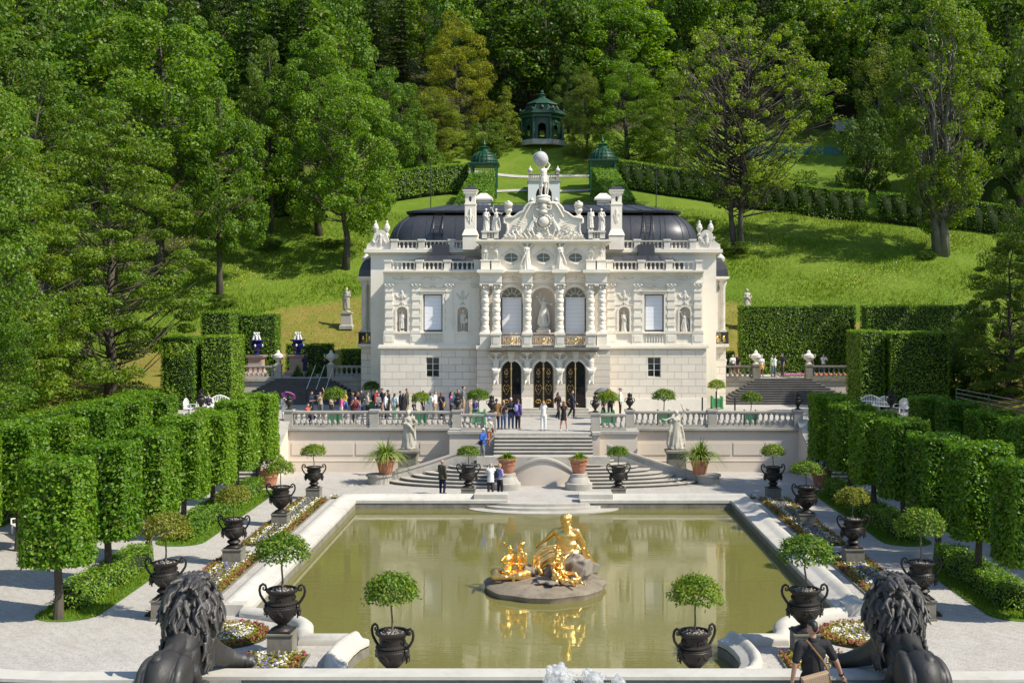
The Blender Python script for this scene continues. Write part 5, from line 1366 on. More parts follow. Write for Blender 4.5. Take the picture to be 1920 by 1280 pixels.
PR = {
 'maple1': make_tree('maple', 22, 13, OVAL, 95, 1.25, 330, .30, 11, .28),
 'maple2': make_tree('maple', 20, 13, ROUND, 95, 1.2, 320, .30, 12, .3),
 'maple3': make_tree('maple', 24, 13, OVAL, 105, 1.2, 320, .28, 13, .2),
 'beech': make_tree('beech', 24, 15, LOW, 150, 1.25, 380, .23, 14, .12, .4, .42, .3),
 'edge': make_tree('maple', 22, 12, LOW, 120, 1.15, 330, .22, 15, .12),
 'airy': make_tree('ash', 24, 18, [(.19, .25), (.32, .72), (.5, .95), (.65, 1), (.8, .8), (.92, .5), (.99, .12)], 360, .62, 72, .25, 16, .16, .40, .8, .25, .012, 3, 'bark_stem', True, .35, .5),
 'column': make_tree('maple', 29, 12.5, COLM, 230, .88, 125, .28, 17, .14, .5, .9, .2, .01, 5, 'bark_pale', True, .35, 1.3),
 'birch': make_tree('birch', 15, 6.5, OVAL, 60, .8, 220, .20, 18, .2, .16, 1.2, .3, .02, 1, 'bark_pale', True, -.1),
 'thuja': make_tree('conifer', 10, 4.4, CONE, 110, .52, 130, .17, 41, .05, .14),
 'bush': make_tree('bush', 5, 5.5, [(.0, .7), (.2, 1), (.5, .95), (.8, .6), (.98, .15)], 60, .62, 190, .17, 19, .05, .1),
 'far1': make_tree('broadleaf', 22, 12, OVAL, 62, 1.55, 130, .52, 21, .2, .3, .8, .5, .02, 1, 'bark', False),
 'far2': make_tree('broadleaf', 20, 12, ROUND, 60, 1.5, 130, .5, 22, .2, .3, .8, .5, .02, 1, 'bark', False),
}
def make_spruce(name, H, W, seed, leaf=.55, tiers=26):
    r = np.random.default_rng(seed); P = []; N = []; Tg = []; mb = MB()
    mb.tube([(0, 0, -.4), (0, 0, H*.5), (0, 0, H)], [.3, .18, .03], 7)
    for t in range(tiers):
        q = t/tiers; z = H*(.08+.9*q); L = W/2*(1-q)**.85*(.85+.3*r.uniform())+.15
        nb = int(11-5*q)
        for b in range(nb):
            a = 2*PI*b/nb+t*1.7+r.uniform(-.2, .2); k = max(3, int(L*5)); l = L*r.uniform(.75, 1.1)
            for i in range(k):
                u = (i+.6)/k; d = np.array([math.cos(a), math.sin(a), 0])
                p = d*l*u+np.array([0, 0, z-.34*l*u+.14*l*u*u])
                for s in (-1, 1):
                    side = np.array([-d[1], d[0], 0])*s
                    P.append(p+side*.16*(1.15-u)*l*r.uniform(.3, 1)+r.normal(size=3)*.06); N.append(np.array([0, 0, 1])+d*.25+r.normal(size=3)*.35); Tg.append(d*.8+side*.6+np.array([0, 0, -.3]))
    V = leaf_arrays(np.array(P), np.array(N), leaf, .42, r, np.array(Tg))
    return mb.mesh(name+'_trunk', M['bark']), leaf_mesh(name+'_crown', V, [M['needle']]), H, W
PR['spruce1'] = make_spruce('spruce', 26, 8, 31); PR['spruce2'] = make_spruce('spruce', 24, 6.5, 32, .5, 24)
def tree(kind, x, y, H, W, mat, label, z=None, rz=None, group=None, name='tree', cat='tree', tag_=True):
    tm, cm, h0, w0 = PR[kind]
    z = hz(x, y) if z is None else z
    t = thing(name, label, cat, (x, y, z-.1), random.uniform(0, 6.28) if rz is None else rz, group)
    t.scale = (W/w0, W/w0, H/h0)
    put('trunk', tm, t)
    c = put('crown', cm, t)
    if mat: variants(c, M[mat])
    return t
def tpx(kind, x, D, ytop, wpx, mat, label, ybase=None, **k):
    """tree standing at depth D whose crown top appears at row ytop"""
    X = gx(x, D); z = hz(X, D); return tree(kind, X, D, gz(ytop, D)-z, wpx/FP*D, mat, label, z, **k)
# left side, near to far
tpx('edge', -85, 62, 40, 330, 'leaf_f', 'bright leafy tree cut by the left picture edge, upper one', rz=1.0, name='maple_tree')
tpx('edge', -65, 54, 430, 260, 'leaf_a', 'bright low leafy tree at the left picture edge above the clipped hedge', rz=2.2, name='maple_tree')
tpx('beech', 205, 78, 165, 345, 'leaf_b', 'huge dark layered beech on the left, its branches reaching down to the clipped hedge', rz=.3, name='beech_tree')
tpx('beech', 70, 86, 100, 330, 'leaf_b', 'dark spreading tree behind the bright tree at the left edge', rz=2.6, name='beech_tree')
tpx('maple3', 300, 112, -5, 300, 'leaf_a', 'tall sunny maple left of the meadow, highest crown on the left', rz=.8, name='maple_tree')
tpx('maple1', 412, 110, 150, 185, 'leaf_a', 'broad sunlit maple at the left end of the meadow', rz=2.0, name='maple_tree')
tpx('maple1', 508, 126, 70, 130, 'leaf_d', 'dark trunked tree in the meadow, left of the leaning maple', rz=1.3, name='maple_tree')
tpx('maple2', 648, 117, 130, 215, 'leaf_a', 'round-crowned maple with a leaning trunk on the slope left of the palace', rz=.5, name='maple_tree')
tpx('maple1', 598, 126, 60, 200, 'leaf_a', 'taller maple directly behind the leaning round maple', rz=2.9, name='maple_tree')
tpx('maple2', 730, 140, 120, 120, 'leaf_a', 'narrow green tree between leaning maple and yellow-green tree', rz=1.7, name='maple_tree')
tpx('edge', 852, 156, 22, 150, 'leaf_c', 'tall yellow-green tree left of the green temple', rz=.4, name='maple_tree')
tpx('edge', 815, 150, 165, 120, 'leaf_e', 'olive shrubby tree below the yellow-green tree', rz=1.9, name='maple_tree')
tpx('bush', 790, 146, 215, 70, 'leaf_f', 'small bright maple above the left trellis hedge', rz=1.0, name='small_tree')
tpx('thuja', 948, 155, 160, 62, 'leaf_e', 'slim dark conifer just left of the green temple', rz=.2, name='conifer')
tpx('maple1', 990, 176, 62, 90, 'leaf_c', 'yellowish tree rising behind the green temple', rz=.9, name='maple_tree')
tpx('bush', 915, 153, 222, 75, 'leaf_d', 'dark bush at the left foot of the temple mound', rz=.9, name='small_tree')
# right side
tpx('maple2', 1150, 168, -15, 170, 'leaf_f', 'large round green tree right above the green temple', rz=.7, name='maple_tree')
tpx('edge', 1175, 150, 98, 150, 'leaf_a', 'broad tree right of the green temple with sunlit right side', rz=2.4, name='maple_tree')
tpx('edge', 1098, 152, 120, 85, 'leaf_e', 'brownish olive tree touching the right side of the temple', rz=1.2, name='maple_tree')
tpx('edge', 1265, 146, 140, 150, 'leaf_b', 'dense olive-green tree left behind the airy three-stemmed tree', rz=.2, name='maple_tree')
tpx('airy', 1385, 121.6, 22, 330, 'leaf_g', 'airy three-stemmed tree with thin young foliage right of the palace', rz=.55, name='ash_tree')
tpx('column', 1765, 119.5, -25, 225, 'leaf_b', 'tall column-shaped old tree with many upright stems on the right meadow', rz=.9, name='maple_tree')
tpx('birch', 1648, 150, 55, 95, 'leaf_e', 'pale birch left of the tall column-shaped tree', rz=.6, name='birch_tree')
tpx('bush', 1628, 141, 205, 110, 'leaf_d', 'rounded dark bush below the pale birch', rz=.6, name='bush')
tpx('maple2', 1845, 135, 120, 110, 'leaf_a', 'green tree behind the right flank of the column-shaped tree', rz=1.6, name='maple_tree')
tpx('far1', 1518, 160, 118, 80, 'leaf_a', 'small fresh-green tree left of the metal shed', rz=1.6, name='small_tree')
tpx('beech', 1895, 78, 425, 200, 'leaf_d', 'dark bushy tree at the right picture edge above the shaded hedges', rz=1.6, name='beech_tree')
tpx('beech', 1945, 88, -30, 170, 'leaf_d', 'tall dark tree cut by the right picture edge', rz=.4, name='beech_tree')
for i, (x, D, y, w) in enumerate(((1790, 82, 600, 110), (1850, 80, 640, 130), (1720, 92, 620, 90))):
    tpx('bush', x, D, y, w, 'leaf_d', ('shaded bush left of the others behind the clipped hedges', 'widest shaded bush behind the right clipped hedges', 'shaded bush next to the tall hedge columns on the right')[i], name='bush')
for x, D, w, lab in ((1380, 121, 66, 'low bush round the foot of the airy three-stemmed tree'), (1735, 118.5, 40, 'bush at the foot of the column-shaped tree'), (505, 121.5, 50, 'low bush at the foot of the dark trunk in the left meadow'), (415, 108, 60, 'bush under the broad sunlit maple'), (620, 123, 40, 'small bush behind the leaning trunk')):
    X = gx(x, D); tree('bush', X, D, w/FP*D*.42, w/FP*D, 'leaf_d', lab, name='bush', cat='bush')
for i, (x_, y_) in enumerate(((38, 172), (44, 175), (50, 170), (47, 166), (53, 160))): tree(('far1', 'far2')[i % 2], x_, y_, 20, 11, ('leaf_d', 'leaf_b')[i % 2], 'leafy tree in the wood on the hillside', group='leafy trees of the hillside wood', name='forest_tree')
tpx('edge', 1066, 163, 110, 80, 'leaf_d', 'dark tree closing in behind the right side of the temple', rz=2.2, name='maple_tree')
tree('beech', -33, 68, 20, 13, 'leaf_b', 'dark tree behind the left hedge under the huge beech', rz=3.3, name='beech_tree')
tree('maple3', -44, 92, 27, 14, 'leaf_d', 'tall tree behind the two dark beeches at the left', rz=1.1, name='maple_tree')
# trees along the right edge of the garden: mostly outside the picture, they shade the right parterre
for i, (x, y, h, w) in enumerate(((29.5, 39.5, 19, 10), (31, 47, 22, 12), (30.5, 54.5, 22, 11), (34, 62, 24, 11), (36, 70, 22, 11))):
    tree(('maple1', 'maple3', 'maple2')[i % 3], x, y, h, w, 'leaf_a', 'tall leafy tree on the right garden border, outside the hedge', rz=i*1.3, group='trees on the right garden border', name='maple_tree')
# the wooded hillside
rf = random.Random(5); cnt = 0; spots = []
for row, (Y, step) in enumerate(((172, 6.5), (184, 7.5), (198, 8), (214, 9), (234, 10), (258, 11), (288, 13))):
    n = int(Y*.95/step)
    for i in range(n):
        x = -.5*Y+(i+.5)*Y/n*1.0+rf.uniform(-2.5, 2.5); y = Y+rf.uniform(-5, 5)
        spots.append((x, y, row))
for i in range(46):                      # wood behind the foremost trees on the left and the right
    s = -1 if i < 27 else 1
    y = rf.uniform(126, 168); x = s*rf.uniform(30 if s < 0 else 52, .5*y)
    if s < 0 and y < 142 and x > -44: x -= 16
    spots.append((x, y, 0))
for x, y, row in spots:
    con = rf.random() < (.25, .5, .65, .7, .7, .7, .7)[row]
    if con:
        tree(rf.choice(('spruce1', 'spruce2')), x, y, rf.uniform(22, 31), rf.uniform(6.5, 9), 'needle', 'dark spruce in the wood on the hillside', group='spruces of the hillside wood', name='spruce_tree')
    else:
        m = rf.choice(('leaf_d', 'leaf_b', 'leaf_d', 'leaf_d', 'leaf_b')) if row else rf.choice(('leaf_b', 'leaf_a', 'leaf_d', 'leaf_f'))
        tree(rf.choice(('far1', 'far2')), x, y, rf.uniform(18, 26), rf.uniform(10, 14), m, 'leafy tree in the wood on the hillside', group='leafy trees of the hillside wood', name='forest_tree')
# ------------------------------------------------------------------ pleached lindens
def linden_mesh(seed):
    r = np.random.default_rng(seed); V = box_leaves(-.92, .92, -.92, .92, 1.72, 4.88, 400, .14, .20, True, .13, r)
    P = np.column_stack([r.uniform(-.8, .8, 2000), r.uniform(-.8, .8, 2000), r.uniform(1.8, 4.8, 2000)])
    V = np.concatenate([V, leaf_arrays(P, r.normal(size=P.shape), .15, r=r)])
    # pull the corners in a little so that the block is not razor-edged
    q = np.maximum(np.abs(V[:, :2]).max(1)*0+np.hypot(V[:, 0], V[:, 1])-1.12, 0)[:, None]
    V[:, :2] -= V[:, :2]/np.maximum(np.hypot(V[:, 0], V[:, 1]), .1)[:, None]*q*.65
    V[:, 2] += .06*np.sin(V[:, 0]*3+seed)*np.cos(V[:, 1]*2.6)
    return leaf_mesh('linden_crown', V, [M['linden']])
LC = [linden_mesh(s) for s in (1, 2, 3)]
def linden_trunk(seed):
    rp = random.Random(seed); mb = MB().tube([(0, 0, -.05), (.02, .01, .7), (-.02, .02, 1.6), (0, 0, 4.4)], [.17, .125, .11, .04], 9)
    for i in range(26):
        z = rp.uniform(1.6, 4.2); a = rp.uniform(0, 6.28); L = rp.uniform(.7, 1.15); mb.tube([(0, 0, z), (L*.5*math.cos(a), L*.5*math.sin(a), z+.25), (L*math.cos(a), L*math.sin(a), z+.4)], [.035, .022, .008], 4)
    return mb.mesh('linden_trunk', M['bark'])
LT = [linden_trunk(s) for s in (1, 2)]
ordn = ('first', 'second', 'third', 'fourth', 'fifth', 'sixth', 'seventh')
k = 0
for s, w in ((-1, 'left'), (1, 'right')):
    for row, (xx, Ds) in enumerate(((14.85, (35.1, 39.15, 43.2, 47.3, 51.5, 55.6, 59.7)), (20.6, (37, 41, 45, 49, 53, 57, 61.2)))):
        for i, y in enumerate(Ds):
            if row and y < 40: continue
            t = thing('linden_tree', '%s box-clipped linden from the camera in the %s row %s of the pool' % (ordn[i-(1 if row else 0)], 'inner' if row == 0 else 'outer', w), 'tree', (s*xx, y, 0), (k*PI/2)+rf.uniform(-.06, .06), 'box-clipped lindens beside the pool')
            t.scale = (rf.uniform(.97, 1.05), rf.uniform(.97, 1.05), rf.uniform(.97, 1.03))
            put('trunk', LT[k % 2], t); put('crown', LC[k % 3], t); k += 1
# ------------------------------------------------------------------ clipped hedges
def hedge(label, x0, x1, y0, y1, z0, z1, mat='hedge', dens=170, leaf=.13, rz=0, pos=None, depth=.09, name='clipped_hedge', rough=.05):
    """dense leaf shell over a dark twiggy body"""
    V = box_leaves(x0, x1, y0, y1, z0, z1, dens, leaf, depth, False, rough)
    g = .13
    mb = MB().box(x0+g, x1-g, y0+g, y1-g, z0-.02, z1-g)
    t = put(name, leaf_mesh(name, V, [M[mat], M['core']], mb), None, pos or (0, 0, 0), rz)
    return tag(t, label, 'hedge')
for s, w in ((-1, 'left'), (1, 'right')):
    X = lambda a, b: (min(s*a, s*b), max(s*a, s*b))
    hedge('low clipped box hedge under the %s lindens, nearer one' % w, *X(14.4, 15.3), 35.9, 42.3, 0, .85, 'box', 420, .085, name='low_hedge', rough=.1)
    hedge('low clipped box hedge under the %s lindens, farther one' % w, *X(14.4, 15.3), 46.6, 59.2, 0, .85, 'box', 360, .09, name='low_hedge', rough=.1)
    hedge('long tall clipped hedge closing the garden on the %s' % w, *X(23.6, 24.9), 33, 70.5, 0, 4.5 if s < 0 else 3.9, 'linden' if s < 0 else 'hedge', 150, .14, rough=.12)
hedge('tall clipped hedge slab left of the left side stairs, nearest the stairs', -23.7, -21.6, 79.5, 83.0, 2.4, 7.6)
hedge('tall clipped hedge slab left of the left side stairs, farther from the stairs', -26.4, -24.1, 79.0, 83.0, 2.4, 7.5)
hedge('highest clipped hedge block behind the left hedge slabs', -26.5, -24.2, 88.5, 92.5, 4.2, 9.25)
hedge('tall flat hedge behind the blue vases', -24.1, -21.3, 91.2, 93.2, 4.2, 9.05)
hedge('low clipped hedge behind the right blue vase', -20.8, -17.0, 92.4, 93.4, 4.2, 6.65)
hedge('low clipped hedge directly left of the palace', -16.4, -13.6, 92.8, 93.8, 4.2, 6.2)
hedge('large flat clipped hedge right of the palace', 15.8, 24.95, 91.5, 93.5, 4.2, 9.75, dens=190)
hedge('tall shaded hedge wall with trellis right of the large flat hedge', 25.1, 34.5, 89, 91, 3.0, 9.75)
hedge('low clipped hedge directly right of the palace', 13.4, 15.6, 93.4, 94.2, 4.2, 6.0)
hedge('narrow tall hedge column right of the right side stairs', 22.0, 23.7, 79.5, 83.5, 2.4, 7.95)
hedge('broad tall hedge block right of the narrow hedge column', 23.95, 28.0, 79.0, 83.0, 2.4, 7.85)
hedge('low hedge in front of the right benches', 17.5, 21.8, 74.6, 75.4, 2.5, 3.1, 'box')
hedge('low hedge in front of the left benches', -22.2, -18.6, 73.4, 74.2, 2.5, 3.1, 'box')
def run(label, a, b, w, h, mat='hedge', dens=95, leaf=.2):
    """hedge from a to b on the slope"""
    n = 10; L = math.hypot(b[0]-a[0], b[1]-a[1]); rz = math.atan2(b[1]-a[1], b[0]-a[0])
    V = box_leaves(0, L, -w/2, w/2, 0, h, dens, leaf, .2, False, .12); core = MB()
    N_ = max(2, int(L/1.5)); g = .22
    for i in range(N_): core.box(L*i/N_+(g if i == 0 else 0), L*(i+1)/N_-(g if i == N_-1 else 0), -w/2+g, w/2-g, -.6, h-g)
    cs_, sn = math.cos(rz), math.sin(rz); base = hz(*a)
    def lift(P):
        x = a[0]+P[:, 0]*cs_-P[:, 1]*sn; y = a[1]+P[:, 0]*sn+P[:, 1]*cs_; q = P.copy(); q[:, 2] += hill(a[0]+P[:, 0]*cs_, a[1]+P[:, 0]*sn)-base; return q
    V = lift(V); core.v = [tuple(p) for p in lift(np.array(core.v))]
    return tag(put('trellis_hedge', leaf_mesh('trellis_hedge', V, [M[mat], M['core']], core), None, (a[0], a[1], base), rz), label, 'hedge')
run('long trellis hedge on the slope left of the left green pavilion', (-33, 131), (-9.3, 140.5), 2.0, 3.3)
run('long trellis hedge on the slope right of the right green pavilion', (9.3, 140.5), (37, 131), 2.0, 3.3)
run('end of the trellis hedge behind the column-shaped tree', (38, 130.5), (56, 124), 2.0, 3.2)
run('vine-covered arbour below the left green pavilion', (-8.7, 126), (-7.2, 137), 2.9, 3.6, 'linden', 150, .22)
run('vine-covered arbour below the right green pavilion', (8.7, 126), (7.2, 137), 2.9, 3.6, 'linden', 150, .22)
# ------------------------------------------------------------------ meadow grass and flowers
def visible(x, y): return np.abs(x) < .46*y
n = 150000
x = rng.uniform(-48, 54, n); y = rng.uniform(94, 133, n)
rr = (x/40)**2+((y-88)/25.4)**2
keep = visible(x, y) & ~((np.abs(x) < 11) & (y < 120))
x, y, rr = x[keep], y[keep], rr[keep]
mown = rr < .97
P = np.column_stack([x, y, hill(x, y)+.04]); Nn = rng.normal(size=P.shape); Nn[:, 2] *= .2
tang = np.tile([0, 0, 1.], (len(P), 1))+rng.normal(size=P.shape)*.35
a = ~mown; hgt = rng.uniform(.15, .42, a.sum())*(1+.5*np.sin(x[a]*.4)*np.sin(y[a]*.6))
Pa = P[a].copy(); Pa[:, 2] += hgt*.25
V = leaf_arrays(Pa, Nn[a], hgt, .16, tang=tang[a])
tag(put('meadow_grass', leaf_mesh('meadow_grass', V, [M['blade']])), 'tall unmown meadow grass on the slope behind the palace', 'grass', kind='stuff')
V = leaf_arrays(P[mown], Nn[mown], rng.uniform(.08, .2, mown.sum()), .2, tang=tang[mown])
tag(put('mown_grass', leaf_mesh('mown_grass', V, [M['blade_dry']])), 'short dry grass on the mown bank round the palace', 'grass', kind='stuff')
k = np.flatnonzero(a); k = k[np.sin(x[k]*.31+1)*np.sin(y[k]*.37)+rng.normal(size=len(k))*.6 > .9][:4500]
Pf = np.column_stack([x[k], y[k], hill(x[k], y[k])+rng.uniform(.2, .5, len(k))])
Nf = rng.normal(size=Pf.shape)*.5+np.array([0, -.6, .8])
tag(put('meadow_flowers', leaf_mesh('meadow_flowers', leaf_arrays(Pf, Nf, .085, .9), [M['flower_yellow'], M['flower_white']], midx=(rng.uniform(size=len(k)) < .3).astype(np.int32))), 'small yellow and white wild flowers in the meadow', 'wild flowers', kind='stuff')
# ------------------------------------------------------------------ buildings on the hill
def lattice(mb, x0, x1, y, z0, z1, st, w=.03):
    n = max(1, int((x1-x0)/st))
    for i in range(n+1): x = x0+(x1-x0)*i/n; mb.box(x-w/2, x+w/2, y-w/2, y+w/2, z0, z1)
    n = max(1, int((z1-z0)/st))
    for i in range(n+1): z = z0+(z1-z0)*i/n; mb.box(x0, x1, y-w/2+.004, y+w/2-.004, z-w/2, z+w/2)
for s, w in ((-1, 'left'), (1, 'right')):
    x0 = s*7.2; y0 = 139.5; z0 = hz(x0, y0)-1.0
    t = thing('trellis_pavilion', 'green trellis pavilion with ribbed dome, %s one of the pair' % w, 'pavilion', (x0, y0, z0)); hh = 4.2
    for a in (-1, 1):
        for b in (-1, 1): MB().box(a*1.45-.14, a*1.45+.14, b*1.45-.14, b*1.45+.14, 0, hh).build('post', M['green_paint'], t)
    mb = MB(); lattice(mb, -1.3, 1.3, -1.45, 2.9, hh, .22); lattice(mb, -1.3, -.9, -1.45, 0, 2.9, .2); lattice(mb, .9, 1.3, -1.45, 0, 2.9, .2); mb.build('trellis_panel', M['green_paint'], t, smooth=False)
    mb = MB(); lattice(mb, -1.3, 1.3, 1.45, 0, hh, .3); mb.build('trellis_panel', M['green_paint'], t, smooth=False)
    MB().box(-1.7, 1.7, -1.7, 1.7, hh, hh+.18).box(-1.85, 1.85, -1.85, 1.85, hh+.18, hh+.3).build('cornice', M['green_paint'], t, smooth=False)
    dp = [(1.65, hh+.3), (1.62, hh+.7), (1.45, hh+1.15), (1.1, hh+1.55), (.7, hh+1.75), (.55, hh+1.85)]
    mb = MB()
    for i in range(20):
        a = 2*PI*i/20; mb.tube([(r*math.cos(a), r*math.sin(a), z) for r, z in dp], .04, 4)
    for r, z in dp: mb.tube([(r*math.cos(2*PI*i/24), r*math.sin(2*PI*i/24), z) for i in range(25)], .035, 4)
    d = mb.build('dome', M['green_paint'], t)
    MB().lathe([(r*.93, z-.05) for r, z in dp]+[(.0, hh+1.8)], (0, 0, 0), 24).build('dome_lining', m_plain('shaded_green_mesh', (.006, .05, .022), .6), d)
    MB().lathe([(.62, hh+1.85), (.5, hh+1.95), (.5, hh+2.2), (.68, hh+2.3), (.3, hh+2.42), (.12, hh+2.5), (.2, hh+2.7), (.1, hh+2.85), (.03, hh+3.4)], (0, 0, 0), 14).build('finial', M['green_paint'], t)
z0 = hz(-.2, 157)-.35
t = thing('garden_temple', 'octagonal dark green temple on the mound above the palace', 'temple', (-.2, 157, z0)); t.scale = (.97, .97, .80); G = M['temple_green']
MB().lathe([(3.6, -.5), (3.6, .35)], (0, 0, 0), 8, rot=PI/8).build('base', M['stone'], t, smooth=False)
for i in range(8):
    a = PI/8+i*PI/4; c, sn = math.cos(a), math.sin(a)
    col = MB().lathe([(.33, .35), (.33, .8), (.22, .9), (.2, 3.9), (.32, 4.05), (.32, 4.15)], (3.1*c, 3.1*sn, 0), 12).build('column', G, t)
    a2 = i*PI/4; d = 2.7; Mx = Matrix.Rotation(a2+PI/2, 4, 'Z')
    mb = MB(); mb.wall(rect(-1.1, 1.1, .35, 4.1), [archl(0, .55 if i in (6,) else .33, .5 if i == 6 else 1.1, 2.6)], 0, .12); lattice(mb, -1.05, -.6, -.03, .5, 4.0, .16, .02); lattice(mb, .6, 1.05, -.03, .5, 4.0, .16, .02); mb.lathe([(.02, 0), (.3, .01), (.3, .05)], (0, 0, 0), 12, M=Matrix.Translation((0, -.05, 3.5)) @ Matrix.Rotation(PI/2, 4, 'X'))
    mb.xf(Matrix.Rotation(a2+PI/2, 4, 'Z') @ Matrix.Translation((0, -d, 0)) if True else Mx)
    mb.build('trellis_panel', G, t, smooth=False)
MB().lathe([(3.35, 4.15), (3.35, 4.6), (3.75, 4.75), (3.75, 4.95), (3.4, 5.0), (3.4, 5.3), (3.2, 5.3)], (0, 0, 0), 8, rot=PI/8).build('entablature', G, t, smooth=False)
for i in range(8):
    a = PI/8+i*PI/4; MB().lathe([(.12, 5.3), (.22, 5.45), (.1, 5.65), (.02, 5.8)], (3.3*math.cos(a), 3.3*math.sin(a), 0), 10).build('corner_finial', G, t)
    MB().tube([(3.1*math.cos(a), 3.1*math.sin(a), 5.35), (2.6*math.cos(a), 2.6*math.sin(a), 5.6), (2.2*math.cos(a), 2.2*math.sin(a), 6.3)], .1, 6).build('scroll_bracket', G, t)
MB().lathe([(2.15, 5.2), (2.05, 6.5), (2.35, 6.6), (2.3, 6.75), (1.5, 7.25), (.75, 7.75), (.7, 7.8)], (0, 0, 0), 8, rot=PI/8).build('lantern_drum', G, t, smooth=False)
MB().lathe([(.55, 7.8), (.55, 8.3), (.75, 8.4), (.35, 8.6), (.2, 8.75), (.3, 8.9), (.03, 9.3)], (0, 0, 0), 8, rot=PI/8).build('lantern', G, t, smooth=False)
for i in range(8):
    a = i*PI/4; M_ = MB().ell((2.06*math.cos(a), 2.06*math.sin(a), 5.95), (.3, .3, .42), None, 10, 8); M_.build('lantern_window', M['frame_dark'], t)
# arched white grotto front with balustrade above the cascade
z0 = 21.2
t = thing('grotto_front', 'white arched grotto front with urns above the cascade behind the roof giant', 'grotto', (.05, 137.9, z0))
MB().wall(rect(-1.9, 1.9, 0, 3.55), [archl(0, .95, .0, 2.0)], 0, .8).box(-1.9, -1.85, .001, 3, 0, 3.55).box(1.85, 1.9, .001, 3, 0, 3.55).build('wall', M['white_paint'], t, smooth=False)
MB().box(-1, 1, .85, .9, 0, 3.1).build('arch_recess', M['frame_dark'], t, smooth=False)
MB().box(-2.0, 2.0, -.12, 3, 3.55, 3.75).build('cornice', M['stone'], t, smooth=False)
balustrade('', (-1.85, .1), (1.85, .1), 3.75, [.05, .95], .26, 'stone', .7, parent=t, name='parapet', pw=.35, wd=.25, r=.08)
for s in (-1, 1):
    MB().lathe([(.16, 4.45), (.1, 4.55), (.3, 4.85), (.26, 5.05), (.12, 5.15), (.1, 5.3), (.02, 5.45)], (s*1.66, .1, 0), 12).build('urn', M['sculpt'], t)
    MB().lathe([(.2, .9), (.1, 1.0), (.24, 1.25), (.18, 1.4), (.02, 1.6)], (s*1.45, -.05, 0), 12).build('urn_relief', M['sculpt'], t)
def ribbon(pts, wd, name):
    mb = MB(); vs = []; fs = []
    for i, p in enumerate(pts):
        a = Vector(pts[max(i-1, 0)]); b = Vector(pts[min(i+1, len(pts)-1)]); d = (b-a).normalized(); nn = Vector((-d.y, d.x))
        for k in range(3):
            q = Vector(p)+nn*wd*(k-1)/2; vs.append((q.x, q.y, hz(q.x, q.y)+.09))
        if i: o = 3*i; fs += [(o-3, o-2, o+1, o), (o-2, o-1, o+2, o+1)]
    mb.add(vs, fs); return structure(mb.build(name, M['gravel'], ang=180))
ribbon([(-17+i*1.0, 147.2+.4*math.sin(i*.2)) for i in range(35)], .8, 'path')
ribbon([(-6.5+i*.5, 139.6-(.3*i if i < 9 else 2.7)*0) for i in range(10)], .8, 'path'); ribbon([(2+i*.5, 139.6) for i in range(10)], .8, 'path')
mb = MB(); vs = []; fs = []
for i in range(45):
    x = 27+i*.3; zz = hz(x, 154)-.05; vs += [(x, 154+.06*math.sin(i*1.9), zz), (x, 154.03+.05*math.sin(i*1.3), zz+1.15+.05*math.sin(i*.9))]
    if i: fs.append((2*i-2, 2*i, 2*i+1, 2*i-1))
t = thing('tarp_fence', 'teal tarpaulin fence on the upper meadow behind the airy tree', 'fence'); mb.add(vs, fs).build('tarpaulin', m_plain('teal_tarpaulin', (.02, .13, .10), .5, 0, .3, 3), t)
for i in range(6): x = 27+i*2.6; zz = hz(x, 154.1); MB().box(x-.05, x+.05, 154.1, 154.2, zz-.3, zz+1.25).build('post', M['bark_thin'], t)
x0, y0 = 43.2, 164; zz = hz(x0, y0)
t = thing('metal_shed', 'pale corrugated shed at the edge of the wood', 'shed', (x0, y0, zz)); mb = MB().box(-1.4, 1.4, 0, 2, .3, 2.0)
for i in range(20): mb.box(-1.4+i*.14, -1.34+i*.14, -.03, 0, .3, 2.0)
mb.build('wall', m_plain('grey_corrugated_metal', (.42, .44, .48), .4, .3, .1, 3), t, smooth=False); MB().box(-1.6, 1.6, -.3, 2.2, 2.0, 2.1).build('roof', M['roof'], t, smooth=False)
for a in (-1.2, 1.2): MB().box(a-.08, a+.08, .1, .3, -.3, .3).build('post', M['bark'], t)
t = thing('tree_stump', 'cut tree stump in the right meadow above the large hedge', 'tree stump', (gx(1730, 105.5), 105.5, hz(gx(1730, 105.5), 105.5)-.1), .4)
MB().lathe([(.75, -.3), (.66, .2), (.62, .75), (.58, .8)], (0, 0, 0), 18, fold=lambda a, z: 1+.08*math.sin(a*5)+.05*math.sin(a*9)).build('stump', M['bark_pale'], t)
MB().lathe([(.55, .801), (.3, .81), (.02, .812)], (0, 0, 0), 18).build('cut_face', M['pink_marble'], t)
# ================================================================== urns, plinths, bay trees
def scroll(s, k=1.0):
    """S-scroll handle in the XZ plane"""
    p = [(.37, .60), (.42, .70), (.50, .80), (.575, .92), (.60, 1.04), (.575, 1.15), (.51, 1.20), (.445, 1.17), (.42, 1.10), (.455, 1.045), (.505, 1.06), (.505, 1.105), (.475, 1.11)]
    return [(s*x*k, 0, z) for x, z in p]
URN_A = [(.27, .05), (.24, .10), (.13, .15), (.115, .19), (.16, .215), (.20, .25), (.30, .36), (.365, .47), (.395, .58), (.40, .63), (.385, .645), (.39, .67), (.35, .70), (.375, .715), (.375, .75), (.32, .78), (.315, .90), (.33, .97), (.38, 1.0), (.40, 1.03), (.41, 1.08), (.37, 1.10), (.34, 1.09), (.33, 1.03)]
URN_B = [(.27, .05), (.25, .09), (.15, .13), (.20, .17), (.25, .22), (.22, .28), (.15, .32), (.22, .37), (.31, .46), (.37, .56), (.385, .64), (.37, .68), (.385, .70), (.35, .74), (.31, .78), (.31, .92), (.34, .98), (.385, 1.02), (.39, 1.07), (.35, 1.09), (.33, 1.04)]
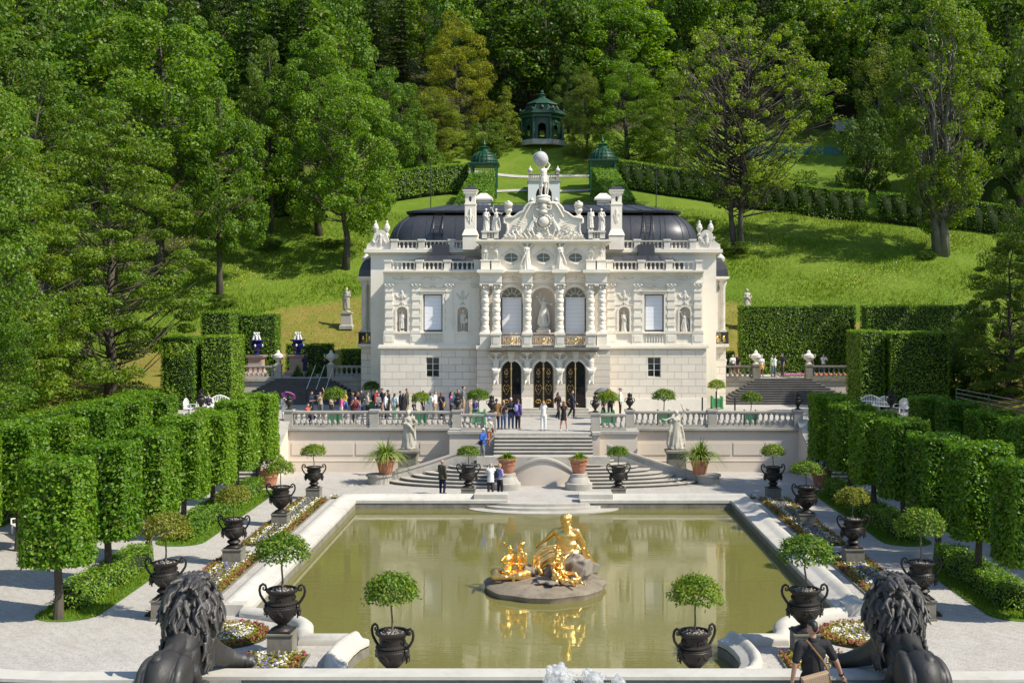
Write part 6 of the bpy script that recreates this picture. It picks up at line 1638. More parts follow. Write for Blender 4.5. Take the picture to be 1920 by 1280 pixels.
def urn_meshes(prof, nm):
    mb = MB().square([(.29, 0), (.29, .05)]); mb.lathe(prof, (0, 0, 0), 32, fold=lambda a, z: 1+(.025*abs(math.sin(a*12)) if .2 < z < .5 else 0))
    for i in range(36):
        a = 2*PI*i/36; mb.ell((.375*math.cos(a), .375*math.sin(a), .733), (.022, .022, .022), None, 6, 4); mb.ell((.40*math.cos(a), .40*math.sin(a), 1.055), (.02, .02, .022), None, 6, 4)
    for i in range(4):
        a = PI/2*i; c = Vector((math.cos(a), math.sin(a), 0))
        for j in range(7):
            b = a+(j-3)*.09; mb.ell((.385*math.cos(b), .385*math.sin(b), .56-.03*abs(j-3)+.02*(j % 2)), (.035, .035, .05), None, 6, 4)
        for j in range(5): b = a+(j-2)*.12; mb.ell((.325*math.cos(b), .325*math.sin(b), .86+.03*(j % 2)), (.03, .03, .045), None, 6, 4)
    hs = []
    for s in (-1, 1):
        h = MB().tube(scroll(s), [.034, .036, .036, .034, .034, .034, .033, .03, .028, .026, .024, .022, .02], 8)
        h.ell((s*.40, 0, .58), (.075, .085, .10), None, 10, 8); h.ell((s*.455, 0, .55), (.05, .05, .05), None, 8, 6); h.ell((s*.42, 0, .66), (.05, .10, .05), None, 8, 6)
        h.tube([(s*.46+.0*i, .055*math.cos(2*PI*i/14), .46+.06*math.sin(2*PI*i/14)) for i in range(15)], .013, 5); h.cap((s*.43, 0, .52), (s*.40, 0, .36), .045, .02, 7)
        hs.append(h.mesh(nm+'_handle', M['urn']))
    so = MB().lathe([(.33, 1.035), (.2, 1.05), (.02, 1.06)], (0, 0, 0), 20); so.m = [0]*len(so.m)
    rs = random.Random(3)
    for i in range(40):
        a = rs.uniform(0, 6.28); r = rs.uniform(.05, .3); so.mat(1).ell((r*math.cos(a), r*math.sin(a), 1.06), (.025, .02, .016), None, 5, 4)
    return mb.mesh(nm, M['urn']), hs, so.mesh('soil', [M['soil'], M['stone']])
UA, UB = urn_meshes(URN_A, 'urn'), urn_meshes(URN_B, 'urn')
def bay_crown(seed, rx, rz, n, leaf):
    r = np.random.default_rng(seed); d = sphere_dirs(n, r); d[:, 2] = np.where(d[:, 2] < -.35, -d[:, 2], d[:, 2])
    q = r.uniform(.55, 1.02, n)**.5*(1+.10*np.sin(d[:, 0]*5+seed)*np.cos(d[:, 1]*6)+.09*r.normal(size=n))
    P = d*q[:, None]*np.array([rx, rx, rz]); P[:, 2] -= .10*rz*(np.hypot(P[:, 0], P[:, 1])/rx)**2
    N = d*.55+np.array([0, 0, .55])+r.normal(size=(n, 3))*.45; T = d+np.array([0, 0, .2])+r.normal(size=(n, 3))*.6
    return leaf_arrays(P, N, leaf, .42, r, T)
def bay_trunk(seed, stem, rx, rz):
    rp = random.Random(seed); mb = MB(); b = rp.uniform(-.03, .03)
    mb.tube([(0, 0, 0), (b, .01, stem*.4), (-b, -.01, stem*.75), (0, 0, stem)], [.034, .03, .028, .03], 8)
    for i in range(9):
        a = 2*PI*i/9+rp.uniform(-.2, .2); k = rp.uniform(.5, .95); mb.tube([(0, 0, stem-.05), (rx*.35*k*math.cos(a), rx*.35*k*math.sin(a), stem+rz*.3), (rx*.8*k*math.cos(a), rx*.8*k*math.sin(a), stem+rz*rp.uniform(.45, 1.1))], [.022, .013, .005], 5)
    return mb.mesh('bay_trunk', M['bark_thin'])
BC = {}
for s in (1, 2, 3, 4): BC[s] = (bay_trunk(s, .85, .78, .46), leaf_mesh('bay_crown', bay_crown(s, .80, .50, 3300, .115), [M['bay']]))
BC['ball'] = (bay_trunk(9, .95, .68, .55), leaf_mesh('bay_crown', bay_crown(9, .70, .58, 3000, .115), [M['bay']]))
def bay(x, y, z, label, seed, sc=1.0, mat='bay', stem=1.0, group='clipped bay trees'):
    tm, cm = BC[seed]
    t = thing('bay_tree', label, 'tree', (x, y, z), random.uniform(0, 6.28), group); k_ = random.uniform(.92, 1.07); sc *= .95; t.scale = (sc*k_, sc*k_*random.uniform(.93, 1.06), sc*stem*random.uniform(.95, 1.05)); t.rotation_euler[0] = random.uniform(-.035, .035); t.rotation_euler[1] = random.uniform(-.035, .035)
    put('trunk', tm, t); c = put('crown', cm, t, (0, 0, .85+.22 if seed != 'ball' else .95+.35))
    if mat != 'bay': variants(c, M[mat])
    return t
def urn(x, y, z, kind, label, sc=1.0, rz=0.0):
    b, hs, so = (UA if kind == 'A' else UB)
    t = thing('garden_urn', label, 'urn', (x, y, z), rz, 'black iron urns round the pool'); t.scale = (sc,)*3
    put('body', b, t)
    for h in hs: put('handle', h, t)
    put('soil', so, t); return t
PLM = MB().square([(.37, 0), (.37, .05), (.34, .06), (.34, .56), (.37, .575), (.37, .62)]).mesh('urn_plinth', M['stone_dark'], False)
spots = [(11.45, 57.2, 'B', .98, 1, .78, 'bay', 'far corner of the pool'), (11.5, 50.2, 'A', 1.06, 2, .8, 'bay', 'far end of the flower strip'), (11.5, 42.6, 'B', 1.0, 3, .85, 'bay_warm', 'middle of the flower strip'), (11.6, 35.2, 'B', 1.03, 4, .95, 'bay', 'near end of the flower strip, behind the lion'), (7.2, 31.6, 'A', 1.07, 2, 1.03, 'bay', 'scrolled near corner of the pool'), (3.75, 57.3, 'B', .98, 3, .72, 'bay', 'foot of the curved steps')]
for s, w in ((-1, 'left'), (1, 'right')):
    for i, (x, y, k, sc, bs, bsc, bm, where) in enumerate(spots):
        p = put('urn_plinth', PLM, None, (s*x, y, 0), 0, (1.0, 1.0, .9 if y > 50 else 1.0)); tag(p, '%s mossy stone plinth at the %s' % (w, where), 'plinth', 'urn plinths')
        h = .62*(.9 if y > 50 else 1.0)
        urn(s*x, y, h, k, '%s black urn at the %s' % (w, where), sc, random.uniform(-.08, .08))
        m_ = bm if not (s > 0 and i == 3) else 'bay'
        if s < 0 and i == 3: m_ = 'bay_warm'
        bay(s*x, y, h+1.03*sc, '%s urn bay tree at the %s' % (w, where), bs, bsc, m_, (1.0 if i != 3 else 1.15))
    p = put('urn_plinth', PLM, None, (s*3.82, 29.0, .0), 0, (.85, .85, .4)); tag(p, 'low plinth at the near pool edge, %s one' % w, 'plinth', 'urn plinths')
    urn(s*3.82, 29.0, .22, 'A', '%s black urn at the near pool edge, cut by the parapet' % w, 1.04, s*.45)
    bay(s*3.82, 29.0, .22+1.07, '%s clipped bay tree in the urn at the near pool edge' % w, 4 if s < 0 else 1, .9, 'bay', 1.1)
# planters in green boxes on the court
BOX = MB(); BOX.box(-.34, .34, -.34, .34, .12, .72)
for a in (-1, 1):
    for b in (-1, 1): BOX.box(a*.34-.05, a*.34+.05, b*.34-.05, b*.34+.05, 0, .80); BOX.ell((a*.34, b*.34, .84), .06, None, 8, 6)
for q in range(7): BOX.box(-.29+q*.095, -.25+q*.095, -.352, .352, .16, .68)
BOX = BOX.mesh('planter_box', M['green_box'], False)
for x, y, sc, lab in ((gx(628, 69), 69, 1.03, 'left end of the queue'), (gx(790, 69), 69, .86, 'middle of the queue'), (gx(898, 69.5), 69.5, 1.0, 'left of the central stairs'), (gx(1140, 69), 69, .98, 'right of the central stairs, below the dark umbrella'), (gx(1245, 69), 69, .98, 'front of the right ground floor window'), (gx(1408, 69), 69, .9, 'front of the right side stairs'), (gx(697, 79), 79, .92, 'left corner of the palace'), (gx(1344, 80), 80, .95, 'right corner of the palace')):
    o = put('planter_box', BOX, None, (x, y, ZT), 0); tag(o, 'green wooden planter box at the %s' % lab, 'planter', 'green planter boxes')
    bay(x, y, ZT+.68, 'ball-shaped bay tree at the %s' % lab, 'ball', sc, 'bay', .82)
# ------------------------------------------------------------------ vases, pots, pedestal statues
VASE = MB().square([(.17, 0), (.17, .06)]).lathe([(.14, .06), (.06, .14), (.08, .2), (.2, .34), (.235, .46), (.2, .55), (.14, .6), (.17, .64), (.2, .66), (.12, .72), (.09, .78)], (0, 0, 0), 20)
for i in range(10): a = i*2.4; VASE.ell((.1*math.cos(a), .1*math.sin(a), .78+.012*i), (.05, .05, .06), None, 6, 5)
for s in (-1, 1): VASE.tube([(s*.2, 0, .4), (s*.29, 0, .5), (s*.27, 0, .64), (s*.17, 0, .66)], .025, 6)
VASE.ell((0, 0, .93), (.05, .05, .07), None, 8, 6); VASE = VASE.mesh('lidded_vase', M['urn'])
for x, y, z, lab in ((-14.86, 67, 3.56, 'left end of the terrace balustrade'), (-5.04, 67, 3.56, 'inner end of the left terrace balustrade'), (-2.95, 65.25, 3.56, 'left of the top of the central stairs'), (2.95, 65.25, 3.56, 'right of the top of the central stairs'), (5.04, 67, 3.56, 'inner end of the right terrace balustrade'), (14.86, 67, 3.56, 'right end of the terrace balustrade')):
    tag(put('lidded_vase', VASE, None, (x, y, z+.03), random.uniform(-.4, .4)), 'black lidded vase on the pillar at the %s' % lab, 'vase', 'black vases on the balustrade pillars')
WURN = MB().square([(.2, 0), (.2, .08)]).lathe([(.17, .08), (.09, .16), (.14, .24), (.34, .42), (.4, .56), (.36, .64), (.4, .68), (.28, .76), (.16, .84), (.12, .92), (.14, .97), (.03, 1.08)], (0, 0, 0), 20)
for s in (-1, 1): WURN.tube([(s*.34, 0, .46), (s*.5, 0, .56), (s*.52, 0, .7), (s*.42, 0, .72)], .035, 6)
WURN = WURN.mesh('stone_urn', M['sculpt'])
for x, lab in ((-20.1, 'left pillar of the left side stairs'), (-16.1, 'right pillar of the left side stairs'), (16.1, 'left pillar of the right side stairs'), (20.1, 'right pillar of the right side stairs')):
    tag(put('stone_urn', WURN, None, (x, 86.9, 5.27)), 'white stone urn with handles on the %s' % lab, 'urn', 'white urns at the side stairs')
for x, y, lab in ((-22.4, 89.5, 'left blue porcelain vase with white birds before the tall flat hedge'), (-19.4, 90.5, 'right blue porcelain vase with white birds beside the side path')):
    p = MB().square([(.85, 0), (.85, .3), (.62, .4), (.55, .5), (.52, 1.4), (.68, 1.5), (.72, 1.65)]).build('vase_pedestal', M['pink_marble'], None, (x, y, 4.2), smooth=False); tag(p, 'pink marble pedestal under the %s' % lab.split(' with')[0], 'pedestal')
    t = thing('porcelain_vase', lab, 'vase', (x, y, 5.85))
    MB().lathe([(.3, 0), (.3, .08), (.14, .2), (.3, .4), (.46, .66), (.48, .82), (.36, .95), (.4, 1.05), (.62, 1.12), (.6, 1.2), (.3, 1.22)], (0, 0, 0), 20).build('body', M['cobalt'], t)
    mb = MB()
    for i in range(5): a = i*1.256; mb.cap((.28*math.cos(a), .28*math.sin(a), 1.2), (.16*math.cos(a), .16*math.sin(a), 1.62), .10, .05); mb.ell((.2*math.cos(a), .2*math.sin(a), 1.72), (.07, .07, .08))
    for i in range(4): a = i*PI/2; mb.ell((.46*math.cos(a), .46*math.sin(a), .75), (.08, .08, .12))
    mb.build('bird_figures', M['porcelain'], t)
def ped(name, prof, x, y, z, lab, mat='stone_dark', n=4, cat='pedestal'):
    mb = MB(); (mb.square(prof) if n == 4 else mb.lathe(prof, (0, 0, 0), n)); o = mb.build(name, M[mat], None, (x, y, z), smooth=n > 8); return tag(o, lab, cat)
for s, w, k in ((-1, 'left', 'woman'), (1, 'right', 'raised')):
    x = gx(765, 64.6) if s < 0 else gx(1268, 64.6)
    ped('statue_pedestal', [(.72, 0), (.72, .38), (.62, .42), (.56, .5), (.5, .62), (.5, 1.2), (.56, 1.34), (.62, 1.42), (.62, 1.52), (.5, 1.56)], x, 64.6, 0, 'weathered pedestal of the %s garden statue before the terrace wall' % w)
    statue('woman' if s < 0 else 'raised', (x, 64.6, 1.62), 2.15, 'weathered draped statue on its pedestal before the %s terrace wall' % w, .25*s, 'sculpt_old', 1.25*(-s))
    x = gx(650, 104) if s < 0 else gx(1401, 104); z = hz(x, 104)-.1
    ped('statue_pedestal', [(.58, 0), (.58, .3), (.47, .4), (.42, 1.3), (.5, 1.4), (.5, 1.55)], x, 104, z, 'stone pedestal of the statue on the mown bank %s of the palace' % w, 'stone')
    statue('toga' if s < 0 else 'woman', (x, 104, z+1.6), 2.15, 'weathered statue on the mown bank %s of the palace' % w, s*.3, 'sculpt_old', 1.15)
def blades(n, L, seed, wd=.05, up=.75, droop=1.0):
    r = np.random.default_rng(seed); vs = []
    for i in range(n):
        a = r.uniform(0, 6.28); l = L*r.uniform(.55, 1.1); t = r.uniform(.1, 1.0)**.7; d = np.array([math.cos(a), math.sin(a), 0]); sd = np.array([-d[1], d[0], 0])
        pts = []
        for k in range(5):
            q = k/4; pts.append(d*(t*l*(q*.55+.25*q*q))+np.array([0, 0, l*(up*q*1.25-droop*t*.75*q*q)])+d*.05)
        for k in range(4):
            w0 = wd*(1-.9*(k/4)**1.5); w1 = wd*(1-.9*((k+1)/4)**1.5)
            vs += [pts[k]-sd*w0/2, pts[k]+sd*w0/2, pts[k+1]+sd*w1/2, pts[k+1]-sd*w1/2]
    return np.array(vs)
POT = MB().lathe([(.30, 0), (.33, .03), (.40, .3), (.44, .5), (.46, .52), (.46, .56), (.44, .57), (.49, .74), (.56, .76), (.57, .84), (.50, .85), (.47, .78), (.1, .76)], (0, 0, 0), 28)
for i in range(8): a = PI*i/4; POT.ell((.445*math.cos(a), .445*math.sin(a), .62), (.05, .05, .05), None, 6, 5)
POT = POT.mesh('terracotta_pot', M['terracotta'])
for s, w in ((-1, 'left'), (1, 'right')):
    x = gx(723, 62.3) if s < 0 else gx(1312, 62.3)
    tag(put('terracotta_pot', POT, None, (x, 62.3, .5)), 'terracotta pot at the outer end of the %s curved steps' % w, 'pot', 'terracotta pots')
    tag(put('sword_plant', leaf_mesh('sword_plant', blades(300, 2.3, 5+s, .085, .62, 1.25), [M['sword']]), None, (x, 62.3, 1.25)), 'large arching sword-leaved plant in the %s terracotta pot' % w, 'plant')
    x = gx(951, 60.4) if s < 0 else gx(1085, 60.4)
    ped('pot_pedestal', [(.72, 0), (.72, .32), (.62, .36), (.5, .62), (.46, .66), (.46, .82), (.3, .84)], x, 60.4, 0, 'round mossy pedestal %s of the low curved wall' % w, 'stone', 24)
    tag(put('terracotta_pot', POT, None, (x, 60.4, .83), 0, .93), 'terracotta pot on the round pedestal %s of the low curved wall' % w, 'pot', 'terracotta pots')
    tag(put('lily_plant', leaf_mesh('lily_plant', blades(320, .85, 15+s, .075, .58), [M['bay']]), None, (x, 60.4, 1.52), 0), 'bushy strap-leaved plant in the pot %s of the low curved wall' % w, 'plant')
    x = gx(507, 61.4) if s < 0 else gx(1537, 61.4)
    tag(put('terracotta_pot', POT, None, (x, 61.0, 0), 0, 1.1), 'terracotta pot at the foot of the %s flank stair' % w, 'pot', 'terracotta pots')
    tag(put('shrub', leaf_mesh('shrub', bay_crown(33+s, .85, .6, 1700, .14), [M['bay']]), None, (x, 61.0, 1.3)), 'round leafy shrub in the pot at the foot of the %s flank stair' % w, 'shrub')
# ------------------------------------------------------------------ flower beds
def bed(label, P, cols, kerb=None, leafd=1.0, up=.1):
    """P (n,2) points with palette index cols (n,)"""
    n = len(P); mats = ['bed_leaf', 'flower_red', 'flower_white', 'flower_blue', 'flower_yellow', 'flower_pink', 'flower_orange']
    Pl = np.column_stack([P, rng.uniform(.02, .10, n)]); Nl = rng.normal(size=(n, 3))*.6+np.array([0, 0, .7])
    Pf = np.column_stack([P+rng.normal(size=P.shape)*.03, rng.uniform(.10, .19, n)]); Nf = rng.normal(size=(n, 3))*.4+np.array([0, -.35, 1])
    V = np.concatenate([leaf_arrays(Pl, Nl, .12, .7), leaf_arrays(Pf, Nf, np.where(cols > 0, rng.uniform(.055, .095, n), .08), .9)])
    t = thing('flower_bed', label, 'flower bed')
    if kerb: kerb(t)
    tag(put('bedding_flowers', leaf_mesh('bedding_flowers', V, [M[m] for m in mats], midx=np.concatenate([np.zeros(n, np.int32), cols.astype(np.int32)])), t), kind='stuff')
    return t
def strip(label, x0, x1, y0, y1, dens=170):
    n = int((x1-x0)*(y1-y0)*dens); u = rng.uniform(0, 1, n); P = np.column_stack([x0+u*(x1-x0), rng.uniform(y0, y1, n)])
    c = np.select([np.abs(u-.5) > .38, np.abs(u-.5) > .29, np.abs(u-.5) > .13], [np.where(rng.uniform(size=n) < .55, 1, 0), 0, np.where(rng.uniform(size=n) < .62, 2, 0)], np.where(rng.uniform(size=n) < .5, 3, 0))
    def kerb(t):
        MB().box(x0-.04, x1+.04, y0-.04, y1+.04, 0, .03).build('soil', M['soil'], t, smooth=False)
        for a in (x0-.07, x1+.03): MB().box(a, a+.04, y0, y1, 0, .06).build('edging', M['stone_dark'], t, smooth=False)
    return bed(label, P, c, kerb)
for s, w in ((-1, 'left'), (1, 'right')):
    X = lambda a, b: (min(s*a, s*b), max(s*a, s*b))
    strip('striped flower bed between the farther %s urns' % w, *X(10.7, 12.15), 45.9, 57.0)
    strip('striped flower bed between the nearer %s urns' % w, *X(10.75, 12.25), 35.4, 44.3, 230)
    n = 1500; P = np.column_stack([s*rng.uniform(3.4, 10.6, n), rng.uniform(57.15, 57.75, n)])
    bed('narrow bed of grey-white flowers behind the far pool rim, %s half' % w, P, np.where(rng.uniform(size=n) < .6, 2, np.where(rng.uniform(size=n) < .5, 3, 0)))
    cx, cy_ = s*9.25, 33.2; n = 1900; a = rng.uniform(0, 2*PI, n); r = np.sqrt(rng.uniform(0, 1, n))*1.25
    P = np.column_stack([cx+r*np.cos(a), cy_+r*np.sin(a)]); q = r/1.25
    c = np.select([q > .82, q > .7, q > .32], [np.where(rng.uniform(size=n) < .6, 1, 0), 0, np.where(rng.uniform(size=n) < .55, 2, 0)], np.where(rng.uniform(size=n) < .5, 3, 0))
    bed('round flower bed of red, white and blue rings at the %s near pool corner' % w, P, c, lambda t: MB().lathe([(1.3, 0), (1.3, .06), (1.26, .03), (.02, .03)], (cx, cy_, 0), 32).build('soil', M['soil'], t, smooth=False))
    strip('small striped flower bed round the %s urn plinth at the scrolled pool corner' % w, *X(6.45, 8.15), 29.7, 31.4, 260)
n = 1600; P = np.column_stack([rng.uniform(18.2, 25, n), rng.uniform(88.0, 90.5, n)])
t = bed('pink and scarlet flower bed on the right side terrace', P, np.where(P[:, 0] < 21, np.where(rng.uniform(size=n) < .7, 5, 3), np.where(rng.uniform(size=n) < .8, 6, 4))); t.location.z = 4.24
for i, x in enumerate((-19.0, -18.0, -21.0, -16.9)):
    o = put('topiary_cone', leaf_mesh('topiary_cone', box_leaves(-.42, .42, -.42, .42, 0, .9, 300, .1, .12)*1.0, [M['hedge'], M['core']], MB().frustum((0, 0, 0), .75, .75, .1, .1, .85)), None, (x, 88.6, 4.24)); V_ = np.array([v.co[:] for v in o.data.vertices]); V_[:, :2] *= np.clip(1.05-V_[:, 2:3]/1.0, .08, 1); o.data.vertices.foreach_set('co', V_.astype(np.float32).ravel()); o.data.update()
    tag(o, ('clipped cone beside the right blue vase', 'clipped cone at the edge of the side path', 'clipped cone between the two blue vases', 'clipped cone near the right pillar of the left side stairs')[i], 'topiary')
# ------------------------------------------------------------------ white garden seats
def bench(x, y, z, rz, label, w=1.5):
    t = thing('garden_bench', label, 'bench', (x, y, z), rz, 'white garden seats')
    m = M['white_paint']
    mb = MB()
    for i in range(5): mb.box(-w/2, w/2, -.25+.1*i, -.17+.1*i, .42, .45)
    mb.build('seat', m, t, smooth=False)
    mb = MB(); k = int(w/.11)
    for i in range(k+1):
        px = -w/2+.05+(w-.1)*i/k; mb.box(px-.02, px+.02, .24, .27, .45, .80+.28*math.cos(px/w*PI))
    mb.tube([(-w/2+w*i/10, .255, .80+.28*math.cos((i/10-.5)*PI)) for i in range(11)], .035, 6); mb.box(-w/2, w/2, .235, .275, .66, .71)
    mb.build('backrest', m, t, smooth=False)
    for a in (-1, 1):
        for b in (-.2, .22): MB().frustum((a*(w/2-.08), b, 0), .05, .05, .08, .08, .42).build('leg', m, t, smooth=False)
        MB().box(a*(w/2-.03)-.03, a*(w/2-.03)+.03, -.25, .26, .64, .68).box(a*(w/2-.03)-.025, a*(w/2-.03)+.025, -.25, -.2, .45, .64).build('armrest', m, t, smooth=False)
bench(-21.6, 47.6, 0, -.9, 'white slatted bench by the hedge at the left picture edge', 2.0)
for x, y, rz, lab in ((gx(412, 78), 78, .3, 'white arched seat nearest the left side stairs'), (gx(388, 77), 77, .8, 'white arched seat with a seated visitor beside it'), (gx(356, 75.5), 75.5, 1.6, 'white arched seat farthest from the left side stairs'), (gx(1632, 78), 78, -.3, 'white arched seat nearest the right side stairs'), (gx(1657, 77), 77, -.7, 'middle white arched seat right of the right side stairs'), (gx(1690, 75.5), 75.5, -1.3, 'white arched seat farthest from the right side stairs')):
    bench(x, y, ZT, rz, lab, 1.3)
for x, lab in ((gx(372, 75), 'black vase between the left white seats'), (gx(1672, 75.5), 'black vase between the right white seats')):
    tag(put('lidded_vase', VASE, None, (x, 75.6, ZT+.35), 0, 1.35), lab, 'vase'); ped('vase_pedestal', [(.35, 0), (.3, .05), (.28, .3), (.33, .36)], x, 75.6, ZT, 'low pedestal of the '+lab, 'stone')
for i, x in enumerate((gx(1343, 74), gx(1376, 74.4), gx(1316, 74.2))):
    tag(MB().tube([(x, 74, ZT), (x, 74, ZT+(1.6 if i < 1 else 1.2))], .05, 8).ell((x, 74, ZT+(1.62 if i < 1 else 1.22)), .055, None, 8, 6).build('barrier_post', M['iron']), ('tall dark barrier post right of the palace front', 'short dark barrier post left of the right side stairs', 'dark barrier post before the right corner of the palace')[i], 'post')
t = thing('wire_fence', 'thin wire trellis fence on posts at the right picture edge above the lindens', 'fence')
for i in range(6): MB().tube([(25.2+i*.05, 70-i*5, 0), (25.2+i*.05, 70-i*5, 4.6)], .04, 6).build('post', M['green_paint'], t)
for zz in (4.1, 4.35, 4.6): MB().tube([(25.2, 70, zz), (25.45, 45, zz)], .02, 4).build('wire', M['stone'], t)
# ------------------------------------------------------------------ gilded fountain group
IS = (0.05, 40.1)
t = thing('fountain_group', 'gilded fountain group of a seated goddess and putti on a round stone island', 'fountain', (IS[0], IS[1], -.3))
n = 48; MB().lathe([(2.05, -.6), (2.08, .08), (2.13, .20), (2.03, .28), (1.5, .40), (.9, .48), (.02, .52)], (0, 0, 0), n, fold=lambda a, z: 1+.02*math.sin(a*7)+.015*math.sin(a*13+1)).build('island', m_stone('island_stone', (.30,.25,.19), (.20,.165,.125), (.06,.06,.03), .8, 1.3, .85, .4), t, ang=60)
mb = MB(); rr = random.Random(8)
for i in range(26):
    a = rr.uniform(0, 6.28); r = rr.uniform(0, .62); mb.cbox((1.0+r*math.cos(a)*1.2, .0+r*math.sin(a), .5+rr.uniform(0, .62)*(1-r)), (rr.uniform(.25, .6), rr.uniform(.25, .6), rr.uniform(.3, .7)), rr.uniform(0, 3), rr.uniform(-.6, .6), rr.uniform(-.5, .5))
for i in range(9): a = rr.uniform(0, 6.28); mb.cbox((-.55+.25*math.cos(a), .05+.3*math.sin(a), .55+rr.uniform(0, .2)), (rr.uniform(.2, .4),)*3, rr.uniform(0, 3), .4, .3)
for i in range(7): mb.cbox((-.1+rr.uniform(-.5, .5), -1.0+rr.uniform(-.4, .3), .52), (rr.uniform(.2, .5), rr.uniform(.15, .3), .1), rr.uniform(0, 3), .15, .1)
remesh(mb, 'rock', .05, m_stone('fountain_rock', (.28,.245,.20), (.19,.17,.14), (.07,.065,.05), .6, 2, .9, .5), 1, .4, t)
def gold_fig(mb, h, pos, rz, fat, armL, armR, legs, fem, turn=0, tilt=0, bend=0, hair=1, seat=0):
    o = len(mb.v); J = add_body(mb, h, armL, armR, legs, fat, fem, turn, tilt, True, bend=bend)
    hc = J['head']
    mb.ell(hc+V3(0, .02*h, .035*h), (.05*h, .05*h, .04*h), None, 12, 8)
    for i in range(16): a = i*2.399; mb.ell(hc+V3(.045*h*math.cos(a), .02*h+.045*h*math.sin(a), (.02+.045*((i % 4)/4))*h), .017*h, None, 7, 5)
    if hair == 2:
        mb.ell(hc+V3(0, .055*h, .03*h), (.035*h, .032*h, .035*h)); mb.chain([hc+V3(0, .05*h, -.02*h), hc+V3(.01*h, .055*h, -.09*h), hc+V3(-.01*h, .06*h, -.16*h)], [.022*h, .018*h, .008*h])
    Mx = Matrix.Translation(pos) @ Matrix.Rotation(rz, 4, 'Z') @ Matrix.Translation((0, 0, -seat*h))
    mb.xf(Mx @ Matrix.Diagonal((1.3 if hair == 2 else 1, 1.1 if hair == 2 else 1, 1, 1)), o); return J, Mx
mb = MB()
J, Mx = gold_fig(mb, 2.8, (.76, .25, 1.06), PI-.2, 1.6, ((-.42, -.1, -.9), (-.1, -.3, -.85)), ((-.62, -.15, -.75), (-.45, -.55, -.5)), ((-.55, -1, -.05), (-.35, -.4, -.9), (-.2, -1, .0), (-.3, -.2, -1)), True, .15, 0, -.02, 2, .47)
f = MB(); f.ell((.78, .28, .98), (.46, .36, .26), None, 20, 14); f.chain([(.6, .35, 1.05), (.1, .55, 1.1), (-.25, .6, .95)], [.27, .22, .16], 14)
swag(f, [(.5, .0, 1.15), (.15, -.02, 1.12), (-.12, -.05, .95), (-.2, -.1, .6)], .10, 7); swag(f, [(.35, .1, 1.3), (-.1, .1, 1.22), (-.34, .05, .95), (-.4, .0, .55)], .10, 7)
swag(f, [(1.15, .12, 1.35), (1.34, .08, 1.05), (1.36, .0, .62)], .09, 5); f.chain([(1.35, .0, 1.4), (1.40, .05, 1.1), (1.38, .02, .7)], [.08, .11, .07])
hc = Mx @ Matrix.Diagonal((1.3, 1.1, 1, 1)) @ J['head']; f.ell(hc+V3(0, -.03, .02), (.20, .19, .19), None, 16, 12)
for i in range(40):
    a = i*2.399; q = (i/40)*1.7-.75; w_ = math.sqrt(max(1-q*q, 0)) if abs(q) < 1 else .2; f.ell(hc+V3(.19*w_*math.cos(a), -.03+.18*w_*math.sin(a), .02+.19*min(q, .98)), .055, None, 7, 5)
f.chain([hc+V3(.02, -.2, -.05), hc+V3(.06, -.22, -.3), hc+V3(.02, -.2, -.52)], [.07, .06, .025])
for q in (-1, 1): f.cap(hc+V3(0, .02, -.24), hc+V3(q*.28, .0, -.42), .12, .10, 12)
mb.v += []; o = len(mb.v); mb.v += f.v; mb.f += [tuple(i+o for i in q) for q in f.f]; mb.m += [0]*len(f.f)
remesh(mb, 'seated_goddess', .022, M['gold'], 2, .5, t)
mb = MB(); gold_fig(mb, 1.95, (-1.30, -.25, .5), .9, 1.4, 'out', 'hold', 'sit', False, .2, .1, .1, 1, .44); f = [(-1.55, -.05, .6), (-1.75, -.25, .62), (-1.7, -.55, .56), (-1.35, -.72, .58)]; mb.chain(f, [.15, .17, .15, .08])
remesh(mb, 'putto', .018, M['gold'], 1, .5, t)
mb = MB(); gold_fig(mb, 2.05, (-.80, -.10, .52), -.9, 1.4, ((-.5, -.4, .2), (.3, -.6, .5)), 'hold', 'sit', False, -.2, .0, .05, 1, .44); mb.chain([(-.7, .0, .6), (-.62, -.3, .6), (-.9, -.62, .6), (-1.25, -.62, .56)], [.17, .18, .15, .08])
remesh(mb, 'putto', .018, M['gold'], 1, .5, t)
mb = MB(); gold_fig(mb, 1.75, (.58, -.75, .62), .75, 1.4, 'out', ((-.7, -.2, .3), (-.6, -.3, .5)), ((-.2, -1, -.1), (-.1, -1, -.35), (.5, -.9, .1), (.35, -.5, -.8)), False, -.4, .2, -.35, 1, .47)
rr = random.Random(4)
for i in range(90):
    q = rr.uniform(0, 1); x = .45-.05*q+rr.uniform(-.17, .17)+.6*max(0, q-.7); y = -1.05+rr.uniform(-.14, .14)-.3*max(0, .4-q); z = .6+.85*q*(1 if q < .8 else .9); mb.ell((x, y, z), rr.uniform(.05, .085), None, 7, 5)
for i in range(30): a = rr.uniform(0, 6.28); mb.ell((.75+.45*math.cos(a), -1.15+.16*math.sin(a), .54+rr.uniform(0, .1)), rr.uniform(.05, .08), None, 7, 5)
remesh(mb, 'putto_with_garland', .018, M['gold'], 1, .5, t)
mb = MB(); mb.chain([(.05, .35, 1.0), (-.1, .15, .95), (-.25, -.05, .75), (-.1, -.15, .55)], [.16, .2, .14, .06]); mb.chain([(-.45, .3, .7), (-.3, .35, .9), (-.12, .3, 1.02)], [.08, .14, .1]); swag(mb, [(-.3, .2, 1.0), (-.4, .1, .8), (-.3, .05, .55)], .07, 4)
remesh(mb, 'gilded_drapery', .022, M['gold'], 1, .5, t)
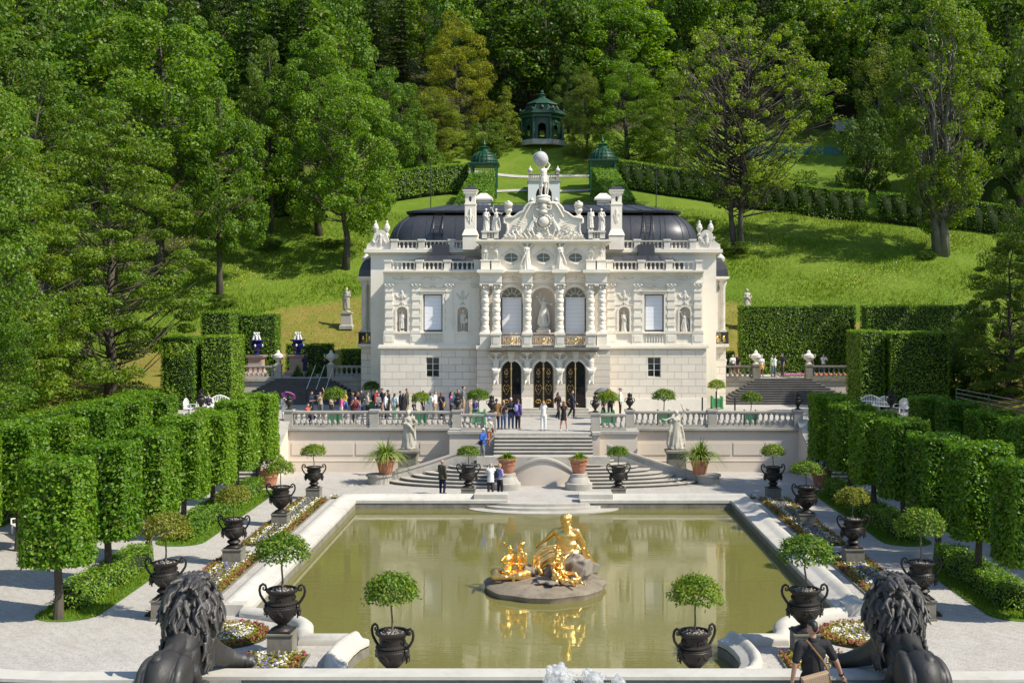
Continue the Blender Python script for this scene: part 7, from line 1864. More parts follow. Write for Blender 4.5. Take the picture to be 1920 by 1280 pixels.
# ------------------------------------------------------------------ bronze lions on their pedestals
def lion_mesh():
    mb = MB()
    mb.ell((0, -.78, .46), (.32, .46, .45), None, 48, 32); mb.ell((0, -.30, .47), (.29, .55, .37), None, 40, 24); mb.ell((.02, .30, .56), (.38, .45, .46), None, 40, 24); mb.ell((0, .05, .66), (.30, .45, .30), None, 40, 26); mb.ell((0, .28, .86), (.26, .34, .24), None, 36, 24); mb.chain([(-.05, -.95, .80), (-.02, -.6, .86), (0, -.2, .82)], [.10, .075, .09], 20)
    for s in (-1, 1): mb.ell((s*.20, -.50, .66), (.12, .22, .16), Euler((0, s*.5, 0)), 28, 18); mb.ell((s*.26, .02, .5), (.08, .4, .2), None, 28, 18); mb.ell((s*.24, -.95, .40), (.13, .2, .3), None, 28, 18)
    mb.chain([(0, -1.0, .64), (0, -.55, .76), (0, 0, .78), (0, .3, .9)], [.16, .14, .17, .18], 28)
    for s in (-1, 1):
        mb.ell((s*.27, -.74, .42), (.17, .42, .38), Euler((.3, 0, s*.12)), 40, 28); mb.cap((s*.31, -.42, .42), (s*.35, -.30, .2), .15, .12, 20); mb.chain([(s*.32, -.98, .14), (s*.42, -.6, .10), (s*.42, -.28, .10)], [.12, .095, .085], 20); mb.ell((s*.42, -.18, .08), (.11, .16, .085))
        for q in (-1, 0, 1): mb.ell((s*.42+q*.06, -.07, .07), (.035, .06, .05), None, 8, 6)
        mb.ell((s*.33, .40, .42), (.17, .26, .3), None, 14, 10)
    mb.chain([(.30, .42, .45), (.44, .60, .30), (.58, .76, .20), (.76, .86, .13), (.84, .90, .11)], [.21, .17, .145, .115, .11], 28); mb.ell((.90, .93, .10), (.16, .14, .11))
    for q in (-1, 0, 1): mb.ell((1.0, .93+q*.075, .08), (.07, .04, .06), None, 8, 6)
    mb.chain([(-.34, .45, .36), (-.30, .85, .20), (-.22, 1.2, .11)], [.17, .14, .11], 12); mb.ell((-.2, 1.3, .1), (.13, .16, .1))
    mb.cap((0, .45, .75), (.02, .62, 1.05), .30, .27, 14)
    mb.ell((.05, .74, 1.18), (.22, .27, .23), Euler((0, 0, -.3)), 16, 12); mb.ell((.14, .99, 1.08), (.13, .17, .13), Euler((0, 0, -.3))); mb.ell((.17, 1.12, 1.10), (.07, .05, .05)); mb.cap((.05, .9, 1.27), (.13, 1.08, 1.16), .07, .06)
    for s in (-1, 1): mb.ell((.02+s*.22, .66, 1.40), (.075, .05, .095), Euler((0, s*.3, 0)))
    mb.chain([(0, -1.15, .35), (.2, -1.35, .14), (.5, -1.3, .07), (.72, -1.05, .07)], [.07, .055, .05, .05]); mb.ell((.8, -.95, .08), (.09, .13, .08))
    for i, v in enumerate(mb.v):          # keep the hindquarters low behind the raised chest
        if v[1] < .35: mb.v[i] = (v[0], v[1], v[2]*(1-.17*min((.35-v[1])/.6, 1)))
    mb.ell((.0, .48, 1.0), (.415, .43, .54), None, 36, 24); mb.ell((0, .38, .74), (.40, .40, .34), None, 18, 12)
    r = random.Random(6); C = Vector((0, .5, .98)); S = Vector((.43, .44, .56))
    for i in range(300):                  # locks of the mane: wavy tapering strands flowing back and down
        a = r.uniform(0, 2*PI); v = r.uniform(-.55, 1)
        d = Vector((math.cos(a)*math.sqrt(max(1-v*v, 0)), math.sin(a)*math.sqrt(max(1-v*v, 0)), v))
        if d.y > .72 and -.2 < v < .75: continue
        p = C+Vector((d.x*S.x, d.y*S.y, d.z*S.z))*.96
        fl = Vector((d.x*.35, -.55 if d.y < .5 else .1, -1.0+.25*v)); fl = (fl-d*fl.dot(d)*.92).normalized()
        sd = d.cross(fl).normalized(); L = r.uniform(.28, .56); ph = r.uniform(0, 6.28); w = r.uniform(.036, .072); pts = []; rad = []
        for k in range(7):
            q = k/6; g = p+fl*L*q+sd*.062*math.sin(ph+q*5.2)+d*(.012*math.sin(q*PI)+.008*math.sin(ph*2+q*6)*q)
            e = (g-C); e2 = math.sqrt((e.x/S.x)**2+(e.y/S.y)**2+(e.z/S.z)**2)
            g = C+e*((.965+.03*math.sin(ph+q*3))/e2) if e2 < 1.06 and g.z > .62 else g
            pts.append(g); rad.append(w*(.75+.5*math.sin(q*PI*.8))*(1-.75*q**2.6))
        mb.tube(pts, rad, 7)
    for i in range(16): a = i*.4; p = Vector((.22*math.cos(a), .62+.2*math.sin(a), 1.46)); mb.tube([p, p+Vector((.03, -.05, .07)), p+Vector((.06*math.cos(a*3), -.13, .05))], [.05, .045, .015], 7)
    for i in range(26): a = r.uniform(-.6, .6); z0 = r.uniform(.35, .75); p = Vector((.40*r.choice((-1, 1)), .25+a*.4, z0)); mb.tube([p, p+Vector((.02, -.05, -.12)), p+Vector((-.02, -.1, -.26))], [.05, .04, .012], 6)
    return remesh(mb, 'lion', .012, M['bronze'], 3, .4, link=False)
LM = lion_mesh()
for s, w in ((-1, 'left'), (1, 'right')):
    p = MB().box(-.85, .85, -1.55, 1.3, .62, .75).box(-.78, .78, -1.48, 1.24, -1.0, .62).box(-.84, .84, -1.54, 1.29, -.5, -.3)
    o = p.build('lion_pedestal', M['granite'], None, (s*5.45, 17.05, 3.1), smooth=False); tag(o, '%s grey stone pedestal carrying a bronze lion' % w, 'pedestal')
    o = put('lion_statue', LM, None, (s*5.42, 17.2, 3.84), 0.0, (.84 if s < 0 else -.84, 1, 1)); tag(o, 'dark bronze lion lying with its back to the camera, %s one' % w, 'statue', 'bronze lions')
# ------------------------------------------------------------------ foaming fountain jets in front of the camera
def jet(px, D, yt, wpx, label, seed):
    r = random.Random(seed); mb = MB(); X, Z = gx(px, D), gz(yt, D); w = wpx/FP*D/2
    mb.cap((0, 0, -1.0), (0, 0, -.25), w*.75, w*.85); mb.cap((0, 0, -.3), (0, 0, -w*.6), w*.85, w*.55)
    for i in range(60):
        a = r.uniform(0, 6.28); q = r.uniform(0, 1); rad = w*(.95-.5*q); mb.ell((rad*math.cos(a), rad*math.sin(a), -.5+.47*q), r.uniform(.02, .05), None, 7, 5)
    for i in range(70):
        a = r.uniform(0, 6.28); mb.ell((w*1.25*math.cos(a)*r.uniform(.6, 1.1), w*math.sin(a), -.5+r.uniform(0, .42)), r.uniform(.007, .017), None, 6, 5)
    o = remesh(mb, 'fountain_jet', .009, M['foam'], 1, .4, None, (X, D, Z)); tag(o, label, 'water jet')
jet(1046, 13.2, 1246, 72, 'taller foaming water jet at the bottom of the picture', 1); jet(1112, 13.4, 1256, 62, 'lower foaming water jet right of the taller one', 2)
jet(1158, 13.3, 1264, 34, 'small foaming water jet at the right of the three', 3)
t = thing('jet_basin', 'stone fountain basin below the foaming jets', 'basin', (.35, 13.3, 3.1)); MB().lathe([(1.6, 0), (1.7, .3), (1.75, .42), (1.6, .42), (1.5, .2), (.02, .15)], (0, 0, 0), 40).build('bowl', M['granite'], t); MB().lathe([(1.56, .33), (.02, .331)], (0, 0, 0), 40).build('water', M['water'], t)
# ================================================================== people
CM = {}
def cmat(c, rough=.85):
    k = (tuple(c), rough)
    if k not in CM: CM[k] = m_plain('cloth_%d' % len(CM), c, rough, 0, .14, 14, .15)
    return CM[k]
SKIN = {'light': (.52, .31, .22), 'mid': (.40, .23, .15), 'dark': (.22, .12, .08)}
HAIR = {'black': (.012, .010, .009), 'brown': (.06, .032, .018), 'blond': (.36, .23, .10), 'grey': (.32, .31, .30), 'white': (.55, .54, .52), 'auburn': (.13, .05, .022)}
COLR = {'navy': (.012, .018, .05), 'black': (.012, .012, .014), 'white': (.72, .72, .70), 'red': (.36, .03, .03), 'maroon': (.16, .02, .03), 'orange': (.50, .085, .05), 'pink': (.55, .10, .28), 'blue': (.03, .10, .40), 'sky': (.16, .42, .55), 'pale': (.42, .55, .62), 'teal': (.05, .30, .42), 'jean': (.05, .085, .17), 'beige': (.46, .36, .26), 'olive': (.065, .06, .035), 'grey': (.16, .16, .17), 'khaki': (.30, .24, .16), 'green': (.16, .34, .16), 'yellow': (.55, .36, .08), 'brown': (.20, .11, .035), 'purple': (.10, .06, .22), 'lilac': (.30, .30, .55), 'mint': (.25, .42, .28), 'rust': (.26, .10, .05), 'dkbrown': (.05, .035, .028), 'sage': (.42, .42, .34)}
def rm_child(mb, name, vox, mat, parent): return remesh(mb, name, vox, mat, 1, .5, parent)
def person(label, x, y, z, rz, h=1.72, top='white', sl='short', bot='jean', bt='trousers', hair='brown', hs='short', pose=('down', 'down', 'stand'), fem=False, fat=1.0, skin='light', bag=None, shoe='grey', hat=None, turn=0, tilt=0, vox=.021, group=None, bend=0, fine=False, sit=0):
    mb = MB(); J = add_body(mb, h, pose[0], pose[1], pose[2], fat, fem, turn, tilt, True, bend=bend)
    sm = m_skin(skin)
    o = remesh(mb, 'person', vox*.8, sm, 1, .4, None, (x, y, z-sit), rz); tag(o, label, 'person', group)
    g = .013
    if bt == 'dress':
        mb = MB(); add_body(mb, h, pose[0], pose[1], pose[2], fat, fem, parts=('torso',)+(('sleeve',) if sl == 'short' else ('arms',) if sl == 'long' else ()), grow=g, bend=bend); robe(mb, h, bot, .60, .115, .085, 7, .10); rm_child(mb, 'dress', vox, cmat(COLR[top]), o)
    else:
        mb = MB(); add_body(mb, h, pose[0], pose[1], pose[2], fat, fem, parts=('torso',)+(('sleeve',) if sl == 'short' else ('arms',) if sl == 'long' else ()), grow=g, bend=bend)
        if sl == 'jacket': mb = MB(); add_body(mb, h, pose[0], pose[1], pose[2], fat*1.06, fem, parts=('torso', 'arms'), grow=g+.008, bend=bend); robe(mb, h, .44, .62, .112*fat, .095*fat, 5, .04)
        rm_child(mb, 'jacket' if sl == 'jacket' else 'shirt', vox*.85 if fine else vox, cmat(COLR[top]), o)
        mb = MB()
        if bt == 'skirt': robe(mb, h, .34, .60, .125, .085, 8, .08); nm = 'skirt'
        else:
            mb.ell((0, .004*h, .515*h), (.094*h*fat+g*.7, .068*h*fat+g*.7, .062*h+g*.5), None, 14, 9)
            add_body(mb, h, pose[0], pose[1], pose[2], fat, fem, parts=('legs',) if bt == 'trousers' else ('shorts',), grow=g); nm = bt
        rm_child(mb, nm, vox*.85 if fine else vox, cmat(COLR[bot]), o)
    for s in (-1, 1): mb = MB(); add_body(mb, h, pose[0], pose[1], pose[2], fat, fem, parts=('foot%d' % s,), grow=.007); rm_child(mb, 'shoe', vox*.8, cmat(COLR[shoe]), o)
    hc = J['head']; Rt = Euler((tilt, 0, turn)).to_matrix(); T = lambda a, b, c: hc+Rt @ Vector((a*h, b*h, c*h))
    if hs != 'bald':
        mb = MB(); mb.ell(T(0, .014, .022), (.047*h, .053*h, .048*h), Rt, 14, 10)
        if hs in ('long', 'tail', 'bob'): mb.ell(T(0, .03, -.012), (.046*h, .042*h, .048*h), Rt, 12, 8)
        if hs == 'long': mb.chain([T(0, .035, -.01), T(.0, .052, -.08), T(.01, .062, -.16)], [.045*h, .050*h, .030*h]); mb.chain([T(.035, .02, -.02), T(.045, .03, -.1)], [.02*h, .016*h]); mb.chain([T(-.035, .02, -.02), T(-.045, .03, -.1)], [.02*h, .016*h])
        if hs == 'tail': mb.chain([T(0, .06, .02), T(0, .085, -.03), T(0, .075, -.12)], [.018*h, .022*h, .010*h])
        if hs == 'under': mb = MB().ell(T(0, .004, .034), (.040*h, .050*h, .036*h), Rt, 16, 10).ell(T(0, .030, .014), (.032*h, .033*h, .044*h), Rt, 12, 8)
        rm_child(mb, 'hair', .008 if fine else .014, cmat(HAIR[hair], .55), o)
    if hat:
        k, c = hat; mb = MB()
        if k == 'cap': mb.ell(T(0, .006, .03), (.050*h, .058*h, .040*h), Rt, 14, 10); mb.ell(T(0, -.058, .022), (.036*h, .036*h, .006*h), Rt, 12, 6)
        else: mb.ell(T(0, .006, .032), (.050*h, .056*h, .042*h), Rt, 14, 10); mb.ell(T(0, .004, .018), (.098*h, .102*h, .008*h), Rt, 20, 6)
        rm_child(mb, 'hat', .012, cmat(COLR[c]), o)
    if bag:
        k, c = bag; mb = MB(); B = J['B']; up = J['up']
        if k == 'back':
            mb.ell(up(0, .115, .70), (.085*h, .055*h, .12*h), B, 14, 10); mb.ell(up(0, .145, .65), (.06*h, .035*h, .06*h), B, 10, 8)
            for s in (-1, 1): mb.chain([up(s*.06, .09, .80), up(s*.065, .01, .85), up(s*.065, -.075, .78), up(s*.075, .02, .66)], [.012*h]*4, 6)
            rm_child(mb, 'backpack', .016, cmat(COLR[c]), o)
        else:
            s = 1 if k == 'bagr' else -1
            mb.cbox(up(s*.125, .0, .52), (.05*h, .15*h, .11*h), 0); mb.cbox(up(s*.125, .0, .55), (.055*h, .155*h, .04*h), 0)
            b = rm_child(mb, 'shoulder_bag', .012, cmat(COLR[c]), o)
            MB().tube([up(s*.13, .0, .57), up(s*.09, -.085, .68), up(-s*.02, -.085, .79), up(-s*.065, .0, .855), up(-s*.03, .075, .78), up(s*.08, .085, .66), up(s*.13, .0, .57)], .008*h, 6).build('strap', cmat(COLR[c]), b)
    return o, J
SKM = {}
def m_skin(k):
    if k not in SKM:
        SKM[k] = m_plain('skin_'+k, SKIN[k], .5, 0, .08, 8)
    return SKM[k]
AW = PI; R90 = PI/2
Q = 'visitors queuing before the palace'
def px(x, D): return gx(x, D)
P_ = person
D0 = 72.6
q = [  # x px, depth, facing, kwargs
 (584, 73.2, 1.2, dict(label='person in navy shirt holding papers at the left end of the queue', top='navy', bot='black', hair='black', pose=('hold', 'point', 'stand'), skin='mid')),
 (601, 73.6, -.3, dict(label='person in patterned white top holding a red ball in the queue', top='beige', bot='grey', hair='auburn', hs='long', fem=True, pose=('hold', 'up', 'stand'), h=1.66)),
 (621, 72.9, 1.4, dict(label='person in beige top and black trousers behind the leftmost ball tree', top='beige', bot='black', hair='brown', pose=('hold', 'down', 'stand'))),
 (640, 71.8, 1.8, dict(label='person in pink top and white shorts next to the leftmost ball tree', top='pink', bot='white', bt='shorts', hair='brown', hs='tail', fem=True, h=1.6)),
 (647, 73.5, 1.3, dict(label='person in yellow top and blue skirt in the queue', top='yellow', bot='blue', bt='skirt', hair='brown', fem=True, skin='mid', h=1.74)),
 (661, 73.0, 1.5, dict(label='person in blue shirt and dark cap in the queue', top='navy', bot='black', bt='shorts', hair='grey', hat=('cap', 'black'), pose=('hold', 'hold', 'stand'), fat=1.15)),
 (666, 69.4, 0.2, dict(label='stout person in dark red shirt raising a camera near the balustrade', top='maroon', bot='black', hair='brown', pose=('photo', 'photo', 'stand'), fat=1.3, h=1.66)),
 (671, 73.8, 2.4, dict(label='brown-haired person behind the one in dark red', top='navy', bot='jean', hair='auburn', hs='long', fem=True, h=1.64)),
 (677, 74.2, .6, dict(label='person in black shirt and sunglasses in the queue', top='black', bot='jean', hair='black', pose=('down', 'hold', 'stand'))),
 (689, 72.6, 1.9, dict(label='person in light grey tee and black shorts with arms folded', top='sage', bot='black', bt='shorts', hair='brown', pose=('cross', 'cross', 'stand'), shoe='white')),
 (705, 74.0, 1.5, dict(label='person in red jacket with a dark backpack in the queue', top='red', sl='jacket', bot='jean', hair='black', bag=('back', 'black'), h=1.76)),
 (709, 72.3, 1.0, dict(label='person in grey waistcoat in front of the red jacket', top='grey', sl='long', bot='navy', hair='black', h=1.68, pose=('hold', 'cross', 'stand'))),
 (716, 74.3, -1.2, dict(label='tall person in dark jacket behind the grey waistcoat', top='navy', sl='jacket', bot='khaki', bt='shorts', hair='brown', h=1.84)),
 (723, 72.5, 1.6, dict(label='person in white blouse and dark trousers in the queue', top='white', sl='long', bot='navy', hair='brown', hs='long', fem=True, h=1.68, shoe='white')),
 (727, 74.4, 1.1, dict(label='person in dark cap behind the white blouse', top='black', sl='long', bot='black', hair='black', hat=('cap', 'black'))),
 (740, 72.2, AW-.4, dict(label='person in pale blue top and green trousers with a black bag', top='pale', bot='mint', hair='black', hs='tail', fem=True, h=1.66, bag=('bagl', 'black'))),
 (751, 73.8, 1.8, dict(label='person in dark top behind the long-haired one in black', top='navy', sl='long', bot='jean', hair='black', h=1.7)),
 (756, 72.2, AW+.3, dict(label='long-haired person in black jacket and short skirt in the queue', top='black', sl='jacket', bot='black', bt='skirt', hair='black', hs='long', fem=True, h=1.64, skin='mid')),
 (763, 74.3, 1.4, dict(label='tall person in olive jacket in the queue', top='olive', sl='jacket', bot='khaki', hair='brown', h=1.8)),
 (777, 72.5, 1.5, dict(label='blond person in denim beside the second ball tree', top='grey', bot='jean', hair='blond', hs='long', fem=True, h=1.66, bag=('bagl', 'black'))),
 (794, 73.4, 1.6, dict(label='dark-haired person hidden behind the second ball tree', top='black', bot='navy', hair='black', h=1.74)),
 (808, 72.6, 2.2, dict(label='person in white with a bright blue backpack in the queue', top='white', bot='white', hair='brown', hs='bob', fem=True, h=1.68, bag=('back', 'sky'))),
 (816, 74.2, 1.3, dict(label='person behind the bright blue backpack', top='white', bot='khaki', hair='auburn', h=1.65)),
 (828, 72.3, AW-.5, dict(label='person in dark flowered dress with yellow handbag', top='navy', bot=.12, bt='dress', hair='auburn', hs='long', fem=True, fat=1.1, bag=('bagl', 'yellow'))),
 (846, 72.8, 1.5, dict(label='person in pink top and dark trousers near the front of the queue', top='pink', bot='black', hair='black', hs='long', fem=True, skin='mid', pose=('hold', 'down', 'stand'))),
 (854, 72.0, 1.9, dict(label='person in blue tee with teal backpack and shorts', top='sky', bot='khaki', bt='shorts', hair='brown', bag=('back', 'teal'), h=1.74)),
 (859, 74.2, .8, dict(label='person in dark shirt behind the teal backpack', top='black', bot='grey', hair='brown', h=1.76)),
 (869, 75.0, 1.6, dict(label='tallest person of the queue, in dark grey tee', top='grey', bot='khaki', bt='shorts', hair='black', h=1.93)),
 (882, 73.2, 1.3, dict(label='person in shorts behind the ball tree left of the stairs', top='beige', bot='khaki', bt='shorts', hair='brown', shoe='white')),
 (892, 70.6, 2.6, dict(label='person with purple backpack below the ball tree left of the stairs', top='lilac', bot='jean', hair='black', h=1.5, bag=('back', 'purple'))),
]
for x, D, rz, kw in q: P_(kw.pop('label'), px(x, D), D, ZT, rz, group=Q, **kw)
P_('person in red-orange shirt crouching behind the balustrade near the queue', px(577, 69.2), 69.2, ZT, 1.2, 1.66, 'orange', 'short', 'navy', 'trousers', 'brown', 'short', ('photo', 'down', 'crouch'), sit=.38)
u, _ = P_('person in white with straw hat under a blue and pink umbrella', px(533, 71), 71, ZT, 1.0, 1.72, 'white', 'short', 'white', 'shorts', 'brown', 'short', ('hold', 'hold', 'stand'), hat=('hat', 'beige'))
def umbrella(label, x, y, z, r, mats, rz, tiltx, tilty):
    t = thing('umbrella', label, 'umbrella', (x, y, z)); t.rotation_euler = (tiltx, tilty, rz)
    mb = MB(); n = 8
    for i in range(n):
        a0, a1 = 2*PI*i/n, 2*PI*(i+1)/n; ri = [0, .4, .75, 1.0]; zi = [.30, .25, .14, 0]; vs = []
        for a in (a0, (a0+a1)/2, a1):
            for k in range(4): f = .94 if a not in (a0, a1) else 1; vs.append((r*ri[k]*math.cos(a)*f, r*ri[k]*math.sin(a)*f, zi[k]*r*1.5))
        mb.mat(0).add(vs, [(0, 1, 5, 4), (1, 2, 6, 5), (4, 5, 9, 8), (5, 6, 10, 9)]); mb.mat(1).add(vs, [(2, 3, 7, 6), (6, 7, 11, 10)])
    mb.build('canopy', mats, t, ang=60); MB().tube([(0, 0, -.75), (0, 0, .5*r)], .012, 6).tube([(0, 0, -.75), (.03, 0, -.8), (.06, 0, -.75)], .014, 6).build('shaft', M['iron'], t)
umbrella('blue and pink striped umbrella at the left end of the court', px(541, 70.6), 70.6, ZT+1.62, .48, [cmat(COLR['blue']), cmat(COLR['pink'])], .3, -.5, .35)
G2 = 'visitors at the top of the central stairs'
for x, D, rz, kw in [
 (931, 66.2, AW+.1, dict(label='person in brown and black jacket and jeans at the stair top', top='brown', sl='jacket', bot='navy', hair='brown', h=1.8)),
 (944, 66.4, .5, dict(label='blond person in black top and jeans at the stair top', top='black', bot='jean', hair='blond', hs='long', fem=True, h=1.7, pose=('photo', 'down', 'stand'))),
 (958, 66.7, .3, dict(label='white-haired person in black tee and jeans at the stair top', top='black', bot='jean', hair='white', h=1.82, pose=('hold', 'hold', 'stand'), fat=1.15)),
 (971, 66.6, AW-.6, dict(label='person in purple jacket with backpack at the stair top', top='purple', sl='jacket', bot='black', hair='brown', hs='bob', fem=True, h=1.74, bag=('back', 'lilac'))),
 (1019, 65.6, AW, dict(label='person in white jumpsuit photographing the palace', top='white', bot='white', hair='blond', hs='tail', fem=True, h=1.72, pose=('photo', 'photo', 'stand'), sl='none')),
 (1057, 65.5, AW, dict(label='long-haired person in short black dress photographing the palace', top='black', bot=.36, bt='dress', hair='auburn', hs='long', fem=True, h=1.7, pose=('photo', 'photo', 'wide'), shoe='white', sl='none')),
 (1047, 72.2, .9, dict(label='person with maroon backpack walking near the right door', top='black', bot='black', hair='black', hs='tail', fem=True, h=1.72, bag=('back', 'maroon'), pose=('down', 'hold', 'walk'))),
 (1073, 73.4, 1.4, dict(label='person in dark blue hoodie striding past the right door', top='navy', sl='jacket', bot='black', hair='black', h=1.78, pose=('walk_f', 'walk_b', 'walk'), shoe='white')),
 (1131, 73.0, 1.2, dict(label='person in black under the dark umbrella right of the doors', top='black', sl='long', bot='black', hair='black', h=1.7, pose=('down', 'hold', 'walk'))),
 (1144, 73.8, -.4, dict(label='person in dark suit right of the dark umbrella', top='black', sl='jacket', bot='black', hair='auburn', h=1.8)),
 (1163, 74.2, 1.5, dict(label='person in white shirt and grey cap right of the doors', top='white', sl='long', bot='black', hair='grey', hat=('cap', 'grey'), h=1.86)),
]: P_(kw.pop('label'), px(x, D), D, ZT, rz, group=G2, **kw)
umbrella('dark grey umbrella held right of the palace doors', px(1128, 72.6), 72.6, ZT+1.72, .55, [cmat(COLR['grey']), cmat(COLR['dkbrown'])], .2, .15, -.3)
# on the lower stairs and by the pool
P_('person in beige vest and white hat coming down the central stairs', px(917, 63.6), 63.6, 1.83, .6, 1.66, 'sage', 'long', 'rust', 'trousers', 'grey', 'short', ('hold', 'hold', 'walk'), hat=('hat', 'lilac'), bag=('bagr', 'maroon'))
P_('person in bright blue jacket and white cap coming down the curved steps', px(906, 62.2), 62.2, 1.33, .9, 1.68, 'blue', 'jacket', 'grey', 'trousers', 'grey', 'short', ('hold', 'hold', 'walk'), hat=('cap', 'white'), bag=('bagl', 'black'))
P_('bald person in olive jacket and dark jeans standing before the curved steps', px(829, 58.6), 58.6, 0, AW-.7, 1.78, 'olive', 'jacket', 'navy', 'trousers', 'grey', 'bald', ('down', 'hold', 'contra'), skin='mid', fat=1.12, shoe='black')
P_('person in white jacket and brown trousers taking a photo by the far pool rim', px(920, 57.75), 57.75, 0, AW, 1.72, 'white', 'jacket', 'dkbrown', 'trousers', 'grey', 'bob', ('photo', 'photo', 'stand'), fem=True, shoe='black')
P_('blond person in lilac tee and black trousers by the far pool rim', px(937, 57.9), 57.9, 0, 2.3, 1.68, 'lilac', 'short', 'black', 'trousers', 'blond', 'bob', ('hold', 'down', 'contra'), fem=True, bag=('back', 'navy'))
# on the side terraces
for x, D, z, rz, kw in [
 (1359, 88.2, 4.23, 1.2, dict(label='person in pale jeans half hidden by the right palace corner', top='white', bot='pale', hair='brown', hs='long', fem=True)),
 (1374, 88.6, 4.23, .3, dict(label='person in white top and black skirt near the right palace corner', top='white', bot='black', bt='skirt', hair='brown', hs='long', fem=True, bag=('bagl', 'black'))),
 (1382, 88.9, 4.23, -.5, dict(label='person in short black dress near the right palace corner', top='black', bot=.36, bt='dress', hair='auburn', hs='long', fem=True)),
 (1428, 88.2, 4.23, .2, dict(label='person in white top and yellow skirt above the right side stairs', top='white', bot='yellow', bt='skirt', hair='brown', hs='long', fem=True, h=1.66)),
 (1447, 88.5, 4.23, 1.2, dict(label='person in light green dress above the right side stairs', top='mint', bot=.2, bt='dress', hair='black', hs='long', fem=True, h=1.74)),
 (1453, 87.7, 4.23, 1.4, dict(label='black-haired person in white top and blue jeans above the right side stairs', top='white', sl='long', bot='jean', hair='black', hs='bob', fem=True, h=1.7, bag=('bagr', 'white'))),
 (1467, 87.9, 4.23, -1.3, dict(label='person in dark blue shirt and dark trousers above the right side stairs', top='navy', bot='olive', hair='brown', h=1.84, bag=('back', 'navy'))),
 (1523, 88.6, 4.23, .8, dict(label='person in dark clothes beside the right white urn', top='black', bot='black', hair='brown', h=1.45)),
 (1544, 90.8, 4.23, .1, dict(label='person in white shirt and jeans raising a camera before the large hedge', top='white', sl='long', bot='jean', hair='black', hs='long', fem=True, pose=('photo', 'photo', 'stand'), h=1.68)),
 (572, 88.5, 4.23, AW, dict(label='person in dark blue dress on the left side path', top='navy', bot=.25, bt='dress', hair='black', hs='bob', fem=True, h=1.7)),
]: P_(kw.pop('label'), px(x, D), D, z, rz, group='visitors on the side terraces', vox=.023, **kw)
P_('person in dark clothes crouching on the left side path', px(608, 91), 91, 4.23, .5, 1.7, 'black', 'long', 'black', 'trousers', 'brown', 'bob', ('hold', 'hold', 'crouch'), sit=.38)
P_('person in dark top sitting on a white arched seat', px(391, 76.6), 76.6, ZT, .6, 1.68, 'navy', 'long', 'white', 'trousers', 'auburn', 'bob', ('hold', 'hold', 'sit'), fem=True, sit=.40)
# the man walking past the parapet in the foreground
YM = 16.95
o, J = P_('person in black polo shirt walking behind the parapet with a beige bag', px(1524, YM), YM, 3.1, AW+.12, 1.79, 'black', 'short', 'navy', 'trousers', 'black', 'under', (((-.5, .02, -.85), (-.42, -.22, -.9)), ((-.30, .12, -.95), (-.12, -.12, -1)), 'walk'), skin='mid', fat=1.12, shoe='black', vox=.012, fine=True, turn=.1)
h = 1.79; up = J['up']
mb = MB()
for i in range(3): mb.lathe([(.034*h+.004*i, (.838-.004*i)*h), (.036*h+.005*i, .855*h-.006*h*i), (.031*h+.004*i, .862*h-.006*h*i)], (0, .004*h, 0), 22)
mb.build('collar', cmat(COLR['black']), o)
def m_bag():
    t = NT('beige_diamond_canvas'); co = t.coord()
    mp = t.n('Mapping'); mp.inputs['Rotation'].default_value = (0, R(45), 0); t.l(co, mp.inputs['Vector'])
    ck = t.n('TexChecker'); ck.inputs['Scale'].default_value = 46; t.l(mp.outputs[0], ck.inputs['Vector'])
    ck.inputs['Color1'].default_value = (.30, .20, .12, 1); ck.inputs['Color2'].default_value = (.44, .32, .21, 1)
    return t.done(t.bsdf(ck.outputs[0], .6))
t = put('messenger_bag', None, o, (.02, .185, .93)); t.rotation_euler = (-.12, .22, 0)
o_b = MB(); o_b.cbox((0, 0, 0), (.40, .09, .27)); o_b.cbox((0, .012, .05), (.42, .095, .17)); bb = remesh(o_b, 'flap_bag', .012, m_bag(), 3, .5, t)
MB().tube([(.20, .055, .13), (.205, .06, -.03), (.17, .062, -.035), (-.17, .062, -.035), (-.205, .06, -.03), (-.20, .055, .13)], .009, 6).build('piping', cmat(COLR['brown']), t); MB().box(-.03, .03, .05, .07, -.07, -.03).build('clasp', M['iron'], t)
MB().tube([up(-.105, .085, .60), up(-.05, .085, .70), up(.03, .075, .80), up(.062, .01, .848), up(.05, -.07, .80), up(-.03, -.085, .68), up(-.10, -.05, .57)], [.014]*7, 8).build('strap', cmat(COLR['brown']), o)
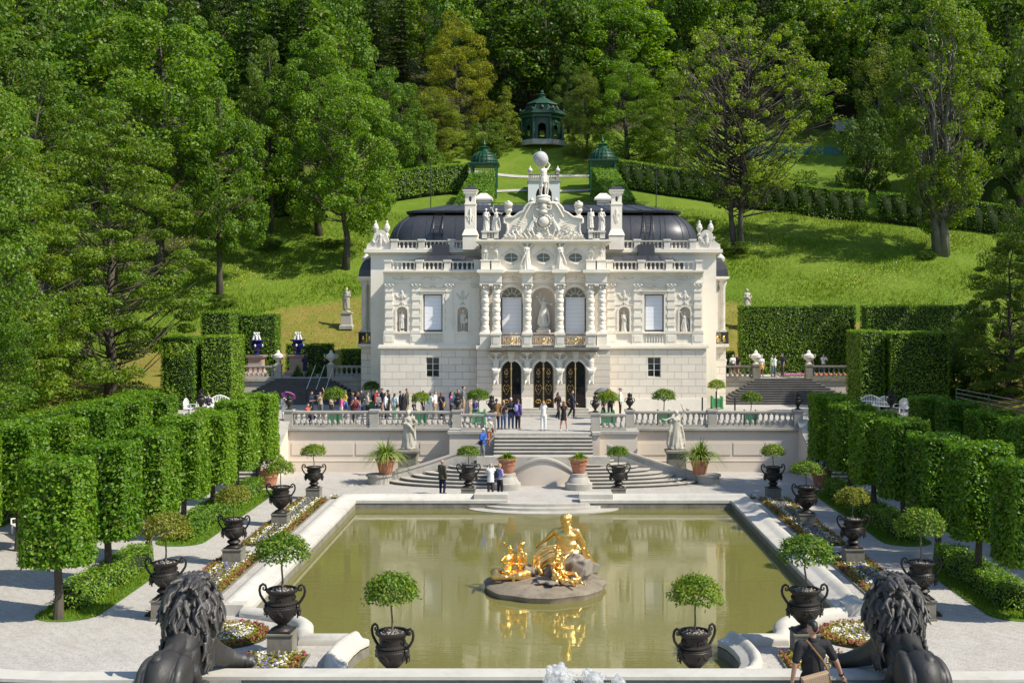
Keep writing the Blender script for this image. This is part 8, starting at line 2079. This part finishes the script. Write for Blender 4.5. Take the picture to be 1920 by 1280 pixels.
c = J['hand-1']; d = (J['hand-1']-J['elbow-1']).normalized(); Mx = Matrix.Translation(c-d*.015) @ d.to_track_quat('Z', 'Y').to_matrix().to_4x4(); w_ = MB().lathe([(.034, -.012), (.038, -.012), (.038, .012), (.034, .012)], (0, 0, 0), 18); w_.ell((0, .038, 0), (.017, .007, .017)); w_.xf(Mx); w_.build('wrist_watch', M['iron'], o)
# ================================================================== camera, sun, sky
cam = bpy.data.cameras.new('camera'); co_ = bpy.data.objects.new('camera', cam); COL.objects.link(co_)
co_.location = (0, 0, CH); co_.rotation_euler = (PI/2, 0, 0)
cam.sensor_width = 36; cam.lens = 36*FP/1920; cam.shift_x = (960-CX)/1920; cam.shift_y = (HY-640)/1920
cam.clip_start = .5; cam.clip_end = 3000; SC.camera = co_
EL, AZ = 47.0, 69.0                       # sun elevation; angle right of the line from palace to camera
w = bpy.data.worlds.new('World'); SC.world = w; w.use_nodes = True
nt = w.node_tree; nt.nodes.clear()
sk = nt.nodes.new('ShaderNodeTexSky'); sk.sky_type = 'NISHITA'; sk.sun_disc = False
sd = Vector((math.cos(R(EL))*math.sin(R(AZ)), -math.cos(R(EL))*math.cos(R(AZ)), math.sin(R(EL))))
sk.sun_elevation = R(EL); sk.sun_rotation = math.atan2(sd.x, sd.y); sk.altitude = 900
bg = nt.nodes.new('ShaderNodeBackground'); bg.inputs['Strength'].default_value = .15
ow = nt.nodes.new('ShaderNodeOutputWorld')
nt.links.new(sk.outputs[0], bg.inputs[0]); nt.links.new(bg.outputs[0], ow.inputs[0])
sl = bpy.data.lights.new('sun', 'SUN'); sl.energy = 4.6; sl.angle = R(.53); sl.color = (1, .93, .80)
so = bpy.data.objects.new('sun', sl); COL.objects.link(so)
so.rotation_euler = sd.to_track_quat('Z', 'Y').to_euler()
SC.view_settings.view_transform = 'Standard'; SC.view_settings.look = 'None'; SC.view_settings.exposure = EXPO; SC.view_settings.gamma = 1
SC.render.engine = 'CYCLES'; SC.cycles.max_bounces = 7; SC.cycles.transparent_max_bounces = 8
SC.cycles.use_adaptive_sampling = True; SC.cycles.use_denoising = True
bpy.data.scenes.remove(TMP)
